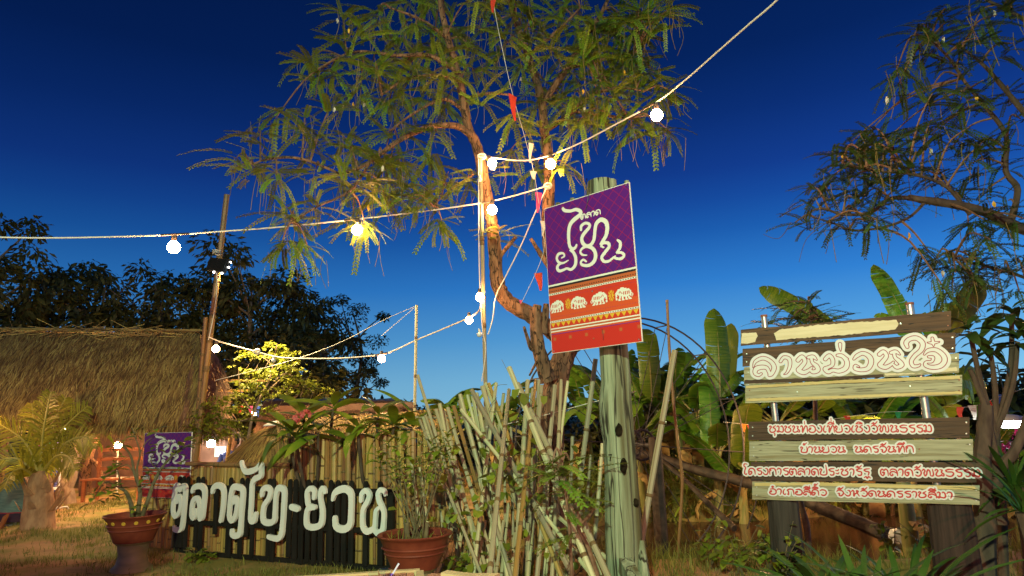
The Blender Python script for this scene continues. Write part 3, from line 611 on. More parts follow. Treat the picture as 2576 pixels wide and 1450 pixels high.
LOGO = [[(1165,735,34),(1185,755,40),(1240,760,36),(1300,745,40),(1345,765,46),(1340,800,50),(1280,850,54),(1240,900,50),(1225,970,46),(1225,1050,42),(1235,1120,40),(1262,1150,40),(1290,1140,36),(1305,1110,26)],
 [(1352,955,30),(1355,915,38),(1395,885,34),(1435,895,36),(1435,930,40),(1385,990,46),(1360,1040,46),(1370,1090,46),(1410,1120,40),(1455,1105,44),(1485,1050,44),(1495,960,44),(1510,890,50),(1555,850,52),(1605,870,56),(1622,930,54),(1610,1010,50),(1575,1070,44),(1550,1100,20)],
 [(1152,1243,18),(1180,1225,22),(1165,1195,26),(1120,1205,36),(1102,1250,32),(1125,1290,30),(1170,1295,24),(1220,1268,14)], [(1150,1298,24),(1115,1320,36),(1108,1355,38),(1130,1378,36),(1175,1365,30),(1205,1352,28),(1250,1362,34),(1290,1320,42),(1298,1250,44),(1275,1190,38),(1235,1165,14)],
 [(1412,1215,14),(1365,1210,26),(1345,1180,28),(1365,1145,32),(1415,1125,36),(1475,1150,46),(1502,1210,48),(1485,1280,48),(1430,1320,40),(1365,1315,34),(1350,1285,28),(1375,1262,26),(1405,1280,22)],
 [(1585,1135,22),(1560,1120,30),(1580,1090,34),(1630,1090,40),(1640,1130,42),(1595,1190,44),(1565,1240,40),(1590,1280,36),(1640,1275,32),(1685,1240,26),(1705,1225,20)],
 [(1728,1060,26),(1755,1085,40),(1752,1140,40),(1722,1185,30)], [(1722,1188,30),(1770,1190,34),(1795,1215,36),(1770,1248,38),(1720,1250,32),(1690,1240,24)]]
Q0, Q1 = P(1371, 700, 6.12), P(1602, 700, 5.47); Q1.z = Q0.z+.02
SP = Plane(Q0, Q1-Q0, Z)
# corners of the panel in its own plane
SX0 = SP.loc(1378, 700)[0]; SX1 = SP.loc(1602, 690)[0]; SY1 = (SP.loc(1371, 521)[1]+SP.loc(1590, 461)[1])/2; SY0 = (SP.loc(1387, 889)[1]+SP.loc(1614, 862)[1])/2
LOGO_UV = [[((x-SX0)/(SX1-SX0), (y-SY0)/(SY1-SY0), .78*w/(SX1-SX0)) for x, y, w in st] for st in SP.strokes(LOGO, Z5)]
def market_panel(t, o, ex, ey, nrm, wd, ht, res, letters_part=True, depth=.012, uvs=1.0):
    """panel with origin o (lower left), in-plane axes ex, ey, towards viewer nrm"""
    T = lambda u, v, d=0: o+ex*(u*wd)+ey*(v*ht)+nrm*d
    body = MB().prism([T(0, 0), T(1, 0), T(1, 1), T(0, 1)], -nrm*depth).build('sign_panel', mEdge, t)
    mats = [mPurple, mWht, mBlk, mOrng, mRedP, mYel, mPurL, mRedG, mRedO]; mb = MB(); lv = [0]
    def q(u0, v0, u1, v1, m, d): mb.add([T(u0, v0, d), T(u1, v0, d), T(u1, v1, d), T(u0, v1, d)], [[0, 1, 2, 3]], m)
    d1, d2, d3 = .0012, .0022, .0032; F = lambda y: 1-y
    e = .004
    q(e, F(.541), 1-e, 1-e, 0, d1); q(e, F(.553), 1-e, F(.541), 1, d1); q(e, F(.566), 1-e, F(.553), 2, d1); q(e, F(.600), 1-e, F(.566), 3, d1); q(e, F(.612), 1-e, F(.600), 1, d1)
    q(e, F(.72), 1-e, F(.612), 4, d1); q(e, F(.785), 1-e, F(.72), 8, d1); q(e, F(.797), 1-e, F(.785), 1, d1); q(e, F(.834), 1-e, F(.797), 4, d1); q(e, F(.842), 1-e, F(.834), 1, d1); q(e, F(.853), 1-e, F(.842), 3, d1); q(e, F(.861), 1-e, F(.853), 1, d1); q(e, F(.872), 1-e, F(.861), 8, d1); q(e, F(.877), 1-e, F(.872), 6, d1); q(e, e*.7, 1-e, F(.877), 7, d1)
    for k in range(38):
        u = .012+k*.0262; q(u, F(.589), u+.013, F(.583), 2, d2); q(u, F(.6085), u+.015, F(.6035), 2, d2); q(u, F(.7935), u+.015, F(.7885), 2, d2); q(u+.004, F(.634), u+.012, F(.632), 6, d2); q(u+.004, F(.762), u+.012, F(.76), 6, d2)
    for k in range(16): a = .008+k*.0617; mb.add([T(a, F(.8), d2), T(a+.029, F(.829), d2), T(a+.058, F(.8), d2)], [[0, 1, 2]], 5)
    for k in range(6): a = .03+k*.187; q(a, F(.918), a+.032, F(.897), 3, d2)
    me = mb.mesh('print', mats, False, WL[t.name]); at = me.attributes.new('uvp', 'FLOAT_VECTOR', 'POINT')
    at.data.foreach_set('vector', np.array([((p-o).dot(ex)*uvs, (p-o).dot(ey)*uvs, 0) for p in mb.v], np.float32).ravel()); link('print', me, body)
    def bitmap(name, rows, u0, v0, u1, v1, m, flip=False):
        b2 = MB(); nr, nc = len(rows), len(rows[0])
        for j, r in enumerate(rows):
            r = r[::-1] if flip else r; i = 0
            while i < nc:
                if r[i] == '#':
                    k = i
                    while k < nc and r[k] == '#': k += 1
                    ua, ub = u0+(u1-u0)*i/nc, u0+(u1-u0)*k/nc; va, vb = v0+(v1-v0)*(nr-1-j)/nr, v0+(v1-v0)*(nr-j)/nr
                    b2.add([T(ua, va, d3), T(ub, va, d3), T(ub, vb, d3), T(ua, vb, d3)], [[0, 1, 2, 3]]); i = k
                else: i += 1
        b2.build(name, m, body)
    for u, v in ((.03, .985), (.97, .985), (.03, .015), (.97, .015), (.5, .06), (.52, .36)):
        c = T(u, v, .004); MB().prism([c+ex*.006*math.cos(a)+ey*.006*math.sin(a) for a in np.linspace(0, 6.283, 8)[:-1]], nrm*.004).build('screw', mRust if u == .5 else mSteel, body)
    for u, fl in ((.005, True), (.265, False), (.49, True), (.765, False)): bitmap('elephant', ELE, u, F(.733), u+.185 if u > .01 else u+.17, F(.652), mWht, fl)
    for u in (.195, .685): bitmap('star', STAR, u, F(.725), u+.072, F(.655), mYel)
    sts = [[(x*wd, y*ht, w*wd) for x, y, w in st] for st in LOGO_UV]
    sts += row_strokes('ตลาด', .44*wd, .848*ht, .675*wd, .848*ht, .034*ht, .0105*wd)
    f, x0, y0 = sfield(sts, res, 0); mb = MB(); solid(f, x0, y0, res, lambda x, y, d: o+ex*x+ey*y+nrm*d, d3, d1, mb); mb.build('lettering', mWht, body, label='white Thai market lettering')
    return body
def market_sign():
    base = P(1560, 1300, 6.0); base.z = 0
    t = thing('market_sign', base, 'large purple and red market sign with elephants nailed high on a thick weathered post', 'sign')
    wd, ht = SX1-SX0, SY1-SY0; o = SP.to3(SX0, SY0, 0)
    market_panel(t, o, SP.x, SP.y, SP.n, wd, ht, .0042)
    # post: lumpy weathered trunk with a vertical split, at depth just behind the panel
    Yp = 6.02; rows = [(458, 1514, 36), (560, 1518, 38), (700, 1526, 38), (880, 1543, 36), (960, 1549, 37.5), (1015, 1547, 41), (1060, 1551, 42), (1110, 1557, 39.5), (1200, 1563, 41), (1300, 1567, 45), (1345, 1569, 46), (1440, 1571, 46), (1500, 1573, 47)]
    mb = MB(); n = 26; rings = []; 
    for py, px, hw in rows: c = P(px, py, Yp); rings.append((c, hw/FPX*(c-EYE).dot(_f)))
    rings[-1][0].z = -.05; dense = []
    for i in range(len(rings)-1):
        for k in range(4): u = k/4; dense.append((rings[i][0].lerp(rings[i+1][0], u), rings[i][1]*(1-u)+rings[i+1][1]*u))
    dense.append(rings[-1]); vs = []
    for c, r in dense:
        for j in range(n):
            th = 2*math.pi*j/n; d = V(math.cos(th), math.sin(th), 0); q = r*(1+.035*mnoise.noise(V(d.x*3, d.y*3, c.z*.8))+.03*mnoise.noise(V(d.x*9, d.y*9, c.z*.5)))
            g = abs(((th-math.radians(-52)+math.pi) % (2*math.pi))-math.pi); q *= 1-.16*math.exp(-(g/.14)**2)
            vs.append(c+d*q)
    k = len(dense); mb.add(vs, [[i*n+(j+1) % n, i*n+j, (i+1)*n+j, (i+1)*n+(j+1) % n] for i in range(k-1) for j in range(n)]+[list(range(n))])
    post = mb.build('post', mPostW, t, True)
    def on_post(px, py): # first point of the ray at the post surface
        c = P(px, py, Yp); i = min(range(len(rows)), key=lambda k: abs(rows[k][0]-py)); r = rings[i][1]; ax = P(rows[i][1], rows[i][0], Yp); dx = c.x-ax.x-(py-rows[i][0])*0; s = math.sqrt(max(0, r*r-min(dx*dx, r*r*.98))); return P(px, py, Yp-s)
    for px, py, a, b in ((1557, 1083, 9, 17), (1568, 1173, 9, 20), (1600, 1265, 7, 11)):
        c = on_post(px, py); k = 6/1720; F = frame((EYE-c)); m2 = MB(); ring = [c+F.col[1]*math.cos(q)*a*k*rnd(.8, 1.15)+F.col[2]*math.sin(q)*b*k*rnd(.85, 1.1) for q in np.linspace(0, 6.28, 13)[:-1]]
        m2.prism(ring, F.col[0]*.012).build('knot', mKnot, post)
    c = on_post(1535, 1150); F = frame(EYE-c); k = 6/1720; m2 = MB()
    m2.tube([c+F.col[0]*.006+F.col[1]*x*k+F.col[2]*y*k for x, y in ((-4, 5), (4, 6), (1, -1), (-1, -8))], .004, 6).build('number_seven', mKnot, post)
    # battens and cut pole ends behind the panel
    zt = SY1-.012
    MB().obox(SP.to3((SX0+SX1)/2-.02, zt+.012, -.03), SP.x*(wd*.42), SP.y*.011, SP.n*.012).build('batten', mPostW, t)
    for u in (.155, .335, .53, .735, .955):
        x = SX0+u*wd; MB().tube([SP.to3(x, SY0+.02, -.028), SP.to3(x, SY1+.028, -.028)], .021, 9).build('batten_pole', mPostW, t, True)
    for a, b in ((1465, 452), (1502, 448)):
        p = P(a+10, b+4, Yp-.05); MB().tube([p+V(0, 0, -.03), p+V(.004, 0, .018)], .003, 5).tube([p+V(.004, 0, .018), p+V(.005, 0, .022)], .008, 6).build('nail', mKnot, t)
    wires = ((1484, 476, 1476, 530), (1516, 828, 1520, 856))
    for x0, y0, x1, y1 in wires:
        a = SP.to3(*SP.loc(x0, y0), .008); b = SP.to3(*SP.loc(x1, y1), .012); MB().tube(spline([a, a.lerp(b, .5)+SP.x*.012+SP.n*.012, b], 4), .0022, 5).build('binding_wire', mDark, t)
market_sign()
# ------------------------------------------------------------------ second, smaller copy of the sign tied to the bamboo fence at the left
def small_sign():
    o = BP.to3(BP.loc(366, 1248)[0], BP.loc(366, 1249)[1], .06); b = BP.to3(BP.loc(490, 1250)[0], BP.loc(366, 1249)[1], .06); u = BP.to3(BP.loc(371, 1090)[0], BP.loc(371, 1090)[1], .06)
    t = thing('market_sign', V(o.x, o.y, 0), 'small purple and red elephant sign fixed to the bamboo fence behind the left flowerpot', 'sign')
    ex = (b-o).normalized(); ey = (u-o); ey = (ey-ex*ey.dot(ex)*.7).normalized(); n = ex.cross(ey).normalized()
    market_panel(t, o, ex, ey, n, (b-o).length*.97, (u-o).length, .005, uvs=1.3)
small_sign()
# ------------------------------------------------------------------ wooden plank sign on the right
YL, YR = 6.30, 5.56; W0, W1 = P(1880, 1040, YL), P(2425, 1030, YR); W1.z = W0.z
WP = Plane(W0, W1-W0, Z); ZA = zc(2900, 1150, 2.154); ZB = zc(3096, 1742, 2.576); ZG = zc(2600, 1742, 2.576)
PLANKS = [ # name, material, quad in the photo's own 4096 px: left x, top, bottom, right x, top, bottom
 ('B', (2963, 1320, 1384), (3804, 1244, 1319)), ('B', (2970, 1396, 1467), (3822, 1329, 1411)), ('C', (2976, 1470, 1540), (3836, 1413, 1492)), ('C', (2981, 1541, 1613), (3849, 1500, 1580)),
 ('B', (2993, 1688, 1763), (3878, 1669, 1753)), ('C', (2997, 1767, 1844), (3892, 1757, 1842)), ('B', (3003, 1849, 1924), (3906, 1849, 1931)), ('C', (3009, 1927, 1999), (3918, 1942, 2020))]
PLAQ = [[(245,690,10),(265,640,28),(330,612,34),(395,640,36),(425,690,40),(405,745,34),(385,757,28)], [(385,740,30),(360,695,34),(310,690,40),(270,705,42),(262,740,34),(290,757,28),(315,745,20)],
 [(480,640,26),(510,605,30),(555,620,34),(560,680,30),(535,735,20),(510,750,8)],
 [(630,630,36),(665,600,36),(690,640,36),(655,690,40),(635,715,40),(680,735,40),(725,715,30),(750,690,20)], [(720,605,30),(760,600,34),(790,625,14)], [(745,610,30),(755,650,30),(790,680,40),(800,715,40),(760,730,36),(735,712,24)],
 [(865,620,34),(900,590,36),(928,625,36),(925,670,32),(890,690,30),(865,705,40),(890,730,36),(930,715,34),(985,722,40),(1040,695,44),(1050,640,40),(1010,592,34),(970,587,26)], [(975,590,20),(1020,600,26),(1060,615,10)],
 [(992,490,30),(994,520,24),(997,550,8)],
 [(1110,620,20),(1140,590,34),(1190,570,36),(1245,600,44),(1258,650,44),(1230,700,40),(1170,712,36),(1122,700,34),(1125,675,24),(1155,685,14)],
 [(1330,580,36),(1365,556,36),(1390,594,36),(1355,645,40),(1335,672,40),(1380,690,40),(1425,670,30),(1450,645,20)], [(1430,565,30),(1470,556,34),(1505,580,14)], [(1455,566,30),(1465,606,30),(1500,637,40),(1522,670,40),(1480,690,36),(1450,668,24)],
 [(1570,515,30),(1560,480,40),(1590,448,40),(1650,440,44),(1700,482,44),(1690,540,40),(1635,590,36),(1604,640,34),(1622,680,34),(1665,677,24),(1680,665,14)],
 [(1715,580,16),(1750,545,34),(1820,542,40),(1880,590,44),(1888,640,44),(1850,680,44),(1780,690,40),(1728,672,36),(1735,645,26),(1780,640,26),(1790,605,30),(1755,600,24)],
 [(1745,478,10),(1790,480,28),(1845,472,10)], [(1785,440,24),(1792,480,28),(1795,508,10)]]
def wooden_sign():
    base = WP.to3(.8, 0, 0); base.z = 0
    t = thing('wooden_sign', base, 'weathered plank sign with white Thai plaques on dark timber posts beside the pond', 'sign')
    d0, th = .0, .026; planks = []
    def c4(x, y, d=0): return WP.to3(*WP.loc(x*K4, y*K4), d)
    for k, (kind, l, r) in enumerate(PLANKS):
        q = [c4(l[0], l[2]), c4(r[0], r[2]), c4(r[0], r[1]), c4(l[0], l[1])]; m = 10; bot = []; top = []
        for i in range(m+1):
            a = i/m; w1, w2 = (rnd(-.003, .003) if 0 < i < m else 0), (rnd(-.003, .003) if 0 < i < m else 0); bot.append(q[0].lerp(q[1], a)+Z*w1); top.append(q[3].lerp(q[2], a)+Z*w2)
        tilt = WP.n*rnd(-.003, .006)
        planks.append(MB().prism([p+tilt for p in bot]+[p+tilt for p in top[::-1]], -WP.n*th).build('plank', mPlankB if kind == 'B' else mPlankC, t, label=[
            'top brown plank with a cream paint patch', 'brown plank behind the large plaque', 'cream plank under the large plaque', 'greyish plank with yellow edges', 'dark brown plank with the first red text row', 'cream plank with the second red text row', 'dark brown plank with the third red text row', 'cream plank with the fourth red text row'][k]))
    def area(conv, pts, d, mtl, name, par, wob=.5):
        poly = []
        for i in range(len(pts)):
            a, b = pts[i], pts[(i+1) % len(pts)]; n = max(1, int(math.hypot(b[0]-a[0], b[1]-a[1])/22))
            for k in range(n): u = k/n; poly.append(WP.to3(*WP.loc(*conv(a[0]+(b[0]-a[0])*u+rnd(-wob, wob)*5, a[1]+(b[1]-a[1])*u+rnd(-wob, wob)*5)), d))
        MB().prism(poly[::-1] if False else poly, -WP.n*.0035).build(name, mtl, par)
    area(ZA, [(440, 455), (425, 400), (470, 365), (800, 325), (1470, 280), (1492, 315), (1470, 365), (1000, 415)], .0105, mPatch, 'paint_patch', planks[0], .9)
    area(ZA, [(142, 488), (142, 398), (268, 388), (280, 420), (262, 470), (220, 484)], .0105, mPatch, 'paint_patch', planks[0], .7)
    area(ZA, [(1380, 762), (1372, 742), (1840, 738), (1848, 700), (1990, 690), (2000, 722)], .0105, mPatch, 'paint_patch', planks[2], .5)
    area(ZA, [(165, 832), (168, 800), (900, 775), (1365, 748), (1368, 772), (700, 812)], .0105, mPlankB, 'bare_edge', planks[2], .5)
    area(ZA, [(178, 872), (182, 850), (1000, 800), (2020, 762), (2022, 790), (1000, 825)], .0105, mPlankY, 'yellow_edge', planks[3], .4)
    area(ZA, [(182, 982), (186, 958), (1000, 935), (2035, 895), (2040, 918), (1000, 958)], .0105, mPlankY, 'yellow_edge', planks[3], .4)
    area(ZB, [(-200, 490), (500, 484), (1400, 510), (2070, 525), (2080, 560), (1400, 545), (400, 515), (-200, 522)], .0105, mPlankY, 'yellow_edge', planks[7], .5)
    for k in range(8): # screws at the plank ends
        (_, l, r) = PLANKS[k]
        for u, v in ((.02, .3), (.985, .25), (.02, .75), (.985, .78), (.24, .5), (.76, .45)):
            if k in (1, 2) and .1 < u < .9: continue
            x = l[0]+(r[0]-l[0])*u; y0 = l[1]+(r[1]-l[1])*u; y1 = l[2]+(r[2]-l[2])*u; c = c4(x, y0+(y1-y0)*v, .004); MB().prism([c+WP.x*.006*math.cos(a)+WP.y*.006*math.sin(a) for a in np.linspace(0, 6.283, 8)[:-1]], WP.n*.006).build('screw', mSteel if (k+int(u*10)) % 3 else mRust, planks[k])
    # poles behind the boards and the timber posts below
    for (x, y0, y1, r) in ((1930, 792, 1300, .028), (2308, 760, 1300, .031)):
        sx = WP.loc(x, 900)[0]; z1 = WP.loc(x, y0)[1]; z0 = WP.loc(x, y1)[1]
        pole = MB().tube([WP.to3(sx+.02, z0, -.075), WP.to3(sx-.0, z1, -.062)], r, 14).build('steel_pole', mSteel, t, True)
        a = WP.to3(sx, z1-.012, -.062); MB().tube([a, a+Z*.02], r+.003, 14).build('pole_cap', mRust, pole, True)
    for x, y1, hw, m_, lb in ((1964, 1260, .132, mStump, 'grey black left post'), (2392, 1274, .16, mStump2, 'black right post with reddish shade painted in')):
        sx, z1 = WP.loc(x, y1); z1w = WP.to3(sx, z1, 0).z; mb = MB(); n = 22; k = 14; vs = []
        for i in range(k+1):
            z = -.1+(z1w+.1+.03)*i/k; c = WP.to3(sx, 0, -.03-hw*.75); 
            for j in range(n):
                a = 2*math.pi*j/n; q = hw*(1+.05*mnoise.noise(V(math.cos(a)*4, math.sin(a)*4, z*.7+x))+.035*math.sin(a*9+x)); e = (abs(math.cos(a))**4+abs(math.sin(a))**4)**-.25; q *= .5+.5*e; q *= (1.07-.1*i/k) if i < k else .93
                vs.append(V(c.x, c.y, z)+WP.x*(math.cos(a)*q)+WP.n*(math.sin(a)*q*.8))
        mb.add(vs, [[i*n+j, i*n+(j+1) % n, (i+1)*n+(j+1) % n, (i+1)*n+j] for i in range(k) for j in range(n)]+[[k*n+j for j in range(n)]]).build('timber_post', m_, t, True, label=lb)
    # plaques and lettering
    S = WP.strokes(PLAQ, ZA); h = .004
    f, x0, y0 = sfield(S, h, .052); mb = MB(); solid(f+.026, x0, y0, h, WP.to3, .0165, .0085, mb); 
    pq = mb.build('plaque', mPlaque, planks[1], label='large white cut-out plaque')
    h = .0025; f, x0, y0 = sfield(S, h, .012); mb = MB(); solid(.0031-np.abs(f-.0005), x0, y0, h, WP.to3, .018, .0166, mb); mb.build('lettering', mCrim, planks[1], label='crimson outline letters')
    rows = [('ชุมชนท่องเที่ยวเชิงวัฒนธรรม', ZA, (383, 1250), (1790, 1248), 58, 4), ('บ้านยวน นครจันทึก', ZA, (652, 1424), (1632, 1420), 52, 5), ('โครงการตลาดประชารัฐ ตลาดวัฒนธรรม', ZB, (-310, 402), (2138, 425), 66, 6), ('อำเภอสีคิ้ว จังหวัดนครราชสีมา', ZB, (-48, 605), (1850, 648), 58, 7)]
    for text, cv, a, b, hz, k in rows:
        text = text.replace('ำ', 'ํา'); p, q = WP.loc(*cv(*a)), WP.loc(*cv(*b)); hh = WP.loc(*cv(a[0], a[1]-hz))[1]-p[1]
        S = row_strokes(text, p[0], p[1], q[0], q[1], hh, .0105)
        h = .0036; f, x0, y0 = sfield(S, h, .03); mb = MB(); solid(f+.0125, x0, y0, h, WP.to3, .0135, .008, mb); mb.build('plaque', mPlaque, planks[k])
        h = .0022; f, x0, y0 = sfield(S, h, .01); mb = MB(); solid(f, x0, y0, h, WP.to3, .0148, .0136, mb); mb.build('lettering', mRed, planks[k], label='red Thai text row')
wooden_sign()
# ------------------------------------------------------------------ leaning bamboo stakes between the fence and the sign post
S5 = (1600, 1300, 2.339); S6 = (1700, 1742, 2.576)
STK5 = [(185,890,300,1180,26),(215,860,390,1450,28),(235,840,330,1130,26),(165,470,400,1250,28),(335,790,420,1060,30),(370,735,470,1280,34),(405,800,560,1450,32),(445,775,600,1300,34),(500,755,690,1400,34),(560,650,760,1450,36),(555,710,730,1300,32),
 (630,655,760,1180,28),(680,665,790,1300,32),(715,640,850,1450,36),(670,610,1100,1400,40),(770,570,900,1000,44),(800,550,1090,1290,38),(830,550,1000,1000,34),(570,790,1090,1450,32),(1020,400,1340,1200,46),(1100,550,1450,1300,46),(900,545,870,800,30),(970,640,950,800,28),
 (1020,610,990,900,34),(1195,520,1180,760,38),(1240,590,1215,800,26),(1270,520,1240,800,30),(1300,515,1250,1300,30),(1325,565,1290,1000,34),(1450,565,1400,1100,38),(1510,515,1480,1150,30),(1570,525,1490,1150,26),(1830,320,1720,1150,42)]
STK6 = [(340,760,230,1100,36),(400,850,330,1330,34),(470,900,390,1340,36),(540,930,450,1340,38),(620,880,525,1370,34),(700,830,640,1370,38),(810,880,740,1370,30),(930,1010,890,1400,34),(980,1000,940,1400,34),(1060,900,1020,1440,36),(1110,880,1060,1440,40),(1170,900,1130,1440,42),
 (1300,1000,1240,1450,36),(1370,960,1350,1450,40),(1540,940,1500,1440,44),(1390,640,1640,1200,46),(1450,600,1800,1440,46),(940,470,1500,950,36),(1470,1130,1740,1310,36),(330,500,260,900,30),(560,600,480,1200,30),(860,700,800,1300,30)]
STK_GROUND = []
def stakes():
    t = thing('stake_fence', G(1270, 1470), 'untidy fan of leaning cut bamboo stakes between the flowerpot and the sign post', 'bamboo fence')
    k = 0
    for L, (ox, oy, sc) in ((STK5, S5), (STK6, S6)):
        for x0, y0, x1, y1, w in L:
            a0, b0, a1, b1 = (ox+x0/sc)*K4, (oy+y0/sc)*K4, (ox+x1/sc)*K4, (oy+y1/sc)*K4; k += 1
            Yt = 6.95+.33*((k*37) % 10)/10-(.0 if a0 < 1300 else .12); Yb = 6.85+.3*((k*53) % 10)/10 - .35*max(0, (a1-1150)/400)
            if L is STK6: Yt -= .28; Yb -= .3
            if L is STK5 and x0 in (670, 1020, 1100, 570): Yt -= .3; Yb -= .45
            A, B = P(a0, b0, Yt), P(a1, b1, Yb); r = w/2/sc*K4/FPX*Yt
            d = B-A
            if B.z > 0 and not (L is STK6 and x0 == 1470): B = A+d*((A.z+.06)/(A.z-B.z))
            if (B-A).length > 3.4: B = A+(B-A)*(3.4/(B-A).length)
            inst('bamboo_stake', R_.choice(BAM_G if k % 9 else BAM_Y), t, pole_M(B, A, r*1.15)); STK_GROUND.append((A, B))
    # a few extra stakes filling the row at the back
    for i in range(16):
        px = 1075+i*27+rnd(-9, 9); Yb = 7.0; h = rnd(.9, 1.25)+.25*math.exp(-((px-1330)/120)**2); b = P(px, 1400, Yb); b.z = -.05; a = b+V(-.2+.42*(px-1075)/430+rnd(-.03, .03), rnd(.05, .2), h); inst('bamboo_stake', R_.choice(BAM_G), t, pole_M(b, a, rnd(.014, .021)))
    a, b = P(1052, 1045, 7.35), P(1125, 1048, 7.35); inst('cross_rail', BAM_G[0], t, pole_M(P(1040, 1050, 7.4), P(1240, 1052, 7.4), .012))
stakes()
# ------------------------------------------------------------------ vines on the stakes
def vine():
    t = thing('climbing_vine', G(1270, 1465), 'yellow green heart-leaved vine climbing over the bamboo stakes', 'vine'); mb = MB(); ml = []; tn = []
    anchors = [(1030, 1250), (1060, 1180), (1100, 1200), (1130, 1300), (1090, 1400), (1180, 1320), (1210, 1240), (1250, 1200), (1270, 1150), (1300, 1110), (1240, 1390), (1160, 1400), (1330, 1400), (1380, 1330), (1300, 1300), (1330, 1230), (1420, 1400), (1450, 1330), (1260, 1080), (1300, 1030), (1320, 990), (1225, 1150), (1180, 1130), (1140, 1130), (1120, 1250), (1420, 1120), (1470, 1430), (1380, 1440), (1300, 1440), (1210, 1440), (1110, 1330), (1050, 1330)]
    HEART = leaf_tpl(.095, .095, .25, 3, base=.9)
    for px, py in anchors:
        Y = 6.35+rnd(-.1, .35); p = P(px, py, Y); q = P(px+rnd(-30, 30), py+rnd(30, 90), Y+rnd(-.1, .1)); mb.tube(spline([p, p.lerp(q, .5)+V(rnd(-.06, .06), 0, rnd(-.03, .03)), q], 4), .0035, 4)
        for i in range(6 if px > 1090 else 8): c = p.lerp(q, rnd(-.15, 1))+V(rnd(-.13, .13), rnd(-.12, .12), rnd(-.12, .12)); ml.append((0, TM(c, frame(V(rnd(-1, 1), rnd(-1.0, .2), rnd(-1.2, .2)), roll=rnd(-.6, .6)), rnd(.6, 1.25)))); tn.append(rnd(0, 1))
    for pts in (((1312, 1010), (1290, 960), (1262, 905)), ((1246, 1030), (1248, 975), (1276, 968)), ((1300, 1030), (1230, 1035), (1250, 1000))):
        mb.tube(spline([P(x, y, 6.9) for x, y in pts], 5), .0028, 4)
    mb.build('stem', mStemG, t); v, f, tt = bake([HEART], ml, tn); o = link('foliage', npmesh('foliage', v-np.array(WL[t.name]), f, [mWeed], tt), t); o['kind'] = 'stuff'
vine()
# ------------------------------------------------------------------ sesbania trees: drooping feathery leaves in rosettes
def sesbania(name, base, label, limbs, clusters, nleaf, mtl, nobj=300, podn=60, flowers=10, group=None, sz=1.0, jit=26, extra=0, bk=1, bark=None):
    t = thing(name, base, label, 'tree', group); mb = MB(); nodes = []
    for pts, r0, r1, br in limbs:
        q = spline([P(*p) for p in pts], 5); mb.tube(q, lerps([r0*bk, r1*bk], len(q)), 9 if r0 > .04 else 6, m=0 if br else 1, jit=.1 if br else 0); nodes += q
    tw = MB(); ml = []; tn = []; pods = MB(); fl = MB(); cl = list(clusters)
    for i in range(extra):
        c = R_.choice(clusters); cl.append((c[0]+rnd(-70, 70), c[1]+rnd(-60, 60), c[2]+rnd(-.8, .8)))
    for px, py, Y in cl:
        c = P(px+rnd(-8, 8), py+rnd(-8, 8), Y); nn = min(nodes, key=lambda q: (q-c).length+.3*max(0, c.z-q.z-.6)); mid = nn.lerp(c, .5)+V(0, 0, .12*(nn-c).length+rnd(-.05, .1))
        tw.tube(spline([nn, mid, c], 4), lerps([.014, .006], 9), 5)
        ax = (c-mid); ax.z += .15; ax = ax.normalized()
        for k in range(nleaf):
            a = 2*math.pi*(k+rnd(-.3, .3))/nleaf; d = V(math.cos(a), math.sin(a), rnd(-.45, .5))+ax*.5; ml.append((R_.randrange(16), TM(c-ax*rnd(0, .22)+V(0, 0, rnd(-.05, .05)), frame(d, roll=rnd(-.3, .3)), sz*rnd(.6, 1.3)))); tn.append(rnd(0, 1))
        for k in range(int(podn/len(cl)*1.6+rnd(0, 1))):
            p = c+V(rnd(-.2, .2), rnd(-.2, .2), rnd(-.1, .05)); l = rnd(.25, .5); pods.tube(spline([p, p+V(rnd(-.04, .04), rnd(-.03, .03), -l*.5), p+V(rnd(-.07, .07), 0, -l)], 3), .0035, 4, t=rnd(0, 1))
    mb.build('trunk', [bark or mBark, mTwig], t, True); tw.build('twigs', mTwig, t)['kind'] = 'stuff'
    if podn: pods.build('pods', mPod, t)['kind'] = 'stuff'
    for k in range(flowers):
        c = R_.choice(cl); p = P(*c)+V(rnd(-.2, .2), -.1, -.15); f2 = MB()
        for q in range(3): v, f = leaf_tpl(.07, .035, .9, 3); M = TM(p, frame(V(rnd(-.5, .5), rnd(-.5, .2), -1)), rnd(.8, 1.2)); f2.add([M @ V(*x) for x in v], [list(x) for x in f[0]])
        f2.build('flower', mPetal if k % 3 else mYel, t)
    order = sorted(range(len(ml)), key=lambda i: (ml[i][1].translation-EYE).length); near = order[:nobj]; rest = order[nobj:]
    if nobj:
        mes = [npmesh('leaf', v, f, [mLeafSo if mtl is mLeafS else mtl]) for v, f in PIN]
        for i in near: inst('leaf', mes[ml[i][0]], t, ml[i][1])
    if rest:
        v, f, tt = bake(PIN, [ml[i] for i in rest], [tn[i] for i in rest]); o = link('foliage', npmesh('foliage', v-np.array(base), f, [mtl], tt), t); o['kind'] = 'stuff'
    return t
TY = 8.9
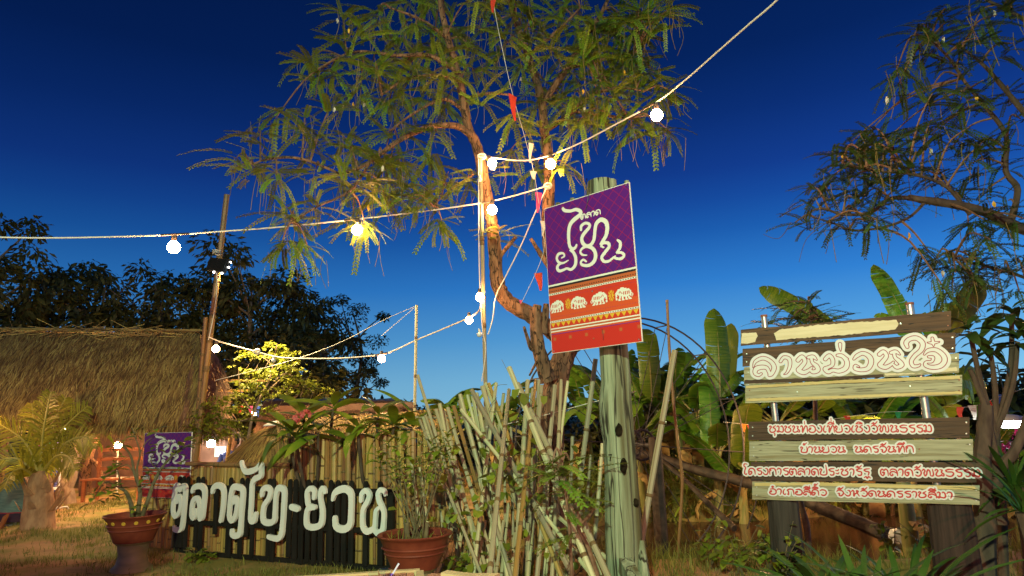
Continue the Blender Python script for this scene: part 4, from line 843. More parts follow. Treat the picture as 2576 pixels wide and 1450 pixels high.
def main_tree():
    b = P(1388, 1060, TY); b.z = -.05; base = V(b.x, b.y, 0)
    g = lambda *a: [(x, y, TY+d) for x, y, d in a]
    limbs = [([(1385, 1330, TY), (1390, 1060, TY), (1400, 960, TY), (1425, 880, TY), (1440, 860, TY-.05)], .17, .14, 1),
     (g((1425, 900, 0), (1405, 850, .05), (1385, 830, .05), (1340, 795, .0), (1285, 765, 0), (1258, 730, 0), (1248, 680, 0), (1242, 600, -.05), (1232, 530, -.1), (1215, 440, -.1), (1200, 370, -.1), (1178, 320, -.15), (1165, 250, -.2), (1150, 180, -.3), (1125, 90, -.3), (1110, 20, -.3), (1100, -60, -.3)), .125, .035, 1),
     (g((1440, 880, 0), (1440, 800, .1), (1410, 720, .1), (1385, 640, .1), (1378, 560, .1), (1382, 480, .1), (1380, 400, .1), (1370, 330, .15), (1362, 250, .2), (1335, 160, .2), (1300, 60, .2), (1270, -40, .2)), .11, .04, 1),
     (g((1380, 960, -.2), (1355, 880, -.25), (1348, 800, -.25), (1352, 768, -.25)), .11, .05, 1), (g((1358, 850, -.25), (1340, 880, -.3), (1326, 848, -.32), (1318, 822, -.32)), .035, .018, 1), (g((1366, 840, -.2), (1372, 790, -.2), (1374, 765, -.2)), .06, .035, 1),
     (g((1355, 900, -.3), (1340, 930, -.35), (1332, 945, -.4)), .02, .012, 1), (g((1245, 670, 0), (1262, 640, -.05), (1298, 596, -.1)), .035, .025, 1), (g((1382, 670, .1), (1360, 640, .05), (1335, 600, 0)), .045, .022, 1),
     (g((1192, 345, -.15), (1150, 318, -.3), (1090, 318, -.5), (1030, 340, -.7), (980, 370, -.9), (930, 410, -1.0), (860, 440, -1.1)), .05, .016, 1),
     (g((1178, 290, -.15), (1120, 250, -.3), (1050, 280, -.5), (980, 330, -.7)), .03, .01, 1), (g((1165, 250, -.2), (1230, 235, -.3), (1290, 240, -.4)), .03, .012, 1), (g((1160, 200, -.2), (1100, 190, -.4), (1020, 200, -.6), (960, 240, -.8)), .03, .01, 1),
     (g((1150, 180, -.3), (1080, 140, -.4), (1000, 140, -.6), (900, 130, -.8), (840, 150, -1)), .035, .01, 1), (g((1130, 100, -.3), (1060, 50, -.5), (980, 20, -.7)), .03, .01, 1), (g((1365, 260, .2), (1420, 180, .1), (1470, 100, 0), (1520, 20, 0), (1540, -40, 0)), .05, .02, 1),
     (g((1372, 330, .15), (1430, 290, 0), (1490, 240, -.2), (1560, 220, -.4), (1620, 230, -.5)), .04, .012, 1), (g((1440, 280, 0), (1520, 290, -.2), (1590, 300, -.4)), .025, .01, 1), (g((1330, 140, .2), (1400, 80, .2), (1460, 20, .2)), .035, .014, 1), (g((1430, 170, .1), (1520, 150, 0), (1600, 130, -.2)), .03, .01, 1),
     (g((1190, 440, -.1), (1130, 480, -.2), (1090, 520, -.4)), .016, .007, 1), (g((930, 410, -1.0), (880, 480, -1.1), (800, 520, -1.2), (730, 560, -1.2)), .018, .008, 1), (g((860, 440, -1.1), (760, 400, -1.2), (680, 400, -1.3), (630, 415, -1.3)), .018, .008, 1)]
    cl = [(700, 300), (650, 330), (680, 380), (760, 300), (640, 425), (600, 400), (800, 340), (880, 370), (960, 395), (1000, 425), (1080, 410), (700, 450), (720, 520), (790, 515), (740, 570), (700, 620), (780, 630), (870, 470), (930, 460), (1010, 470), (1090, 490), (890, 545), (930, 590), (840, 180), (790, 190), (770, 160), (870, 120), (900, 55), (950, 40), (1000, 100), (1050, 60), (1100, 120), (1150, 80), (1050, 165), (1000, 205), (940, 160), (980, 260), (1060, 250), (1120, 260), (900, 240), (1190, 170), (1230, 60), (1250, 150),
      (1330, 50), (1400, 40), (1450, 120), (1500, 60), (1560, 30), (1650, 10), (1690, 25), (1450, 200), (1520, 170), (1580, 140), (1610, 210), (1640, 190), (1660, 225), (1560, 280), (1590, 330), (1650, 320), (1690, 330), (1500, 250), (1430, 290), (1340, 240), (1300, 310), (1350, 330), (1280, 390), (1430, 420), (1480, 310), (1265, 580), (1250, 420), (1175, 470), (1130, 430), (1340, 430), (1700, 240), (1600, 60), (860, 30), (1000, 10), (1380, 110), (1300, 180), (1210, 240), (1540, 220), (1400, 240), (840, 250), (860, 330), (800, 430), (860, 420), (1020, 330), (1100, 330), (950, 510), (1110, 560)]
    cl = [(x, y, TY-1.3*max(0, (1200-x)/560)-.5*max(0, (x-1400)/300)+rnd(-.6, .6)) for x, y in cl]
    dense = [(rnd(880, 1650), rnd(-60, 260), TY+rnd(-1.2, .9)) for _ in range(28)]+[(rnd(960, 1110), rnd(380, 520), TY-.6+rnd(-.5, .5)) for _ in range(8)]+[(rnd(1420, 1640), rnd(40, 300), TY-.3+rnd(-.7, .7)) for _ in range(18)]
    sesbania('sesbania_tree', base, 'tall feathery-leaved tree with two curved trunks behind the market sign, hung with bulbs', limbs, cl+dense, 12, mLeafS, 300, 360, 16, sz=1.05)
main_tree()
def right_tree():
    Y = 6.9; g = lambda *a: [(x, y, Y+d) for x, y, d in a]
    bp = P(2760, 1000, Y+.4); base = V(bp.x, bp.y, 0)
    limbs = [([(2790, 1330, Y+.4), (2760, 900, Y+.4), (2740, 640, Y+.4), (2730, 300, Y+.5), (2700, 0, Y+.5)], .2, .1, 1), (g((2740, 720, .4), (2640, 610, .3), (2550, 568, .2), (2480, 535, .1), (2400, 515, .05), (2330, 505, 0), (2285, 497, 0)), .10, .045, 1),
     (g((2300, 500, 0), (2240, 500, -.05), (2190, 535, -.1), (2120, 540, -.1), (2060, 525, -.15), (2000, 560, -.2)), .035, .01, 1), (g((2330, 505, 0), (2290, 545, 0), (2230, 570, -.05), (2150, 580, -.1), (2090, 560, -.1), (2040, 545, -.15)), .025, .008, 1),
     (g((2540, 565, .2), (2560, 480, .2), (2530, 430, .2), (2530, 340, .2), (2480, 270, .2), (2430, 210, .2), (2390, 150, .2), (2340, 100, .1)), .05, .015, 1), (g((2720, 400, .4), (2620, 330, .3), (2540, 240, .3), (2480, 170, .2), (2420, 120, .2)), .06, .015, 1), (g((2440, 540, .1), (2380, 470, 0), (2300, 440, -.1), (2200, 430, -.2), (2120, 410, -.3)), .03, .01, 1),
     (g((2720, 200, .5), (2640, 100, .4), (2560, 40, .3), (2480, 0, .3)), .05, .02, 1), (g((2740, 900, .4), (2650, 740, .3), (2580, 700, .2), (2480, 670, .2), (2400, 650, .1)), .035, .01, 1), (g((1990, 560, -.2), (1960, 600, -.2), (1920, 590, -.2)), .006, .003, 1), (g((2080, 560, -.15), (2030, 600, -.15), (2010, 660, -.15)), .006, .003, 1)]
    cl = [(2030, 555), (2050, 470), (2090, 440), (2130, 470), (2170, 380), (2110, 400), (2060, 510), (2150, 500), (2200, 430), (2230, 370), (2250, 480), (2290, 420), (2320, 350), (2350, 440), (2390, 380), (2430, 320), (2270, 340), (2200, 340), (2350, 300), (2420, 270), (2480, 350), (2520, 420), (2440, 420), (2400, 480), (2480, 480), (2540, 500), (2300, 160), (2260, 170), (2350, 110), (2380, 60), (2420, 150), (2460, 90), (2500, 40), (2540, 110), (2480, 200), (2540, 220), (2400, 220), (2340, 230), (2380, 20), (2450, 10), (2540, 10), (2300, 80), (2560, 300), (2200, 510), (2120, 560), (2180, 560), (2360, 650), (2420, 640), (2470, 660), (2520, 690), (2400, 690), (2340, 640), (2440, 700), (2560, 650), (2470, 560), (2430, 560)]
    cl = [(x, y, Y+rnd(-.5, .6)) for x, y in cl]
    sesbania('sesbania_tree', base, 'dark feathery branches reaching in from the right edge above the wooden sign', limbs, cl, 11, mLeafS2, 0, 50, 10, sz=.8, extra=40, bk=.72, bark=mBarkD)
right_tree()
def sesb_sapling():
    Y = 5.75; base = G(1480, 1500); base = V(base.x, Y+.05, 0)
    limbs = [([(1440, 1480, Y+.05), (1432, 1330, Y), (1420, 1220, Y), (1412, 1130, Y)], .016, .006, 0), ([(1520, 1500, Y+.1), (1480, 1380, Y+.1), (1455, 1330, Y+.1), (1480, 1300, Y+.05), (1494, 1280, Y)], .022, .012, 0)]
    cl = [(1405, 1140, Y), (1385, 1170, Y-.05), (1425, 1155, Y+.05), (1400, 1195, Y-.05), (1430, 1215, Y+.02), (1365, 1185, Y+.1), (1440, 1290, Y+.1)]
    sesbania('sesbania_sapling', base, 'young feathery-leaved sapling in front of the bamboo stakes beside the sign post', limbs, cl, 7, mLeafSo, 300, 0, 0, sz=.95)
sesb_sapling()
def back_sapling(px, py, Y, label, n=9):
    b = P(px, 1100, Y); base = V(b.x, Y, 0)
    limbs = [([(px+20, 1150, Y), (px+10, py+120, Y), (px, py, Y)], .03, .008, 0)]
    cl = [(px+rnd(-90, 90), py+rnd(0, 90), Y+rnd(-.3, .3)) for _ in range(n)]+[(px, py, Y)]
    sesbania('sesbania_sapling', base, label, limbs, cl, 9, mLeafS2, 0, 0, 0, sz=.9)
back_sapling(2035, 750, 8.2, 'small feathery tree rising behind the left end of the wooden sign')
# ------------------------------------------------------------------ broad-leaf rosettes (frangipani), spear-leaf clumps, potted shrubs
def leafset(name, L, Wd, mtl, n=5, k=4, **kw): return [npmesh(name, *leaf_tpl(L*(.85+.1*i), Wd*(.9+.07*i), rnd(.5, 1.15), n, **kw), [mtl], smooth=True) for i in range(k)]
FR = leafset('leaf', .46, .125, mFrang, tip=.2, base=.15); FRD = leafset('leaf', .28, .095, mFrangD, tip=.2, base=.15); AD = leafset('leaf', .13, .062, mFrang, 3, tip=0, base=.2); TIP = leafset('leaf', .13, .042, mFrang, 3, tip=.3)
def rosette(t, c, meshes, n, up=V(0, 0, 1), zr=(-.65, .6), s=1.0):
    for k in range(n):
        a = k*2.4+rnd(-.3, .3); z = zr[1]+(zr[0]-zr[1])*k/n+rnd(-.15, .15); d = V(math.cos(a), math.sin(a), z)+up*.2; inst('leaf', R_.choice(meshes), t, TM(c+up*(.06-.12*k/n), frame(d, roll=rnd(-.4, .4)), s*rnd(.75, 1.15)))
def frangipani(cx, Y, tips, label, meshes=FR, n=12, base_px=1200, flowers=None, s=1.0, tr=.022, group=None, crown=None):
    b = P(cx, base_px, Y); base = V(b.x, Y, gz(b.x, Y)); t = thing('frangipani_shrub', base, label, 'shrub', group); mb = MB(); fork = base+V(0, 0, .45)
    if crown: fork = P(*crown)
    mb.tube([base, base.lerp(fork, .5)+V(.02, 0, 0), fork], [tr*1.5, tr*1.3, tr*1.2], 8)
    for px, py, dy in tips:
        c = P(px, py, Y+dy); mb.tube(spline([fork, fork.lerp(c, .55)+V((c.x-fork.x)*.15, 0, -.03), c], 4), lerps([tr, tr*.7], 9), 7); rosette(t, c, meshes, n, (c-fork).normalized(), zr=(-.6, .95), s=s)
    mb.build('stem', mBarkD, t, True)
    if flowers:
        for px, py, dy in flowers:
            c = P(px, py, Y+dy); fb = MB()
            for q in range(9):
                d = rdir(-.2, 1); cc = c+d*.055
                for j in range(5): a = j*1.257; e = frame(d); u = e.col[1]*math.cos(a)+e.col[2]*math.sin(a); w = e.col[1]*-math.sin(a)+e.col[2]*math.cos(a); fb.add([cc, cc+u*.022+w*.012+d*.006, cc+u*.036+d*.004, cc+u*.022-w*.012+d*.006], [[0, 1, 2, 3]])
            fb.build('flower_head', mFlower, t)
    return t
mFlower = mat('red_petals', (.55, .05, .06), (.65, .18, .16), sc=30, rough=.5, transl=.2); mPink = mat('magenta_bracts', (.60, .04, .28), (.68, .09, .36), sc=20, rough=.5, transl=.25)
frangipani(790, 8.0, [(725, 1085, -.3), (765, 1055, .0), (838, 1030, -.1), (800, 1090, -.4), (745, 1110, -.45)], 'frangipani with red flowers leaning over the left end of the tall bamboo fence', flowers=[(768, 1046, -.6), (750, 1056, -.6)], n=10)
frangipani(930, 7.7, [(950, 1050, -.1), (990, 1075, -.2), (900, 1082, -.3), (1035, 1080, -.25)], 'frangipani with long leaves standing over the right half of the tall bamboo fence', n=10)
def clump(cx, cy, Y, n, L, Wd, label, name='spear_leaf_plant', spread=.5, mtl=None, base_z=None, trunk=0, group=None):
    p = P(cx, cy, Y); base = V(p.x, Y, gz(p.x, Y)); t = thing(name, base, label, 'plant', group); ms = [npmesh('leaf', *leaf_tpl(L*(.75+.13*k), Wd, rnd(.35, .95), 7, .25, tip=.7, base=.8), [mtl or mSpear], smooth=True) for k in range(4)]
    c0 = base if not trunk else V(p.x, Y, p.z)
    if trunk: MB().tube(spline([base, base.lerp(c0, .5)+V(.04, 0, 0), c0], 4), lerps([trunk*1.2, trunk], 9), 8, jit=.08).build('trunk', mBarkD, t, True)
    for k in range(n):
        a = rnd(0, 6.283); e = rnd(.5, 1) if not trunk else rnd(.1, 1); el = math.pi/2*(1-spread*e*1.15) if not trunk else math.pi/2*(1-1.25*e)
        d = V(math.cos(a)*math.cos(el), math.sin(a)*math.cos(el), math.sin(el)); q = c0+V(math.cos(a), math.sin(a), 0)*rnd(0, .07)
        inst('leaf', R_.choice(ms), t, TM(q+V(0, 0, .01), frame(d, roll=rnd(-.5, .5)), rnd(.8, 1.15)))
for k, (cx, cy, Y, n, L, lb) in enumerate([(2085, 1470, 5.2, 22, .78, 'dark green strap-leaved clump at the foot of the left timber post'), (2180, 1475, 5.1, 26, .80, 'dense strap-leaved clump midway between the two timber posts'), (2275, 1440, 5.35, 24, .82, 'upright strap-leaved clump close to the right timber post'), (2035, 1485, 4.9, 14, .7, 'low strap-leaved clump in front of the left timber post'), (2240, 1500, 4.75, 20, .66, 'low strap-leaved clump at the bottom edge between the posts')]):
    clump(cx, cy, Y, n+8, L, .052, lb, group='strap-leaved clumps under the wooden sign')
clump(2552, 1222, 5.85, 30, .55, .05, 'dracaena with long drooping dark leaves at the right edge beside the wooden sign', name='dracaena', trunk=.045)
clump(2575, 1290, 5.2, 22, .55, .045, 'second dracaena low in the bottom right corner', name='dracaena', trunk=.05)
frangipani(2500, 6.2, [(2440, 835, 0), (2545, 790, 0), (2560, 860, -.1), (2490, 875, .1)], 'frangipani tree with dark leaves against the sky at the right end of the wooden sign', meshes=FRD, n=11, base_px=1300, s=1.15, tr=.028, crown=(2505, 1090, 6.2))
# bare grey trunk behind the right end of the boards
def grey_trunk():
    p = P(2470, 1240, 5.9); base = V(p.x, 5.9, 0); t = thing('bare_tree', base, 'thick grey trunk with forked branches right of the plank sign', 'tree'); g = lambda *a: [P(x, y, 5.9+d) for x, y, d in a]; mb = MB()
    for pts, r0, r1 in ((g((2480, 1480, 0), (2476, 1300, 0), (2470, 1180, 0), (2476, 1090, 0), (2480, 1020, 0)), .085, .055), (g((2520, 1320, 0), (2510, 1200, 0), (2555, 1130, -.05), (2590, 1040, -.05)), .05, .035), (g((2512, 1200, 0), (2490, 1080, 0), (2470, 1000, .1), (2440, 930, .1)), .035, .02)):
        q = spline(pts, 5); mb.tube(q, lerps([r0, r1], len(q)), 9, jit=.06)
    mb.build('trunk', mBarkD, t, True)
grey_trunk()
def flower_pot(px, py_rim, Y, rr, label, dots=False, shrub=None):
    c = P(px, py_rim, Y); zr = c.z; base = V(c.x, Y, gz(c.x, Y)); t = thing('potted_shrub', base, label, 'potted plant'); H = zr-base.z
    prof = [(.62, -.42), (.70, -.30), (.80, -.18), (.86, -.12), (.84, -.105), (.89, -.02+.0), (.94, .02), (.98, .03), (1.0, .05), (.97, .065), (.86, .05), (.82, -.04)]
    k = .42*H/.42; bowl = [(r*rr, zr-base.z+z*(H*.45/.42)*1.0-.05*rr*0) for r, z in prof]
    b = MB().lathe(base, bowl, 32, cap=False); b.build('bowl', mTerra, t, True)
    z0 = zr-base.z-H*.45; ped = [(rr*.62, z0-.002), (rr*.50, z0-.03), (rr*.44, z0*.55), (rr*.50, z0*.25), (rr*.64, .03), (rr*.66, 0)]
    MB().lathe(base, ped[::-1], 28).build('pedestal', mCement, t, True)
    MB().lathe(base, [(rr*.84, zr-base.z-.05), (rr*.5, zr-base.z-.02), (.001, zr-base.z-.01)], 24, cap=False).build('soil', mSoil, t, True)
    for s in (.985,):
        MB().lathe(base, [(rr*.862, H-.12*H*1.07-.008), (rr*.885, H-.12*H*1.07), (rr*.862, H-.12*H*1.07+.010)], 32, cap=False).build('ridge', mTerra, t, True); MB().lathe(base, [(rr*.79, H-.2*H*1.07-.008), (rr*.815, H-.2*H*1.07), (rr*.795, H-.2*H*1.07+.010)], 32, cap=False).build('ridge', mTerra, t, True)
    if dots:
        for k in range(9):
            a = -math.pi/2+(k-4)*.42+.12; z = H-.055*H; q = base+V(math.cos(a)*rr*.90, math.sin(a)*rr*.90, z); n = V(math.cos(a), math.sin(a), -.5).normalized(); F = frame(n); MB().prism([q+F.col[1]*.02*math.cos(u)+F.col[2]*.02*math.sin(u)-n*.004 for u in np.linspace(0, 6.283, 11)[:-1]], n*.008).build('gold_dot', mGold, t)
    return t, V(base.x, base.y, zr)
def potted():
    t, c = flower_pot(340, 1302, 7.75, .315, 'red clay bowl planter on a pedestal with a bare-branched desert rose by the small sign', dots=True)
    mb = MB(); g = lambda x, y, d=0: P(x, y, 7.75+d)
    br = [([(335, 1310), (330, 1270), (318, 1240), (300, 1225)], .045, .02), ([(345, 1310), (350, 1270), (352, 1230), (338, 1190), (330, 1150), (310, 1120)], .045, .012), ([(355, 1305), (372, 1260), (385, 1220), (405, 1180), (440, 1140), (462, 1125), (490, 1115)], .04, .008), ([(350, 1240), (345, 1180), (352, 1140), (340, 1100), (332, 1075)], .02, .007), ([(338, 1190), (320, 1170), (300, 1178), (278, 1190)], .014, .006), ([(325, 1250), (305, 1225), (300, 1200), (290, 1170)], .02, .007), ([(310, 1235), (285, 1220), (262, 1215), (235, 1255)], .014, .005), ([(385, 1220), (400, 1190), (380, 1160), (395, 1130)], .014, .006), ([(330, 1150), (315, 1130), (300, 1125), (285, 1135)], .012, .005), ([(352, 1140), (370, 1110), (395, 1095)], .012, .005), ([(405, 1180), (430, 1175), (455, 1178)], .01, .005), ([(318, 1240), (300, 1245), (282, 1240)], .012, .005), ([(352, 1230), (375, 1215), (372, 1190)], .012, .005)]
    for pts, r0, r1 in br: q = spline([g(x, y, rnd(-.06, .06)) for x, y in pts], 5); mb.tube(q, lerps([r0*.62, r1*.7], len(q)), 7, jit=.05)
    mb.build('stem', mStemG, t, True)
    for x, y in ((278, 1190), (290, 1170), (300, 1178), (285, 1135), (310, 1120), (340, 1098), (395, 1130), (372, 1190), (455, 1178), (490, 1115), (462, 1125), (282, 1240), (262, 1215), (235, 1258), (395, 1095), (270, 1245), (300, 1225), (365, 1210), (440, 1145), (340, 1290)):
        rosette(t, g(x, y, rnd(-.1, .05)), AD, 5, zr=(-.3, .6))
    t, c = flower_pot(1044, 1352, 6.05, .318, 'red clay bowl planter with a many-stemmed shrub at the right fence end')
    mb = MB(); g = lambda x, y, d=0: P(x, y, 6.05+d); mb2 = mb; tips = [(975, 1135), (1000, 1120), (960, 1170), (1020, 1150), (1060, 1110), (1085, 1130), (1110, 1125), (1095, 1165), (1120, 1160), (1040, 1180), (985, 1190), (1005, 1165), (1125, 1110), (1070, 1160), (950, 1150)]
    for i, (x, y) in enumerate(tips):
        x0 = 1018+(1.0*i/len(tips))*52 if i % 2 else 1062-i; q = spline([g(x0, 1362), g(x0+(x-x0)*.35, 1290, rnd(-.1, .1)), g(x, y, rnd(-.15, .15))], 5); MB().tube(q, lerps([.010, .003], len(q)), 6).build('stem', mStemG, t, True); rosette(t, q[-1], TIP, 9, zr=(-.2, 1.1)); 
        if i % 2: rosette(t, q[-3], TIP, 4, zr=(-.2, .8), s=.8)
    for x in (1022, 1070): MB().tube([g(x, 1368), g(x+3, 1315)], .022, 8).build('cut_stump', mStemG, t, True)
    gb = []; 
    for k in range(60): gb.append((0, TM(c+V(rnd(-.22, .22), rnd(-.22, .22), -.03), frame(V(rnd(-.6, .6), rnd(-.6, .6), 1)), rnd(.5, 1.1))))
    v, f, tt = bake([leaf_tpl(.13, .008, .6, 3)], gb, [rnd(0, 1) for _ in gb]); o = link('pot_grass', npmesh('pot_grass', v-np.array(WL[t.name]), f, [mGrass], tt), t); o['kind'] = 'stuff'
potted()
# ------------------------------------------------------------------ moringa sapling lit yellow
def moringa():
    Y = 11.4; b = P(612, 1170, Y); base = V(b.x, Y, 0); t = thing('moringa_sapling', base, 'slim sapling with airy leaves glowing yellow in lamplight behind the low fence', 'tree'); mb = MB(); g = lambda x, y, d=0: P(x, y, Y+d)
    br = [([(610, 1300), (612, 1200), (622, 1120), (635, 1050), (655, 1000), (680, 950), (692, 890), (698, 865)], .035, .008), ([(640, 1040), (610, 1000), (602, 960), (600, 930)], .014, .005), ([(655, 1000), (700, 960), (740, 920)], .016, .005), ([(635, 1050), (600, 1060), (560, 1050)], .012, .004), ([(622, 1120), (590, 1085), (560, 1080)], .012, .004), ([(690, 960), (720, 940), (760, 965), (790, 990)], .012, .004), ([(685, 920), (660, 900), (630, 905)], .01, .004)]
    for pts, r0, r1 in br: q = spline([g(x, y) for x, y in pts], 4); mb.tube(q, lerps([r0, r1], len(q)), 6)
    cl = [(700, 875), (690, 895), (715, 905), (660, 905), (640, 900), (735, 930), (720, 950), (690, 940), (660, 950), (640, 970), (610, 975), (600, 1000), (620, 940), (660, 990), (700, 985), (740, 960), (560, 1010), (540, 1030), (580, 1040), (610, 1030), (640, 1020), (560, 1065), (590, 1070), (530, 1080), (600, 1100), (570, 1095), (660, 1040), (790, 985), (765, 970), (545, 1050), (520, 1060), (510, 1090), (540, 1110), (720, 1000)]
    ml = []; LF = [leaf_tpl(.055, .045, .2, 2, base=.6)]
    for x, y in cl:
        p = g(x, y, rnd(-.35, .35)); n0 = g(x+rnd(5, 25)*(1 if x < 640 else -1), y+30); mb.tube([n0, n0.lerp(p, .6)+V(0, 0, .03), p], .004, 4)
        for k in range(6):
            a = rnd(0, 6.3); e = p+V(math.cos(a)*.32, math.sin(a)*.28, rnd(-.1, .12))
            for q in range(16):
                u = q/15; w = p.lerp(e, u)+V(0, 0, .06*u*(1-u)*4)+V(rnd(-.05, .05), rnd(-.05, .05), rnd(-.03, .03))*(1.2-u); ml.append((0, TM(w, frame(V(rnd(-1, 1), rnd(-1, 1), rnd(-.6, .2)), roll=rnd(-.5, .5)), rnd(.7, 1.4))))
    mb.build('trunk', mStemB, t, True); v, f, tt = bake(LF, ml, [rnd(0, 1) for _ in ml]); o = link('foliage', npmesh('foliage', v-np.array(base), f, [mMoringa], tt), t); o['kind'] = 'stuff'
moringa()
# ------------------------------------------------------------------ banana plants
def banana_leaf_mesh(L, Wd, droop, tears, seed):
    """two half-blades along a drooping mid-rib, torn into strips"""
    r = random.Random(seed); n = 22; mb = MB(); pts = []; ang = 0; p = V(0, 0, 0); 
    for i in range(n+1):
        t = i/n; a = -droop*t*t*1.7; pts.append(p.copy()); p = p+V(math.cos(a), 0, math.sin(a))*(L/n)
    W_ = lambda t: Wd*.5*min(1, (t/.12)**.6)*min(1, ((1-t)/.22)**.55+.04)
    for s in (1, -1):
        i = 0
        while i < n:
            k = min(n, i+(r.choice((1, 2, 2, 3)) if r.random() < tears else r.choice((3, 5, 7)))); sag = r.uniform(.05, .2)+(tears*.55*r.random()); gap = .0 if i == 0 else .12*tears
            vs = []; 
            for j in range(i, k+1):
                q = pts[j]; w = W_(j/n); jj = j+(gap if j == i else (-gap if j == k else 0)); q2 = pts[j].lerp(pts[min(n, j+1)], gap) if j == i else q
                vs += [q, q2+V(0, s*w*.55, .06*w-w*sag*.3), q2+V(w*.1, s*w*(1-sag*.25), .02*w-w*sag)]
            m = k-i; mb.add(vs, [[3*j+a, 3*j+a+1, 3*j+a+4, 3*j+a+3] if s > 0 else [3*j+a, 3*j+a+3, 3*j+a+4, 3*j+a+1] for j in range(m) for a in (0, 1)]); i = k
    mb.tube([q-V(0, 0, .008) for q in pts[::3]], lerps([.022, .006], len(pts[::3])), 5, m=1); return mb
BLM = [banana_leaf_mesh(L, w, d, t, k).mesh('leaf', [mBanana, mBanStem], True) for k, (L, w, d, t) in enumerate([(1.9, .55, .5, .5), (1.7, .5, .9, .6), (2.0, .55, 1.3, .8), (1.5, .46, .3, .6), (1.8, .52, 1.0, .9), (1.4, .40, .2, .5)])]
BLY = banana_leaf_mesh(1.8, .55, .1, .05, 31).mesh('leaf', [mBananaY, mBanStem], True)
BDRY = banana_leaf_mesh(1.2, .35, 1.9, .9, 9).mesh('dry_leaf', [mThatch, mThatch], True)
def banana(px, Y, h, n, label, leaves=None, lean=0, s=1.0, gx=None, dry=3):
    b = P(px, 1200, Y); base = V(b.x, Y, gz(b.x, Y)-.05); t = thing('banana_plant', base, label, 'banana plant', 'banana plants on the far bank of the pond'); top = base+V(lean, 0, h)
    q = spline([base, base.lerp(top, .5)+V(lean*.1, 0, 0), top], 4); MB().tube(q, lerps([.11*s, .07*s], len(q)), 10, jit=.04).build('stem', mBanStem, t, True)
    pet = MB()
    for k in range(n):
        a = k*2.4+rnd(-.4, .4); el = rnd(.35, 1.15); d = V(math.cos(a)*math.cos(el), math.sin(a)*math.cos(el), math.sin(el)); e = top+d*.4*s; pet.tube(spline([top-V(0, 0, .2), top+d*.12, e], 3), .022*s, 5); inst('leaf', R_.choice(BLM), t, TM(e, frame(d), s*rnd(.8, 1.1)))
    if n: pet.build('leaf_stalks', mBanStem, t, True)
    for k in range(dry): a = rnd(0, 6.3); inst('dry_leaf', BDRY, t, TM(top-V(0, 0, rnd(.2, .6)), frame(V(math.cos(a), math.sin(a), -.4)), s*rnd(.6, 1)))
    for item in leaves or []:
        (x0, y0), (x1, y1), dy, yl, mi = item; A = P(x0, y0, Y+dy); B = P(x1, y1, Y+dy+rnd(-.2, .2)); d = B-A; me = BLY if yl else BLM[mi]; L0 = max(v.co.length for v in me.vertices)
        sc = d.length/L0; inst('leaf', me, t, TM(A, frame(d, up=(V(0, -1, .25))), (sc, sc*.9, sc)))
    return t
BN = [(1625, 13.5, 1.5, 5, 'banana plant with a tall torn leaf just right of the sign post', [((1640, 1010), (1632, 805), 0, 0, 1), ((1610, 1000), (1575, 920), 0, 0, 4)]),
 (1800, 13.2, 1.2, 6, 'banana plant with an upright bright leaf left of the wooden sign', [((1812, 1000), (1806, 768), -.2, 0, 3), ((1790, 1130), (1786, 930), -.4, 0, 3), ((1830, 960), (1842, 812), 0, 1, 0), ((1815, 1000), (1875, 930), -.2, 0, 2)]),
 (1860, 12.9, .9, 6, 'short banana plant lit yellow beside the left ends of the planks', [((1868, 1180), (1872, 1060), -.3, 1, 0)]), (1760, 14.2, 1.3, 7, 'leaning banana plant with yellow stem above the dark log', []), (1720, 14.5, 1.6, 7, 'dark banana plant behind the thin bamboo pole', []),
 (1560, 14.8, 1.4, 7, 'dark banana plant behind the water wheel', []), (1490, 15.5, 1.3, 7, 'banana plant between the tree trunk and the water wheel', []), (1340, 15, 1.15, 6, 'low banana plant behind the bamboo stakes and the tree', []), (1240, 16, 1.2, 6, 'banana plant behind the tallest bamboo stakes', []), (1130, 15.5, 1.1, 7, 'banana plant behind the left bamboo stakes', []), (1080, 17.5, 1.2, 6, 'distant banana plant beside the brown roof end', []),
 (1960, 13.8, 1.3, 7, 'banana plant seen through the gap of the plank sign', []), (2060, 14, 1.3, 7, 'dark banana plant behind the middle of the plank sign', []), (2170, 13.5, 1.4, 7, 'banana plant behind the right half of the plank sign', []), (2300, 13, 1.4, 7, 'banana plant behind the right end of the plank sign', []), (2440, 12.5, 1.3, 7, 'banana plant with broad shaded leaves at the right edge', []), (2560, 12.8, 1.3, 6, 'banana plant at the far right edge above the tube lamp', []), (1660, 15.2, 1.5, 8, 'dense banana plant between the pole and the sign post', [])]
for px, Y, h, n, lb, lv in BN: banana(px, Y, h*1.0, n, lb, lv, lean=rnd(-.15, .15), s=rnd(.85, 1.0))
banana(2270, 8.6, 1.6, 0, 'nearer banana plant with tall leaves rising over the top plank of the sign', [((2300, 860), (2215, 652), 0, 0, 3), ((2290, 840), (2530, 735), .2, 0, 4), ((2370, 850), (2480, 700), -.2, 1, 0), ((2110, 830), (1925, 712), .3, 0, 3), ((2280, 830), (2215, 780), .2, 0, 1), ((2330, 960), (2520, 980), 0, 0, 4), ((2340, 1000), (2560, 900), .3, 0, 2), ((2320, 990), (2420, 1080), .1, 0, 1)], s=1.1, dry=2)
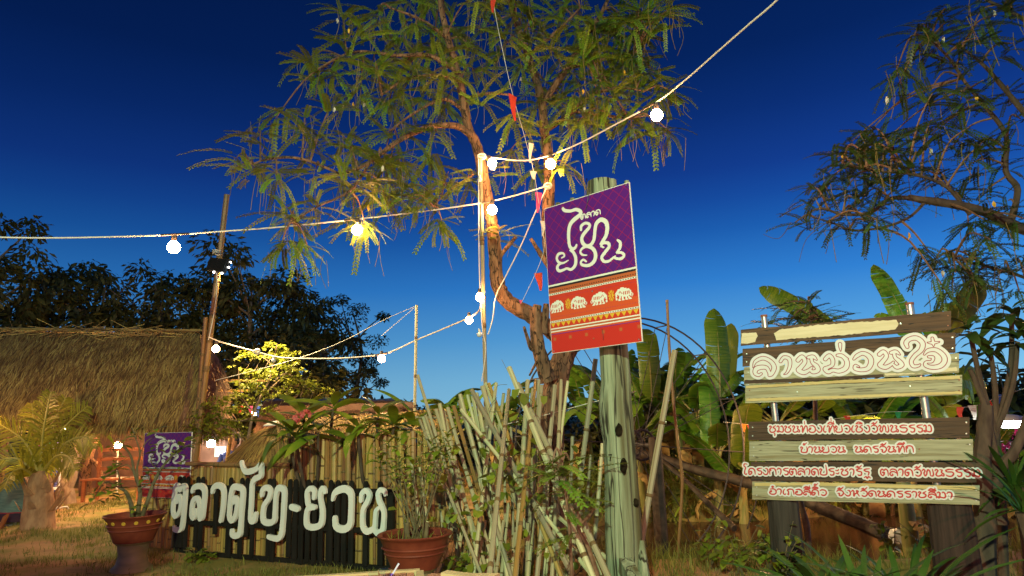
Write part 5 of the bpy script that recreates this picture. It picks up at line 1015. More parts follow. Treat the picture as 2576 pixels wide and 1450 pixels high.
# ------------------------------------------------------------------ thatched stall on the left
def straw_field(n, surf, ln, wd, lean, drop=0.0, seed=1):
    """surf(u, t) -> point; u along the ridge, t down the slope: flat straws lying on the slope and hanging past the eave"""
    r = random.Random(seed); v = []; f = []; tn = []
    for i in range(n):
        u = r.random(); t = r.random()**.85; hang = r.random() < drop; t = 1-r.random()*.08 if hang else t
        p = surf(u, t); e = surf(min(1, max(0, u+.001)), t+.02)-p; e.normalize(); al = (surf(min(1, u+.02), t)-surf(u-.02 if u > .02 else 0, t)).normalized(); nrm = al.cross(e).normalized(); nrm = nrm if nrm.y < 0 else -nrm
        l = ln*r.uniform(.55, 1.25); d = e+al*(lean+r.gauss(0, .2))+nrm*r.uniform(-.02, .10)
        if hang: d = e*.55+V(0, 0, -.75)+al*(lean*.6+r.gauss(0, .16)); l *= 1.05
        d.normalize(); w = al*wd*r.uniform(.6, 1.5)*.5; q = p+nrm*r.uniform(.005, .05); m = q+d*l*.55; z = q+d*l+V(0, 0, -l*l*.25*r.random())
        b = len(v); v += [q-w, q+w, m+w*.9, m-w*.9, z]; f.append((b, b+1, b+2, b+3)); tn.append(r.random()); v[-1] = z; f.append((b+3, b+2, b+4, b+4)); tn.append(tn[-1])
    return np.array(v), np.array(f), tn
def tri_fix(f): # degenerate quads -> triangles
    q = f[f[:, 2] != f[:, 3]]; t = f[f[:, 2] == f[:, 3]][:, :3]; return q, t
def thatch(name, parent, surf, n, ln, wd, lean, drop, mtl, seed):
    v, f, tn = straw_field(n, surf, ln, wd, lean, drop, seed); q, t = tri_fix(f); tn = np.array(tn); m = f[:, 2] != f[:, 3]
    o = link(name, npmesh(name, v-np.array(WL[parent.name]), [q, t], [mtl], np.concatenate([tn[m], tn[~m]])), parent); o['kind'] = 'stuff'; return o
def slab(A, B, C, D, bow=0): # roof surface patch: A,B ridge left/right, C,D eave left/right
    return lambda u, t: A.lerp(B, u).lerp(C.lerp(D, u), t)+V(0, 0, -bow*4*u*(1-u))+V(0, 0, .12*math.sin(3.14*min(1, t)))
def stall():
    A, B, C, D = P(-90, 832, 14.4), P(503, 838, 13.5), P(-90, 1042, 12.5), P(512, 1050, 11.7)
    base = V(C.x+3.2, 12.2, 0); t = thing('thatched_stall', base, 'long open market stall with a shaggy straw thatch roof at the left', 'stall'); S = slab(A, B, C, D, .03)
    mb = MB(); n, m = 16, 6; vs = [S(i/n, j/m) for j in range(m+1) for i in range(n+1)]; mb.add(vs, [[j*(n+1)+i, (j+1)*(n+1)+i, (j+1)*(n+1)+i+1, j*(n+1)+i+1] for j in range(m) for i in range(n)])
    E, F = A+V(0, 2.0, -1.25), B+V(0, 2.0, -1.25); mb.add([A, B, F, E], [[0, 1, 2, 3]]); mb.build('roof_base', mThatchB, t)
    thatch('thatch', t, S, 17000, .36, .02, -.32, .24, mThatch, 3)
    S2 = slab(B+V(-.05, 0, -.02), B+V(.06, 0.5, -.25), D+V(-.35, -.02, .04), D+V(.22, .55, .05)); thatch('gable_thatch', t, S2, 1500, .5, .016, .0, .5, mThatchR, 5)
    for k, (dz, a, b) in enumerate(((.05, 0, 1), (.02, .28, 1), (.035, 0, .35))): inst('ridge_pole', BAM_LY[k], t, pole_M(A.lerp(B, a)+V(0, -.05-.03*k, dz), A.lerp(B, b)+V(.05, -.05-.03*k, dz), .022))
    rs = MB()
    for k in range(130): u = rnd(0, 1); p = A.lerp(B, u)+V(0, -.1-rnd(0, .2), rnd(-.12, .06)); d = V(rnd(-1, 1), -.1, rnd(-.18, .16)).normalized()*rnd(.2, .55); rs.add([p, p+V(0, 0, .012), p+d+V(0, 0, .01), p+d], [[0, 1, 2, 3]], 0, rnd(.3, 1))
    rs.build('loose_straw', mThatch, t)['kind'] = 'stuff'
    for x, y0, Y in ((60, 1050, 13.2), (435, 1060, 12.4), (390, 1060, 15.0), (20, 1050, 15.6)): p = P(x, y0, Y); MB().tube([V(p.x, Y, 0), V(p.x, Y, p.z+.3)], .07, 9, jit=.05).build('post', mBark, t, True)
    for k in range(4): p = C.lerp(D, .0)+V(0, .25+.9*k, .02+.25*k); inst('purlin', BAM_LY[k], t, pole_M(p, p+(D-C), .03))
    a, b = P(-60, 1040, 12.35), P(142, 1044, 12.35); q = MB(); u = (b-a); q.prism([a, b, b+V(0, 0, -.16), a+V(0, 0, -.16)], V(0, .03, 0)).build('sign_board', mWhiteP, t)
    # low side wall and counter inside
    w0, w1 = P(215, 1230, 18.5), P(500, 1230, 18.5); MB().box(V((w0.x+w1.x)/2, 18.6, .75), w1.x-w0.x, .12, 1.5).build('back_wall', mWallM, t)
stall()
# ------------------------------------------------------------------ further thatched roofs behind the low fence
def far_roof():
    A, B, C, D = P(668, 1008, 21), P(1012, 1008, 20.4), P(640, 1085, 18.6), P(1052, 1072, 18.2); base = V((C.x+D.x)/2, 20, 0); t = thing('thatched_house', base, 'brown thatched roof with blue ridge sheeting behind the frangipani leaves', 'house'); S = slab(A, B, C, D, .02); mb = MB(); n, m = 10, 4
    vs = [S(i/n, j/m) for j in range(m+1) for i in range(n+1)]; mb.add(vs, [[j*(n+1)+i, (j+1)*(n+1)+i, (j+1)*(n+1)+i+1, j*(n+1)+i+1] for j in range(m) for i in range(n)]).build('roof', mThatchR, t)
    thatch('thatch', t, S, 5200, .30, .018, .05, .12, mThatchR, 8)
    rg = MB(); k = 14; pts = [A.lerp(B, i/k)+V(0, 0, .05+.03*math.sin(i*2.1)) for i in range(k+1)]; vs = []
    for p in pts: vs += [p+V(0, -.25, -.20), p, p+V(0, .3, -.2)]
    rg.add(vs, [[3*i+j, 3*i+3+j, 3*i+4+j, 3*i+1+j] for i in range(k) for j in (0, 1)]).build('ridge_sheet', mBlueRidge, t)
    w = D-C; MB().box(V((C.x+D.x)/2, 19.4, 1.0), w.x*.9, .15, 2.0).build('wall', mWallM, t)
    for u in (.05, .5, .95): p = C.lerp(D, u); MB().tube([V(p.x, p.y+.2, 0), V(p.x, p.y+.2, p.z)], .06, 7).build('post', mBark, t)
far_roof()
def near_roof():
    A, B, C, D = P(690, 1068, 10.9), P(1125, 1046, 10.4), P(700, 1105, 9.9), P(1130, 1066, 9.7); base = V((C.x+D.x)/2, 10.6, 0); t = thing('thatched_hut', base, 'low straw-roofed hut just behind the bamboo fence with a shaggy drooping corner', 'hut'); S = slab(A, B, C, D)
    mb = MB(); vs = [S(i/8, j/3) for j in range(4) for i in range(9)]; mb.add(vs, [[j*9+i, (j+1)*9+i, (j+1)*9+i+1, j*9+i+1] for j in range(3) for i in range(8)]).build('roof', mThatchB, t)
    thatch('thatch', t, S, 2600, .28, .014, 0, .35, mThatch, 11)
    c0 = P(700, 1072, 10.6); 
    def S3(u, q): a = -2.6+u*2.3; r = .05+.62*q; return c0+V(math.cos(a)*r*1.05, math.sin(a)*r*.8, -.04-.42*q**1.5+.02*u)
    thatch('corner_thatch', t, S3, 2600, .42, .013, 0, .45, mThatch, 12)
    a = P(662, 1073, 10.3); b = P(700, 1070, 10.2); MB().prism([a, b, b+V(.02, .3, .06), a+V(0, .3, .06)], V(0, 0, .012)).build('sheet', mWhiteP, t)
    for x in (722, 880, 1040): p = P(x, 1100, 10.2); MB().tube([V(p.x, 10.3, 0), V(p.x, 10.3, p.z)], .05, 8).build('post', mBark, t)
    w0, w1 = P(720, 1200, 11.6), P(1120, 1200, 11.6); MB().box(V((w0.x+w1.x)/2, 11.7, .6), w1.x-w0.x, .08, 1.2).build('wall', mThatchB, t)
near_roof()
def booth():
    w0, w1 = P(498, 1200, 15.2), P(600, 1200, 15.2); base = V((w0.x+w1.x)/2, 15.2, 0); t = thing('market_booth', base, 'pinkish walled market booth lit by a white LED behind the low fence', 'booth')
    MB().box(V(base.x, 15.3, .68), w1.x-w0.x, .1, 1.36).build('wall', mWallM, t); a, b = P(535, 1124, 15.1), P(562, 1150, 15.1); MB().box(V((a.x+b.x)/2, 15.22, (a.z+b.z)/2), b.x-a.x, .01, a.z-b.z).build('notice', mWhiteP, t)
    p = P(578, 1100, 13.6); inst('bamboo_post', BAM_LY[2], t, pole_M(V(p.x-.12, 13.6, 0), V(p.x+.02, 13.6, p.z), .04))
booth()
def person():
    c = P(583, 1168, 14.2); base = V(c.x, 14.2, 0); t = thing('person', base, 'person in a blue shirt sitting half hidden behind the low bamboo fence', 'person'); m = MB(); H = V(0, 0, 1)
    m.tube([base+V(0, 0, .42), base+V(0, 0, .5), base+V(.01, 0, .75), base+V(.02, -.02, .95), base+V(.03, -.02, 1.0)], [.15, .17, .17, .19, .06], 12)
    m.tube([base+V(-.19, 0, .93), base+V(-.26, -.05, .7), base+V(-.2, -.2, .55)], [.06, .05, .04], 8); m.tube([base+V(.21, 0, .93), base+V(.28, -.06, .7), base+V(.2, -.22, .55)], [.06, .05, .04], 8)
    for s in (-.1, .1): m.tube([base+V(s, 0, .47), base+V(s*1.3, -.4, .47), base+V(s*1.3, -.42, .05)], [.09, .075, .05], 8)
    m.build('body', mat('blue_shirt', (.02, .06, .38), rough=.7), t, True); h = MB(); h.lathe(base+V(.03, -.03, 1.0), [(.045, 0), (.05, .06), (.085, .12), (.095, .18), (.08, .25), (.03, .29)], 12).build('head', mat('skin', (.32, .17, .10)), t, True); MB().lathe(base+V(.03, -.01, 1.0), [(.10, .13), (.108, .2), (.09, .27), (.03, .305)], 12).build('hair', mDark, t, True)
person()
# ------------------------------------------------------------------ coconut palm, small trees, bench, textile stand inside the stall front
def palm():
    Y = 11.3; b = G(95, 1312); base = V(P(95, 1312, Y).x, Y, 0); t = thing('coconut_palm', base, 'young coconut palm with a shaggy husked trunk in front of the stall', 'palm tree'); g = lambda x, y, d=0: P(x, y, Y+d)
    pts = [base+V(0, 0, -.03), g(96, 1285), g(98, 1250), g(100, 1215), g(103, 1185)]; MB().tube(spline(pts, 3), lerps([.25, .22, .2, .17, .11], 13), 14, jit=.07).build('trunk', mPalmT, t, True)
    for k in range(26):
        a = rnd(0, 6.28); z = rnd(.15, .75); r = .27-.1*z; p = base+V(math.cos(a)*r, math.sin(a)*r, z); d = V(math.cos(a)*.5, math.sin(a)*.5, rnd(.6, 1.2)).normalized(); l = rnd(.14, .34); w = d.cross(V(math.cos(a), math.sin(a), 0)).normalized()*rnd(.03, .06)
        MB().prism([p-w, p+w, p+d*l*.7+w*.6, p+d*l+w*.1, p+d*l*.8-w*.5], V(math.cos(a), math.sin(a), 0)*.012).build('husk', mPalmT, t)
    fr = [[(95, 1190), (62, 1112), (-10, 1062)], [(100, 1190), (108, 1090), (128, 985)], [(108, 1190), (150, 1090), (222, 1020)], [(112, 1195), (160, 1120), (215, 1100), (235, 1130)], [(88, 1195), (45, 1155), (-15, 1160)], [(98, 1185), (88, 1090), (80, 1015)], [(106, 1190), (140, 1150), (172, 1150), (190, 1185)], [(90, 1200), (60, 1180), (30, 1190), (10, 1230)], [(104, 1190), (130, 1080), (165, 1000)]]
    yel = mat('palm_leaf', (.26, .25, .02), (.38, .34, .04), sc=3, rough=.4, tint=.35, transl=.5); rib = mat('palm_rib', (.34, .30, .06), rough=.45)
    for k, pts in enumerate(fr):
        dd = (-.25, -.2, .1, -.35, -.3, .25, -.45, -.5, .2)[k]; q = spline([g(x, y, dd*i/2) for i, (x, y) in enumerate(pts)], 9); s = MB().tube(q, lerps([.026, .006], len(q)), 6).build('frond', rib, t)
        lf = MB(); n = len(q)
        for i in range(3, int(n*1.8)):
            u = i/(n*1.8); j = min(n-2, int(u*(n-1))); p = q[j].lerp(q[j+1], u*(n-1)-j); ax = (q[j+1]-q[j]).normalized(); sd = ax.cross(V(0, -1, .15)).normalized(); l = .38*math.sin(math.pi*(u*.86+.1))**.7
            for sg in (1, -1):
                d = (sd*sg*.75+ax*.65+V(0, rnd(-.25, .1), rnd(-.35, .0))).normalized(); w = ax*.017; m = p+d*l*.55; e = p+d*l+V(0, 0, -.10*l-rnd(0, .06)); tt = rnd(0, 1); lf.add([p-w*.6, p+w*.6, m+w, m-w], [[0, 1, 2, 3]], 0, tt); lf.add([m-w, m+w, e], [[0, 1, 2]], 0, tt)
        o = lf.build('leaflets', yel, s); o['kind'] = 'stuff'
palm()
def small_tree(base_px, Y, limbs, label, r0, leaves=()):
    b = P(*base_px, Y); base = V(b.x, Y, 0); t = thing('small_tree', base, label, 'tree'); mb = MB()
    for pts, a, c in limbs: q = spline([P(x, y, Y) for x, y in pts], 5); mb.tube(q, lerps([a, c], len(q)), 8, jit=.06)
    mb.build('trunk', mStemB if r0 else mBark, t, True)
    for x, y in leaves: rosette(t, P(x, y, Y-.1), FR, 4, zr=(-.9, .2), s=.9)
small_tree((177, 1268), 14, [([(177, 1268), (175, 1240), (168, 1225), (150, 1195), (145, 1150), (143, 1120)], .11, .05), ([(174, 1228), (186, 1200), (190, 1170), (205, 1140), (225, 1090), (240, 1060)], .075, .04), ([(190, 1172), (192, 1140), (190, 1115)], .045, .03)], 'pale forked bare trunk in front of the stall right of the palm', 1, [(232, 1085), (245, 1075), (235, 1100)])
small_tree((214, 1245), 16.5, [([(214, 1250), (215, 1190), (222, 1150), (235, 1110), (245, 1060)], .14, .08), ([(222, 1150), (250, 1180), (262, 1245)], .05, .06)], 'thick brown trunk behind the forked bare trunk', 0)
small_tree((455, 1100), 15.5, [([(455, 1220), (452, 1120), (458, 1060)], .15, .13), ([(430, 1220), (425, 1110), (420, 1060)], .1, .09)], 'pair of brown trunks under the stall roof above the small sign', 0)
def bench():
    a, b = P(222, 1182, 15.2), P(372, 1182, 15.2); z = .45; base = V((a.x+b.x)/2, 15.2, 0); t = thing('bench', base, 'orange lit wooden bench with rail back deep under the stall', 'bench'); L = b.x-a.x
    for k in range(4): MB().box(base+V(0, -.2+.13*k, z), L, .11, .03).build('seat_slat', mWoodO, t)
    for k in range(3): MB().box(base+V(0, .3, z+.2+.2*k), L, .03, .07).build('back_rail', mWoodO, t)
    for x in (-L/2+.06, L/2-.06):
        for y in (-.2, .3): MB().box(base+V(x, y, (z-.015 if y < 0 else z+.7)/2), .06, .06, (z-.015 if y < 0 else z+.7)).build('leg', mWoodO, t)
bench()
def textiles():
    Y = 13.4; f0, f1 = P(70, 1120, Y), P(157, 1120, Y); base = V((f0.x+f1.x)/2, Y, 0); t = thing('clothes_rack', base, 'white tube clothes rack behind the coconut palm', 'clothes rack'); zt = f0.z+.02
    fr = [V(f0.x, Y, .06), V(f0.x, Y, zt), V(f1.x, Y, zt), V(f1.x, Y, .06)]; MB().tube(fr, .018, 8).build('frame', mMetalW, t)
    for p in (fr[0], fr[3]): MB().tube([p+V(0, -.35, -.05), p+V(0, -.3, 0), p+V(0, .3, 0), p+V(0, .35, -.05)], .016, 8).build('foot', mMetalW, t)
    cols = [((.05, .05, .16), 'dark blue patterned cloth hanging at the right end of the clothes rack'), ((.03, .25, .10), 'narrow green cloth hanging on the clothes rack'), ((.22, .15, .42), 'lilac cloth hanging on the clothes rack'), ((.55, .06, .32), 'magenta striped cloth hanging on the rack behind the palm'), ((.55, .42, .07), 'yellow striped cloth hanging on the rack behind the palm'), ((.06, .05, .3), 'blue cloth at the left end of the clothes rack')]
    for k, (c, lb) in enumerate(cols):
        m = mat('cloth_%s' % 'abcdef'[k], c, tuple(min(1, x*1.8+.04) for x in c), sc=4, st=(1, 1, 14), rough=.8); x = f1.x-.09-(f1.x-f0.x-.12)*k/5.5; w = .12; h = (zt-.12)*(1-.08*(k % 3)); mb = MB(); vs = []; n = 8
        for j in range(5):
            for i in range(n+1): u = i/n-.5; vs.append(V(x+u*w*(1+.1*j), Y-.03-.03*math.sin(i*1.9+k+j*.2), zt+.015-h*j/4))
        mb.add(vs, [[j*(n+1)+i, (j+1)*(n+1)+i, (j+1)*(n+1)+i+1, j*(n+1)+i+1] for j in range(4) for i in range(n)]); o = mb.build('hanging_cloth', m, None, True, origin=(x, Y, 0)); tag(o, lb, 'cloth', 'cloths on the clothes rack')
    Ys = 11.7; c = P(42, 1290, Ys); base = V(c.x, Ys, 0); s = thing('skirt_on_form', base, 'long dark teal woven skirt on a dress form at the left edge beside the palm', 'skirt'); zt = P(45, 1158, Ys).z; prof = [(.31, .07), (.30, .3), (.27, .6), (.22, zt*.85), (.17, zt)]
    def skirt(z0, z1, m, nm, k=1.0):
        mb = MB(); vs = []; n = 28; J = 6
        for j in range(J+1):
            z = z0+(z1-z0)*j/J; r = np.interp(z, [p[1] for p in prof], [p[0] for p in prof])*k
            for i in range(n): a = 6.2832*i/n; q = r*(1+.05*math.sin(a*7)*(1-z/zt)); vs.append(base+V(math.cos(a)*q, math.sin(a)*q*.7, z))
        mb.add(vs, [[j*n+i, j*n+(i+1) % n, (j+1)*n+(i+1) % n, (j+1)*n+i] for j in range(J) for i in range(n)]).build(nm, m, s, True)
    skirt(.22, zt, mat('teal_weave', (.05, .12, .12), (.12, .2, .19), sc=26, st=(.2, .2, 3), rough=.8), 'skirt'); skirt(.07, .215, mat('navy_hem', (.012, .012, .03), (.04, .01, .03), sc=8, rough=.8), 'hem', 1.01); skirt(.205, .225, mat('red_trim', (.2, .02, .04), rough=.8), 'trim', 1.02); skirt(zt-.1, zt+.02, mat('black_waist', (.015, .014, .018), (.2, .18, .15), sc=20, lo=.55, hi=.62, rough=.8), 'waistband', 1.03)
    MB().lathe(base, [(.15, zt+.015), (.17, zt+.15), (.19, zt+.3), (.06, zt+.42), (.04, zt+.5)], 16).build('bust', mDark, s, True); MB().tube([base, base+V(0, 0, .3)], .02, 8).build('stand', mMetalW, s); MB().lathe(base, [(.18, 0), (.18, .02), (.02, .03)], 16).build('stand_foot', mMetalW, s)
    p = P(98, 1232, 12.8); b2 = V(p.x, 12.8, 0); q = thing('display_table', b2, 'small table with a white and striped cloth behind the palm trunk', 'table'); MB().box(b2+V(0, 0, p.z), .5, .4, .04).build('table_top', mWhiteP, q); MB().box(b2+V(0, -.21, p.z-.15), .52, .012, .3).build('striped_cover', mat('striped_cover', (.2, .03, .05), (.05, .05, .15), sc=12, st=(4, 1, .2), rough=.8), q)
    for x in (-.22, .22): MB().box(b2+V(x, 0, p.z/2-.01), .04, .04, p.z-.02).build('leg', mMetalW, q)
    st = P(8, 1310, 11.2); o = MB().obox(V(st.x, 11.2, .1), V(.03, 0, .02), V(0, .03, 0), V(.04, 0, .12)).build('wooden_peg', mWoodO, None, origin=(st.x, 11.2, 0)); tag(o, 'short orange wooden peg in the grass at the left edge', 'peg')
textiles()
# ------------------------------------------------------------------ single poles
def pole(pts, r, meshes, label, name='bamboo_pole', extra=None):
    A, B = pts; t = thing(name, V(B.x, B.y, 0), label, 'pole'); d = B-A
    if B.z > 0: B = A+d*(A.z+.05)/(A.z-B.z)
    o = inst('pole', meshes[len(WL) % len(meshes)], t, pole_M(B, A, r)); return t, A, B
HP = pole((P(571, 490, 11.1), P(497, 1110, 11.5)), .05, BAM_LY, 'tall leaning bamboo pole with a floodlight at the right end of the stall roof')
pole((P(518, 798, 11.3), P(501, 1000, 11.5)), .038, BAM_LY, 'shorter bamboo pole tied beside the tall floodlight pole')
pole((P(1048, 768, 10.0), P(1043, 1048, 10.0)), .022, BAM_L, 'thin upright bamboo pole against the sky left of the stakes')
pole((P(1208, 400, 8.55), P(1221, 960, 8.6)), .027, BAM_L, 'long thin bamboo pole tied to the left trunk of the feathery tree')
pole((P(1697, 882, 6.9), P(1608, 1395, 6.7)), .031, BAM_G, 'pale bamboo pole leaning just right of the sign post')
def thin_pole():
    Y = 8.0; g = [P(x, y, Y) for x, y in ((1678, 755), (1684, 880), (1694, 1010), (1706, 1120), (1716, 1200), (1712, 1300), (1706, 1395))]; g.append(V(g[-1].x, g[-1].y, -.4)); q = spline(g, 4); t = thing('bamboo_pole', V(g[-1].x, Y, 0), 'thin curved orange bamboo pole standing by the pond edge', 'pole'); rr = []
    for i in range(len(q)): rr.append(.016*(1.15 if i % 4 == 0 else 1))
    MB().tube(q, rr, 8).build('pole', mBamboo, t, True)
thin_pole()
def pole_floodlight():
    Y = 10.98; c = P(550, 668, Y); base = c; t = thing('floodlight', c, 'square finned LED floodlight tied to the tall leaning bamboo pole', 'floodlight'); F = frame(V(.12, 1, -.25), roll=.2); X, Yv, Zv = F.col
    MB().obox(c, X*.03, Yv*.165, Zv*.115).build('housing', mDark, t)
    for k in range(13): MB().obox(c-X*.045+Yv*(-.15+.025*k), X*.02, Yv*.004, Zv*.1).build('fin', mDark, t)
    for u, v in ((-.17, .09), (-.175, .0), (-.1, -.12), (.05, -.125), (.17, -.07), (.175, .05), (.09, .118)): MB().obox(c+X*.02+Yv*u+Zv*v, X*.012, Yv*.011, Zv*.011).build('led', gLed, t)
    MB().tube(spline([c-Yv*.17, c-Yv*.17+Zv*.2, c+Yv*.17+Zv*.2, c+Yv*.17], 3), .007, 6).build('bracket', mDark, t)
    l = bpy.data.lights.new('pole_flood_lamp', 'SPOT'); l.energy = 2600; l.color = (1, .74, .36); l.spot_size = math.radians(130); l.spot_blend = .5; l.shadow_soft_size = .1
    lo = bpy.data.objects.new('pole_flood_lamp', l); COL.objects.link(lo); lo.parent = t; lo.location = X*.12; lo.rotation_mode = 'QUATERNION'; lo.rotation_quaternion = V(.75, .55, -.42).to_track_quat('-Z', 'Y')
    w = P(545, 640, 11.1); MB().tube([w+V(.06*math.cos(a), .06*math.sin(a), .008*math.sin(a*3)+.006*k/3) for k, a in enumerate(np.linspace(0, 16, 40))], .009, 5).build('tie', mCable, t)
pole_floodlight()
# ------------------------------------------------------------------ cables and bulbs
def cable(pts, r, label, name='light_cable', tapes=(), n=8, knots=()):
    q = spline([P(*p) for p in pts], n); t = thing(name, q[0], label, 'cable'); MB().tube(q, r, 6).build('cable', mCable, t, True)
    for a, b in tapes: A, B = P(*a), P(*b); MB().tube([A, A.lerp(B, .5), B], r*1.35, 6).build('tape', mTape, t)
    for k in knots:
        c = P(*k); MB().tube([c+V(.05*math.cos(a), -.03+.02*math.sin(a*.5), .05*math.sin(a)*(1-.02*i)) for i, a in enumerate(np.linspace(0, 15, 40))], r*1.1, 5).build('knot', mCable, t, True)
    return t
cable([(-60, 596, 6.6), (100, 599, 6.9), (250, 597, 7.2), (437, 591, 7.6), (565, 582, 7.8), (700, 572, 8.0), (860, 556, 8.2), (1000, 540, 8.4), (1120, 525, 8.5), (1228, 508, 8.55), (1300, 491, 8.6), (1372, 470, 8.65)], .009, 'white cable from the left edge to the right tree trunk carrying three bulbs', tapes=(((405, 592, 7.5), (475, 588, 7.66)), ((865, 555, 8.18), (905, 551, 8.23)), ((1212, 512, 8.52), (1245, 504, 8.56))), knots=((1378, 470, 8.72),))
cable([(1212, 396, 8.62), (1228, 396, 8.6), (1300, 404, 8.5), (1345, 401, 8.45), (1395, 387, 8.35), (1460, 360, 8.1), (1540, 318, 7.7), (1650, 258, 7.1), (1720, 205, 6.7), (1800, 135, 6.2), (1880, 65, 5.7), (1955, 0, 5.3), (2090, -140, 4.6), (2300, -420, 3.7)], .009, 'white cable rising from the left trunk to the top right with bright bulbs', tapes=(((1375, 392, 8.4), (1400, 385, 8.33)), ((1610, 280, 7.3), (1648, 259, 7.1))), knots=((1212, 396, 8.6),))
cable([(525, 848, 11.0), (560, 862, 11.0), (640, 884, 10.9), (690, 897, 10.9), (740, 902, 10.8), (850, 902, 10.6), (940, 895, 10.4), (985, 885, 10.3), (1048, 856, 10.0), (1110, 830, 9.6), (1180, 799, 9.1), (1207, 778, 8.7), (1210, 740, 8.62)], .010, 'white cable sagging from the stall pole to the tree pole with small bulbs', tapes=(((945, 894, 10.38), (975, 888, 10.32)),), knots=((648, 886, 10.88),))
cable([(1204, 400, 8.5), (1204, 520, 8.48), (1205, 640, 8.5), (1208, 740, 8.5), (1214, 830, 8.52), (1222, 880, 8.54), (1212, 960, 8.55)], .007, 'white cable hanging straight down the pole at the left trunk')
cable([(1374, 474, 8.6), (1340, 550, 8.5), (1310, 620, 8.5), (1275, 690, 8.5), (1248, 745, 8.5), (1240, 800, 8.5), (1228, 842, 8.5)], .008, 'loose white cable swooping from the right trunk down to the pole')
cable([(543, 650, 11.05), (546, 720, 11.1), (538, 790, 11.15), (528, 840, 11.2), (524, 856, 11.2)], .007, 'thin white cable running down the floodlight pole')
cable([(960, 845, 10.3), (1048, 770, 10.0)], .004, 'thin dark guy line up to the thin upright pole'); cable([(540, 958, 11.2), (740, 905, 10.9), (860, 860, 10.6), (960, 808, 10.3), (1047, 770, 10.0)], .004, 'thin guy wire from the stall to the thin upright pole')
cable([(1180, 1080, 7.2), (1300, 1062, 7.2), (1500, 1010, 7.0), (1600, 985, 7.0)], .004, 'thin white line strung behind the bamboo stakes')
def bulb(px, py, Y, r, lit, label, tilt=(0, 0), hang=True, name='string_bulb', group='string light bulbs'):
    r *= 1.15 if lit in (gWarm, gWarmS) else 1
    c = P(px, py, Y); t = thing(name, c, label, 'light bulb', group if hang else None); u = V(tilt[0], 0, 1).normalized()
    MB().tube([c+u*r*.85, c+u*r*1.5, c+u*r*2.0, c+u*r*2.1], [r*.42, r*.45, r*.4, r*.15], 9).build('socket', mSocket if lit else mWhiteP, t, True)
    pr = [(.02, -1), (.55, -.86), (.9, -.45), (1, 0), (.86, .45), (.55, .8), (.4, .95)]; k = MB(); q = frame(u); n = 14; vs = [c+(q.col[1]*math.cos(6.283*j/n)+q.col[2]*math.sin(6.283*j/n))*a*r+u*z*r for a, z in pr for j in range(n)]
    k.add(vs, [[i*n+j, i*n+(j+1) % n, (i+1)*n+(j+1) % n, (i+1)*n+j] for i in range(len(pr)-1) for j in range(n)]+[list(range(n))[::-1]]).build('glass', lit or mWhiteP, t, True)
bulb(437, 622, 7.6, .062, gWarm, 'large lit bulb hanging alone in the sky above the left trees'); bulb(898, 579, 8.2, .056, gWarm, 'lit bulb half hidden in the low feathery leaves'); bulb(1238, 528, 8.5, .056, gWarm, 'lit bulb against the left trunk under the cable'); bulb(1238, 411, 8.5, .050, gWarm, 'lit bulb beside the cable knot on the left trunk', tilt=(-.5, 0)); bulb(1385, 413, 8.35, .056, gWarm, 'lit bulb in front of the right trunk above the market sign'); bulb(1652, 290, 7.1, .058, gWarm, 'lit bulb at the right tip of the feathery tree')
bulb(1207, 748, 8.45, .046, gWarm, 'lit bulb halfway down the pole at the left trunk'); bulb(1180, 806, 9.0, .044, gWarmS, 'small lit bulb just left of the tree pole'); bulb(960, 903, 10.35, .05, gWarmS, 'lit bulb low in the blue sky right of the dark trees'); bulb(543, 878, 10.7, .05, gWarmS, 'lit bulb beside the stall pole at the roof end'); bulb(688, 893+14, 10.85, .035, None, 'unlit white bulb hanging in front of the moringa crown'); bulb(1206, 842, 8.45, .034, None, 'unlit bulb dangling beside the tree pole'); bulb(1207, 452, 8.45, .03, None, 'unlit white bulb on the drop cable high at the left trunk')
bulb(2090, -160, 4.6, .058, gWarm, 'lit bulb above the view on the rising cable'); bulb(2700, -640, 3.2, .058, gWarm, 'lit bulb high over the viewer at the end of the rising cable')
bulb(297, 1121, 16.6, .07, gWarm, 'lit bulb on a thin white pole deep in the stall', hang=False, name='lamp_bulb'); bulb(531, 1116, 14.6, .085, gCool, 'bright white LED in front of the booth notice', hang=False, name='led_lamp'); bulb(160, 1079, 12.4, .04, gLedB, 'small white LED glinting through the palm leaves', hang=False, name='led_lamp')
pole((P(296, 1135, 16.6), P(294, 1235, 16.6)), .022, [MB().tube([V(0, 0, 0), V(0, 0, 1)], 1, 8).mesh('pole', [mMetalW], True)], 'thin white pole holding the warm bulb inside the stall', 'lamp_pole')
for px, py, Y, r, m, lb in ((60, 1090, 14.5, .06, gWarm, 'warm bulb under the left part of the stall roof'), (1679, 1046, 17.5, .05, gCool, 'tiny white lamp between the banana plants left of the sign'), (2195, 1079, 12.6, .06, gWarmB, 'warm lamp glowing in the gap of the plank sign'), (1925, 1086, 10.9, .06, gWarmB, 'warm lamp added out of sight behind the first text plank'), (1960, 1185, 12.3, .055, gWarm, 'warm lamp hidden low behind the left plank ends'), (2415, 1120, 11.2, .06, gWarmB, 'warm lamp among the yellow leaves right of the plank sign')): bulb(px, py, Y, r, m, lb, group='warm market lamps among the banana plants')  # the lamp behind the first text plank is unseen, added to light the bananas
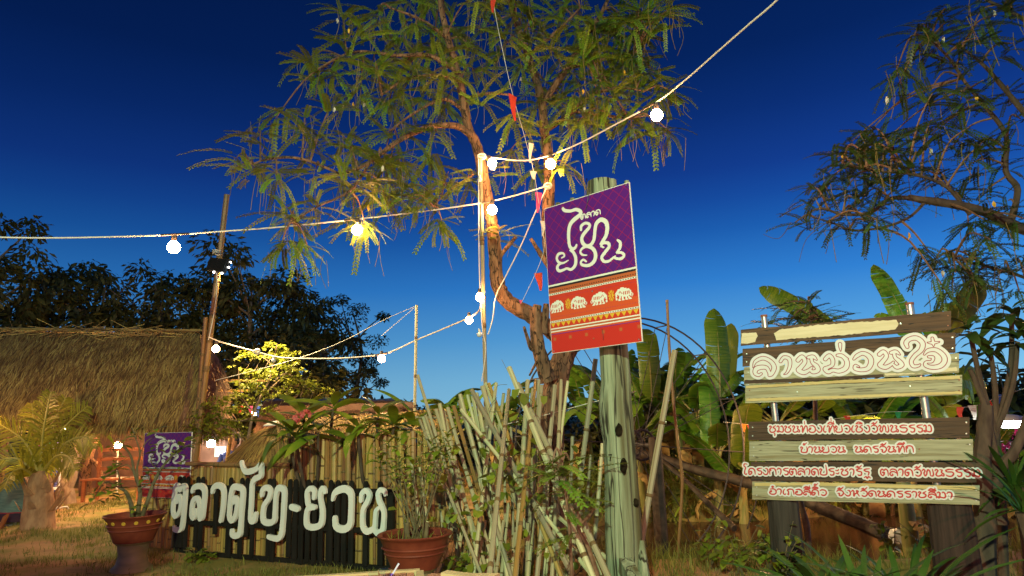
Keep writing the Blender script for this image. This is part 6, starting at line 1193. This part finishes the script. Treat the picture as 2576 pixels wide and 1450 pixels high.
for px, py, Y, lb in ((250, 1030, 13.2, 'unseen warm bulb added inside the stall behind the palm'), (410, 1038, 12.9, 'unseen warm bulb added inside the stall above the small sign'), (-75, 1040, 10.8, 'unseen warm bulb added outside the stall beyond the left edge'), (40, 1040, 13.4, 'unseen warm bulb added inside the stall at the far left'), (330, 960, 18.5, 'unseen warm bulb added behind the stall roof'), (640, 1040, 17.2, 'unseen warm bulb added behind the moringa'), (860, 1040, 23.5, 'unseen warm bulb added behind the blue-ridged house'), (480, 1080, 16.0, 'unseen warm bulb added beside the booth')): bulb(px, py, Y, .062, gWarmB if 'outside' in lb else gAdded, lb, group='unseen warm bulbs added around the stall and yard')  # bulbs out of sight, added to brighten the ground, palm and far trees
# ------------------------------------------------------------------ bunting
def bunting(pts, flags, label, r=.003, sz=.1):
    q = [P(*p) for p in pts]; t = thing('bunting', q[0], label, 'bunting'); MB().tube(spline(q, 5), r, 5).build('string', mCable, t)
    for x, y, Y, w, h, c, tw in flags:
        a = P(x, y, Y); m = FM[c]; u = V(math.cos(tw), math.sin(tw), 0)*w; n = 4; vs = []
        for j in range(5): k = j/4; sw = V(.05*h*math.sin(k*3+x), .12*h*math.sin(k*4+y), -h*k); vs += [a+sw-u*.5*(1-k*.75), a+sw+V(0, .02*h*math.sin(x+j), 0), a+sw+u*.5*(1-k*.75)]
        MB().add(vs, [[3*j+i, 3*j+3+i, 3*j+4+i, 3*j+1+i] for j in range(4) for i in (0, 1)]).build('flag', m, t, True)
FM = {k: mat('flag_'+n, c, rough=.7, transl=.35) for k, n, c in (('r', 'red', (.62, .06, .03)), ('p', 'pink', (.65, .08, .22)), ('y', 'yellow', (.65, .42, .03)), ('w', 'white', (.7, .68, .6)), ('b', 'blue', (.04, .1, .45)), ('g', 'green', (.03, .3, .12)), ('o', 'orange', (.6, .2, .03)))}
bunting([(1232, -60, 7.4), (1245, 30, 7.5), (1265, 130, 7.6), (1290, 240, 7.8), (1320, 345, 8.0), (1342, 430, 8.2), (1352, 490, 8.3), (1362, 560, 8.4), (1366, 640, 8.5), (1312, 762, 8.6)], [(1240, -8, 7.45, .10, .2, 'r', .7), (1292, 243, 7.8, .16, .30, 'r', .9), (1334, 362, 8.05, .08, .24, 'w', .6), (1342, 432, 8.2, .10, .1, 'w', .4), (1352, 484, 8.3, .10, .28, 'p', .5), (1364, 556, 8.4, .08, .2, 'w', .5), (1356, 686, 8.55, .11, .24, 'r', -.3), (1310, 755, 8.6, .05, .05, 'p', 0)], 'bunting of red and pink flags hanging down through the feathery tree')
bunting([(380, 1072, 11.9), (425, 1073, 11.8), (460, 1073, 11.8), (500, 1072, 11.7)], [(424, 1073, 11.8, .12, .13, 'p', 0), (457, 1074, 11.8, .13, .12, 'y', .1), (398, 1070, 11.85, .1, .12, 'r', 0)], 'short bunting with pink and yellow flags above the small sign')
bunting([(470, 1000, 12.6), (520, 1030, 12.8), (590, 1028, 13), (660, 1020, 13.2)], [(485, 1008, 12.7, .11, .2, 'p', 0), (492, 1035, 12.7, .14, .14, 'r', 0), (532, 1030, 12.8, .12, .18, 'g', 0), (560, 1026, 12.9, .1, .16, 'y', 0), (572, 1040, 12.9, .12, .14, 'o', 0), (605, 1022, 13, .12, .14, 'r', 0), (632, 1022, 13.1, .1, .16, 'p', 0), (650, 1022, 13.2, .09, .2, 'b', 0)], 'colourful bunting behind the moringa sapling')
bunting([(1820, 1062, 11.5), (1880, 1068, 11.5), (1960, 1075, 11.4), (2195, 1040, 11), (2300, 1036, 11)], [(1870, 1067, 11.5, .12, .13, 'o', 0), (1888, 1068, 11.5, .11, .14, 'r', 0), (2130, 1046, 11.1, .12, .14, 'r', .1), (2260, 1036, 11, .11, .14, 'g', 0)], 'bunting with orange and red flags seen through the gap of the plank sign')
bunting([(2380, 1022, 9.4), (2420, 1025, 9.3), (2460, 1020, 9.2), (2510, 1000, 9.1), (2600, 970, 9)], [(2416, 1024, 9.3, .11, .2, 'r', .1), (2447, 1020, 9.25, .12, .19, 'w', 0), (2482, 1008, 9.2, .15, .22, 'r', .2), (2518, 993, 9.1, .13, .2, 'b', 0)], 'bunting with red white and blue flags left of the round lamp')
def round_lamp():
    c = P(2540, 1054, 9.0); t = thing('ring_lamp', c, 'glowing white round lamp hanging at the right edge', 'lamp'); MB().lathe(c, [(.0, .02), (.12, .01), (.19, -.03), (.2, -.06), (.1, -.11), (.0, -.12)], 24, cap=False).build('diffuser', gRound, t, True); MB().lathe(c+V(0, 0, .022), [(.2, -.045), (.16, .0), (.06, .03), (.0, .035)], 24, cap=False).build('shade', mWhiteP, t, True); MB().tube([c+V(0, 0, .05), c+V(-.05, 0, .7)], .008, 6).build('rod', mDark, t)
    for k, (pts, lb) in enumerate((([(2520, 1130), (2505, 1140), (2535, 1118), (2515, 1122)], 'magenta bougainvillea flowers below the round lamp'), ([(2565, 1080), (2575, 1095), (2555, 1090)], 'magenta bougainvillea flowers at the edge right of the round lamp'))):
        Y = 8.2; b = P(*pts[0], Y); t2 = thing('bougainvillea', V(b.x, Y, 0), lb, 'shrub'); mb = MB(); mb.tube(spline([V(b.x+.1, Y, 0), V(b.x+.15, Y, b.z*.6), b], 4), .012, 6); mb.build('stem', mStemB, t2); br = [leaf_tpl(.05, .04, .2, 2, base=.8)]; ml = []
        for x, y in pts:
            p = P(x, y, Y)
            for _ in range(26): ml.append((0, TM(p+rdir()*rnd(0, .06), frame(rdir(-1, .5)), rnd(.6, 1.1))))
        v, f, tt = bake(br, ml, [.5]*len(ml)); o = link('flowers', npmesh('flowers', v-np.array(WL[t2.name]), f, [mPink], tt), t2); o['kind'] = 'stuff'
round_lamp()
# ------------------------------------------------------------------ water wheel over the pond
def water_wheel():
    c = P(1600, 1119, 10.7); ax = V(.4, -.92, 0).normalized(); e1 = ax.cross(Z).normalized(); R = 1.93; base = V(c.x, c.y, -.9); t = thing('water_wheel', base, 'large thin-rimmed water wheel standing in the pond behind the sign post', 'water wheel'); rims = []
    wh = MB(); wh.tube([c-ax*.55, c+ax*.55], .035, 10).build('axle', mWheel, t, True)
    for s in (-.17, .17):
        q = [c+ax*s+(e1*math.cos(a)+Z*math.sin(a))*R for a in np.linspace(0, 2*math.pi, 65)]; MB().tube(q, .014, 6, caps=False).build('rim', mWheel, t, True)
        MB().tube([c+ax*s+(e1*math.cos(a)+Z*math.sin(a))*.22 for a in np.linspace(0, 2*math.pi, 25)], .02, 6, caps=False).build('hub_ring', mWheel, t, True)
        for k in range(14): a = k*2*math.pi/14+.1; d = e1*math.cos(a)+Z*math.sin(a); MB().tube([c+ax*s+d*.05, c+ax*s+d*R], .006, 5).build('spoke', mWheel, t)
    for k in range(14): a = k*2*math.pi/14+.1; d = e1*math.cos(a)+Z*math.sin(a); MB().tube([c-ax*.17+d*R, c+ax*.17+d*R], .010, 5).build('paddle_bar', mWheel, t)
    for s in (-.5, .5): p = c+ax*s; MB().tube([V(p.x, p.y, -1.1), V(p.x, p.y, p.z+.12)], .10, 10, jit=.06).build('support_post', mLog, t, True)
water_wheel()
def log(pts, r0, r1, label, name='fallen_log'):
    q = spline([P(*p) for p in pts], 6); o = MB().tube(q, lerps([r0, r1], len(q)), 11, jit=.12).build(name, mLog, None, True, origin=q[0]); tag(o, label, 'log')
log([(1560, 1135, 13.2), (1650, 1150, 12.8), (1760, 1185, 12.2), (1880, 1215, 11.6), (2000, 1250, 10.9), (2100, 1292, 10.3), (2230, 1345, 9.6)], .075, .10, 'long thick dark log slanting across the pond behind the wooden sign')
log([(1660, 1155, 12.7), (1720, 1205, 12.0), (1790, 1275, 11.2), (1848, 1330, 10.6)], .035, .05, 'thinner pole slanting down into the water left of the sign')
log([(1898, 1130, 11.2), (1905, 1240, 10.6), (1880, 1330, 10.2)], .008, .012, 'thin dark stick standing in the pond left of the planks', 'stick')
log([(2010, 1250, 8.3), (2030, 1330, 7.9), (2034, 1420, 7.7)], .03, .04, 'short broken sapling stem at the water edge behind the sign', 'stick')
def leftovers():
    p = P(1613, 1360, 5.95); q = P(1622, 1460, 5.85); q.z = -.05; o = MB().tube([q, q.lerp(p, .5), p], [.05, .045, .03], 7, jit=.15).build('wood_stake', mPostW, None, True, origin=(q.x, q.y, 0)); tag(o, 'short split grey stake leaning against the right side of the sign post', 'stake')
    p = P(1590, 1425, 5.6); base = V(p.x, 5.6, 0); t = thing('timber_offcut', base, 'grey timber offcut with sawn end leaning at the foot of the sign post', 'timber'); a = P(1572, 1420, 5.7); b = P(1612, 1500, 5.35); d = (b-a).normalized(); F = frame(d); MB().obox(a.lerp(b, .5), d*(b-a).length/2, F.col[1]*.05, F.col[2]*.06).build('timber', mPostW, t)
    p = P(2172, 1318, 9.8); base = V(p.x, 8.9, p.z-.14); t = thing('plastic_lantern', base, 'white ribbed plastic lantern shade lying by the water behind the plants', 'lantern'); MB().lathe(base, [(.10, 0), (.14, .06), (.13, .14), (.10, .2), (.03, .21)], 10).build('shade', mWhiteP, t)
    for k in range(5): a = k*1.256; MB().tube([base+V(math.cos(a)*r, math.sin(a)*r, z) for r, z in ((.105, 0), (.145, .06), (.135, .14), (.1, .2))], .006, 5).build('rib', mDark, t)
leftovers()
# ------------------------------------------------------------------ foreground table, cup with straw, wooden chair
def foreground():
    zt = .76; A, B = G(770, 1452, zt), G(1056, 1434, zt); d = (B-A); d.z = 0; d.normalize(); s = V(d.y, -d.x, 0); L = 1.15; Wd = .75; O = B-d*L
    base = O+d*L/2+s*Wd/2; base.z = 0; t = thing('bamboo_table', base, 'low bamboo-slat table with a pale rim at the bottom edge', 'table')
    for a, e, n in ((O, d, L), (O+s*Wd, d, L)): MB().obox(a+e*n/2+V(0, 0, -.02), e*n/2, s*.018, V(0, 0, .024)).build('rim', mWoodP, t)
    for a in (O, O+d*L): MB().obox(a+s*Wd/2+V(0, 0, -.022), s*(Wd/2-.02), d*.018, V(0, 0, .024)).build('rim', mWoodP, t)
    n = 30
    for k in range(n): p = O+d*(.03+(L-.06)*(k+.5)/n)+V(0, 0, -.012+rnd(-.002, .002)); MB().obox(p+s*Wd/2, s*(Wd/2-.02), d*((L-.06)/n*.46), V(0, 0, .006)).build('slat', mWoodR, t)
    for a in (O+d*.05+s*.05, O+d*(L-.05)+s*.05, O+d*.05+s*(Wd-.05), O+d*(L-.05)+s*(Wd-.05)): MB().box(V(a.x, a.y, (zt-.05)/2), .05, .05, zt-.05).build('leg', mWoodP, t)
    c = G(968, 1458, zt); c = V(c.x, c.y, zt-.006); cup = thing('drinking_glass', c, 'clear drinking glass with a straw on the bamboo table', 'glass'); gm = bpy.data.materials.new('clear_glass'); gm.use_nodes = True; gb = gm.node_tree.nodes['Principled BSDF']; gb.inputs['Transmission Weight'].default_value = 1; gb.inputs['Roughness'].default_value = .03; gb.inputs['IOR'].default_value = 1.3; gb.inputs['Base Color'].default_value = (.95, .97, .95, 1)
    hz = .03; MB().lathe(c, [(.025, .002), (.031, .02+hz*.5), (.034, .045+hz*.2), (.032, .045+hz*.2), (.029, .02+hz*.5), (.022, .006)], 24).build('glass', gm, cup, True)
    sa = c+V(.01, 0, .01); sb = P(989, 1443, c.y-.0); sc = P(1003, 1419, c.y-.02); MB().tube([sa, sa.lerp(sb, .5), sb], .0045, 8).build('straw_stem', mat('purple_straw', (.12, .05, .38), rough=.4), cup, True); MB().tube([sb, sc], .0045, 8).build('straw_tip', mat('pale_straw', (.55, .55, .75), rough=.4), cup, True)
    z0 = .80; a, b = G(1116, 1438, z0), G(1250, 1446, z0); d = (b-a).normalized(); d.z = 0; base = V((a.x+b.x)/2, a.y-.2, 0); ch = thing('wooden_chair', base, 'wooden slatted chair seen from behind at the bottom edge under the stakes', 'chair'); s = V(d.y, -d.x, 0); w = (b-a).length
    q = spline([a, a.lerp(b, .5)+s*.03, b], 4); m = MB(); vs = []
    for p in q: vs += [p+s*.03+V(0, 0, -.035), p+s*.03, p-s*.035, p-s*.035+V(0, 0, -.035)]
    k = len(q); m.add(vs, [[4*i+j, 4*i+4+j, 4*i+4+(j+1) % 4, 4*i+(j+1) % 4] for i in range(k-1) for j in range(4)]+[[0, 1, 2, 3], [4*k-1, 4*k-2, 4*k-3, 4*k-4]]).build('top_rail', mWoodP, ch)
    for p, sg in ((a, -1), (b, 1)):
        MB().obox(p+d*sg*.06+s*.22+V(0, 0, -.045), s*.30, d*.045, V(0, 0, .016)).build('arm', mWoodR, ch)
        for u in (-.02, .45): z = z0-.065; MB().box(V((p+d*sg*.06+s*u).x, (p+d*sg*.06+s*u).y, z/2), .05, .05, z).build('leg', mWoodP, ch)
    for k in range(6): MB().obox(a.lerp(b, .5)+s*(.06+.075*k)+V(0, 0, -.36), d*(w*.5+.03), s*.03, V(0, 0, .01)).build('seat_slat', mWoodR, ch)
    for k in range(5): MB().obox(a.lerp(b, .1+.2*k)+s*.01+V(0, 0, -.2), d*.022, s*.01, V(0, 0, .165)).build('back_slat', mWoodR, ch)
foreground()
# ------------------------------------------------------------------ weeds and grass
def weeds():
    HRT = leaf_tpl(.085, .07, .3, 3, base=.7); spots = [(1860, 1440, 6.6, 'round-leaved weed at the foot of the left timber post'), (1935, 1400, 6.9, 'tall round-leaved weed with a pale cut stem by the pond'), (1790, 1435, 7.0, 'low weed in the grass right of the sign post'), (1965, 1455, 6.2, 'leafy weed close to the left timber post'), (2330, 1360, 7.2, 'tall dry yellowish weed behind the strap-leaved clumps'), (2240, 1330, 7.6, 'thin reedy weed at the water edge'), (2400, 1300, 7.4, 'dry weed between the right timber post and the dracaena'), (1120, 1450, 6.4, 'small bright green weed beside the right flowerpot'), (500, 1398, 8.2, 'small weed tuft at the foot of the black fence')]
    for px, py, Y, lb in spots:
        p = P(px, py, Y); base = V(p.x, Y, gz(p.x, Y)); t = thing('weed', base, lb, 'weed', 'weeds in the grass'); mb = MB(); ml = []; h = rnd(.3, .55) if px != 500 else .18
        for k in range(7):
            e = base+V(rnd(-.2, .2), rnd(-.15, .15), h*rnd(.5, 1.1)); mb.tube(spline([base+V(rnd(-.05, .05), 0, 0), base.lerp(e, .5)+V(0, 0, .05), e], 3), .004, 4)
            for q in range(7): ml.append((0, TM(base.lerp(e, rnd(.3, 1))+V(rnd(-.03, .03), rnd(-.03, .03), 0), frame(V(rnd(-1, 1), rnd(-1, .3), rnd(-.5, .3))), rnd(.6, 1.3))))
        mb.build('stem', mStemG, t)['kind'] = 'stuff'; v, f, tt = bake([HRT], ml, [rnd(0, 1) for _ in ml]); o = link('foliage', npmesh('foliage', v-np.array(base), f, [mWeed], tt), t); o['kind'] = 'stuff'
weeds()
def grass():
    N = 210000; x = np.where(NP.random(N) < .6, NP.uniform(-9, 0, N), NP.uniform(0, 8.5, N)); y = 5+13*NP.random(N)**1.4; z = ground_z(x, y)
    pat = np.array([mnoise.noise(V(a*.9, b*.9, 4))+.5*mnoise.noise(V(a*3, b*3, 9)) for a, b in zip(x, y)])
    near = np.exp(-((y-7.75)/.8)**2)*(x > .7)*(x < 6.5); bank = (y > 12.6)*(x > 1.2)
    keep = (z > -.47) & (NP.random(N) < np.clip(.30+1.1*pat+.6*near+.5*bank, .03, 1)); x, y, z, near, bank = x[keep], y[keep], z[keep], near[keep], bank[keep]; n = len(x)
    h = NP.uniform(.025, .085, n)*(1+3.2*near*NP.random(n)+4*bank*NP.random(n)); w = NP.uniform(.0025, .005, n)*(1+.6*bank); a = NP.uniform(0, 6.283, n); ln = NP.uniform(.1, .9, n)*h; b = NP.uniform(0, 6.283, n)
    bx, by = np.cos(a)*w, np.sin(a)*w; lx, ly = np.cos(b)*ln, np.sin(b)*ln
    v = np.stack([np.stack([x-bx, y-by, z-.005], 1), np.stack([x+bx, y+by, z-.005], 1), np.stack([x+lx*.35+bx*.7, y+ly*.35+by*.7, z+h*.6], 1), np.stack([x+lx*.35-bx*.7, y+ly*.35-by*.7, z+h*.6], 1), np.stack([x+lx, y+ly, z+h], 1)], 1).reshape(-1, 3)
    i = np.arange(n)*5; t = NP.random(n)
    me = npmesh('grass', v, [np.stack([i+3, i+2, i+4], 1), np.stack([i, i+1, i+2, i+3], 1)], [mGrass], np.concatenate([t, t])); tag(link('grass', me), 'short patchy grass with taller blades at the pond edge', 'grass', kind='stuff')
grass()
def litter():
    ml = []; tn = []; LT = [leaf_tpl(.09, .04, .3, 2), leaf_tpl(.14, .03, .5, 2)]
    for i in range(900):
        x, y = rnd(-8, 2), rnd(6, 14); ml.append((R_.randrange(2), TM(V(x, y, gz(x, y)+.012), frame(V(rnd(-1, 1), rnd(-1, 1), rnd(-.15, .15)), roll=rnd(-.4, .4)), rnd(.5, 1.2)))); tn.append(rnd(0, 1))
    v, f, tt = bake(LT, ml, tn); o = link('leaf_litter', npmesh('leaf_litter', v, f, [mPod], tt)); tag(o, 'scattered dry leaves lying on the trodden ground', 'leaf litter', kind='stuff')
litter()
def bank_foliage():
    ml = []; tn = []; LT = [leaf_tpl(.22, .06, .5, 3), leaf_tpl(.16, .08, .2, 2), leaf_tpl(.3, .04, .8, 3)]
    for i in range(5200):
        x = rnd(.5, 9.5); y = rnd(13.2, 18); z = gz(x, y)+rnd(0, .75)*rnd(.2, 1); ml.append((R_.randrange(3), TM(V(x, y, z), frame(rdir(-.4, .8)), rnd(.6, 1.4)))); tn.append(rnd(0, 1))
    v, f, tt = bake(LT, ml, tn); o = link('bank_undergrowth', npmesh('bank_undergrowth', v, f, [mWeed], tt)); tag(o, 'tangled low undergrowth under the banana plants on the far bank', 'undergrowth', kind='stuff')
bank_foliage()
def thicket():
    LT = [leaf_tpl(.5, .16, .5, 3), leaf_tpl(.35, .16, .2, 2), leaf_tpl(.8, .2, .8, 3)]
    for nm, n, x0, x1, y0, y1, h, s, lb in (('thicket', 9000, 0, 17, 16.5, 21, 2.5, .8, 'dark mass of bushes closing off the view behind the banana plants'), ('thicket', 7000, -22, -1, 22, 26, 4.2, .8, 'dark mass of shrubs under the trees behind the thatched stall')):
        ml = []; tn = []
        for i in range(n):
            x, y = rnd(x0, x1), rnd(y0, y1); top = (h if (x > 2.5 or -22 <= x < -9.5) else 1.3)*(.75+.35*mnoise.noise(V(x*.5, y*.5, 1))+.25*mnoise.noise(V(x*1.7, y, 5))); z = gz(x, y)+top*rnd(0, 1)**.7; ml.append((R_.randrange(3), TM(V(x, y, z), frame(rdir(-.8, .6), roll=rnd(-1, 1)), s*rnd(.6, 1.3)))); tn.append(rnd(0, .8))
        v, f, tt = bake(LT, ml, tn); o = link(nm, npmesh(nm, v, f, [mLeafF], tt)); tag(o, lb, 'bushes', kind='stuff')
thicket()
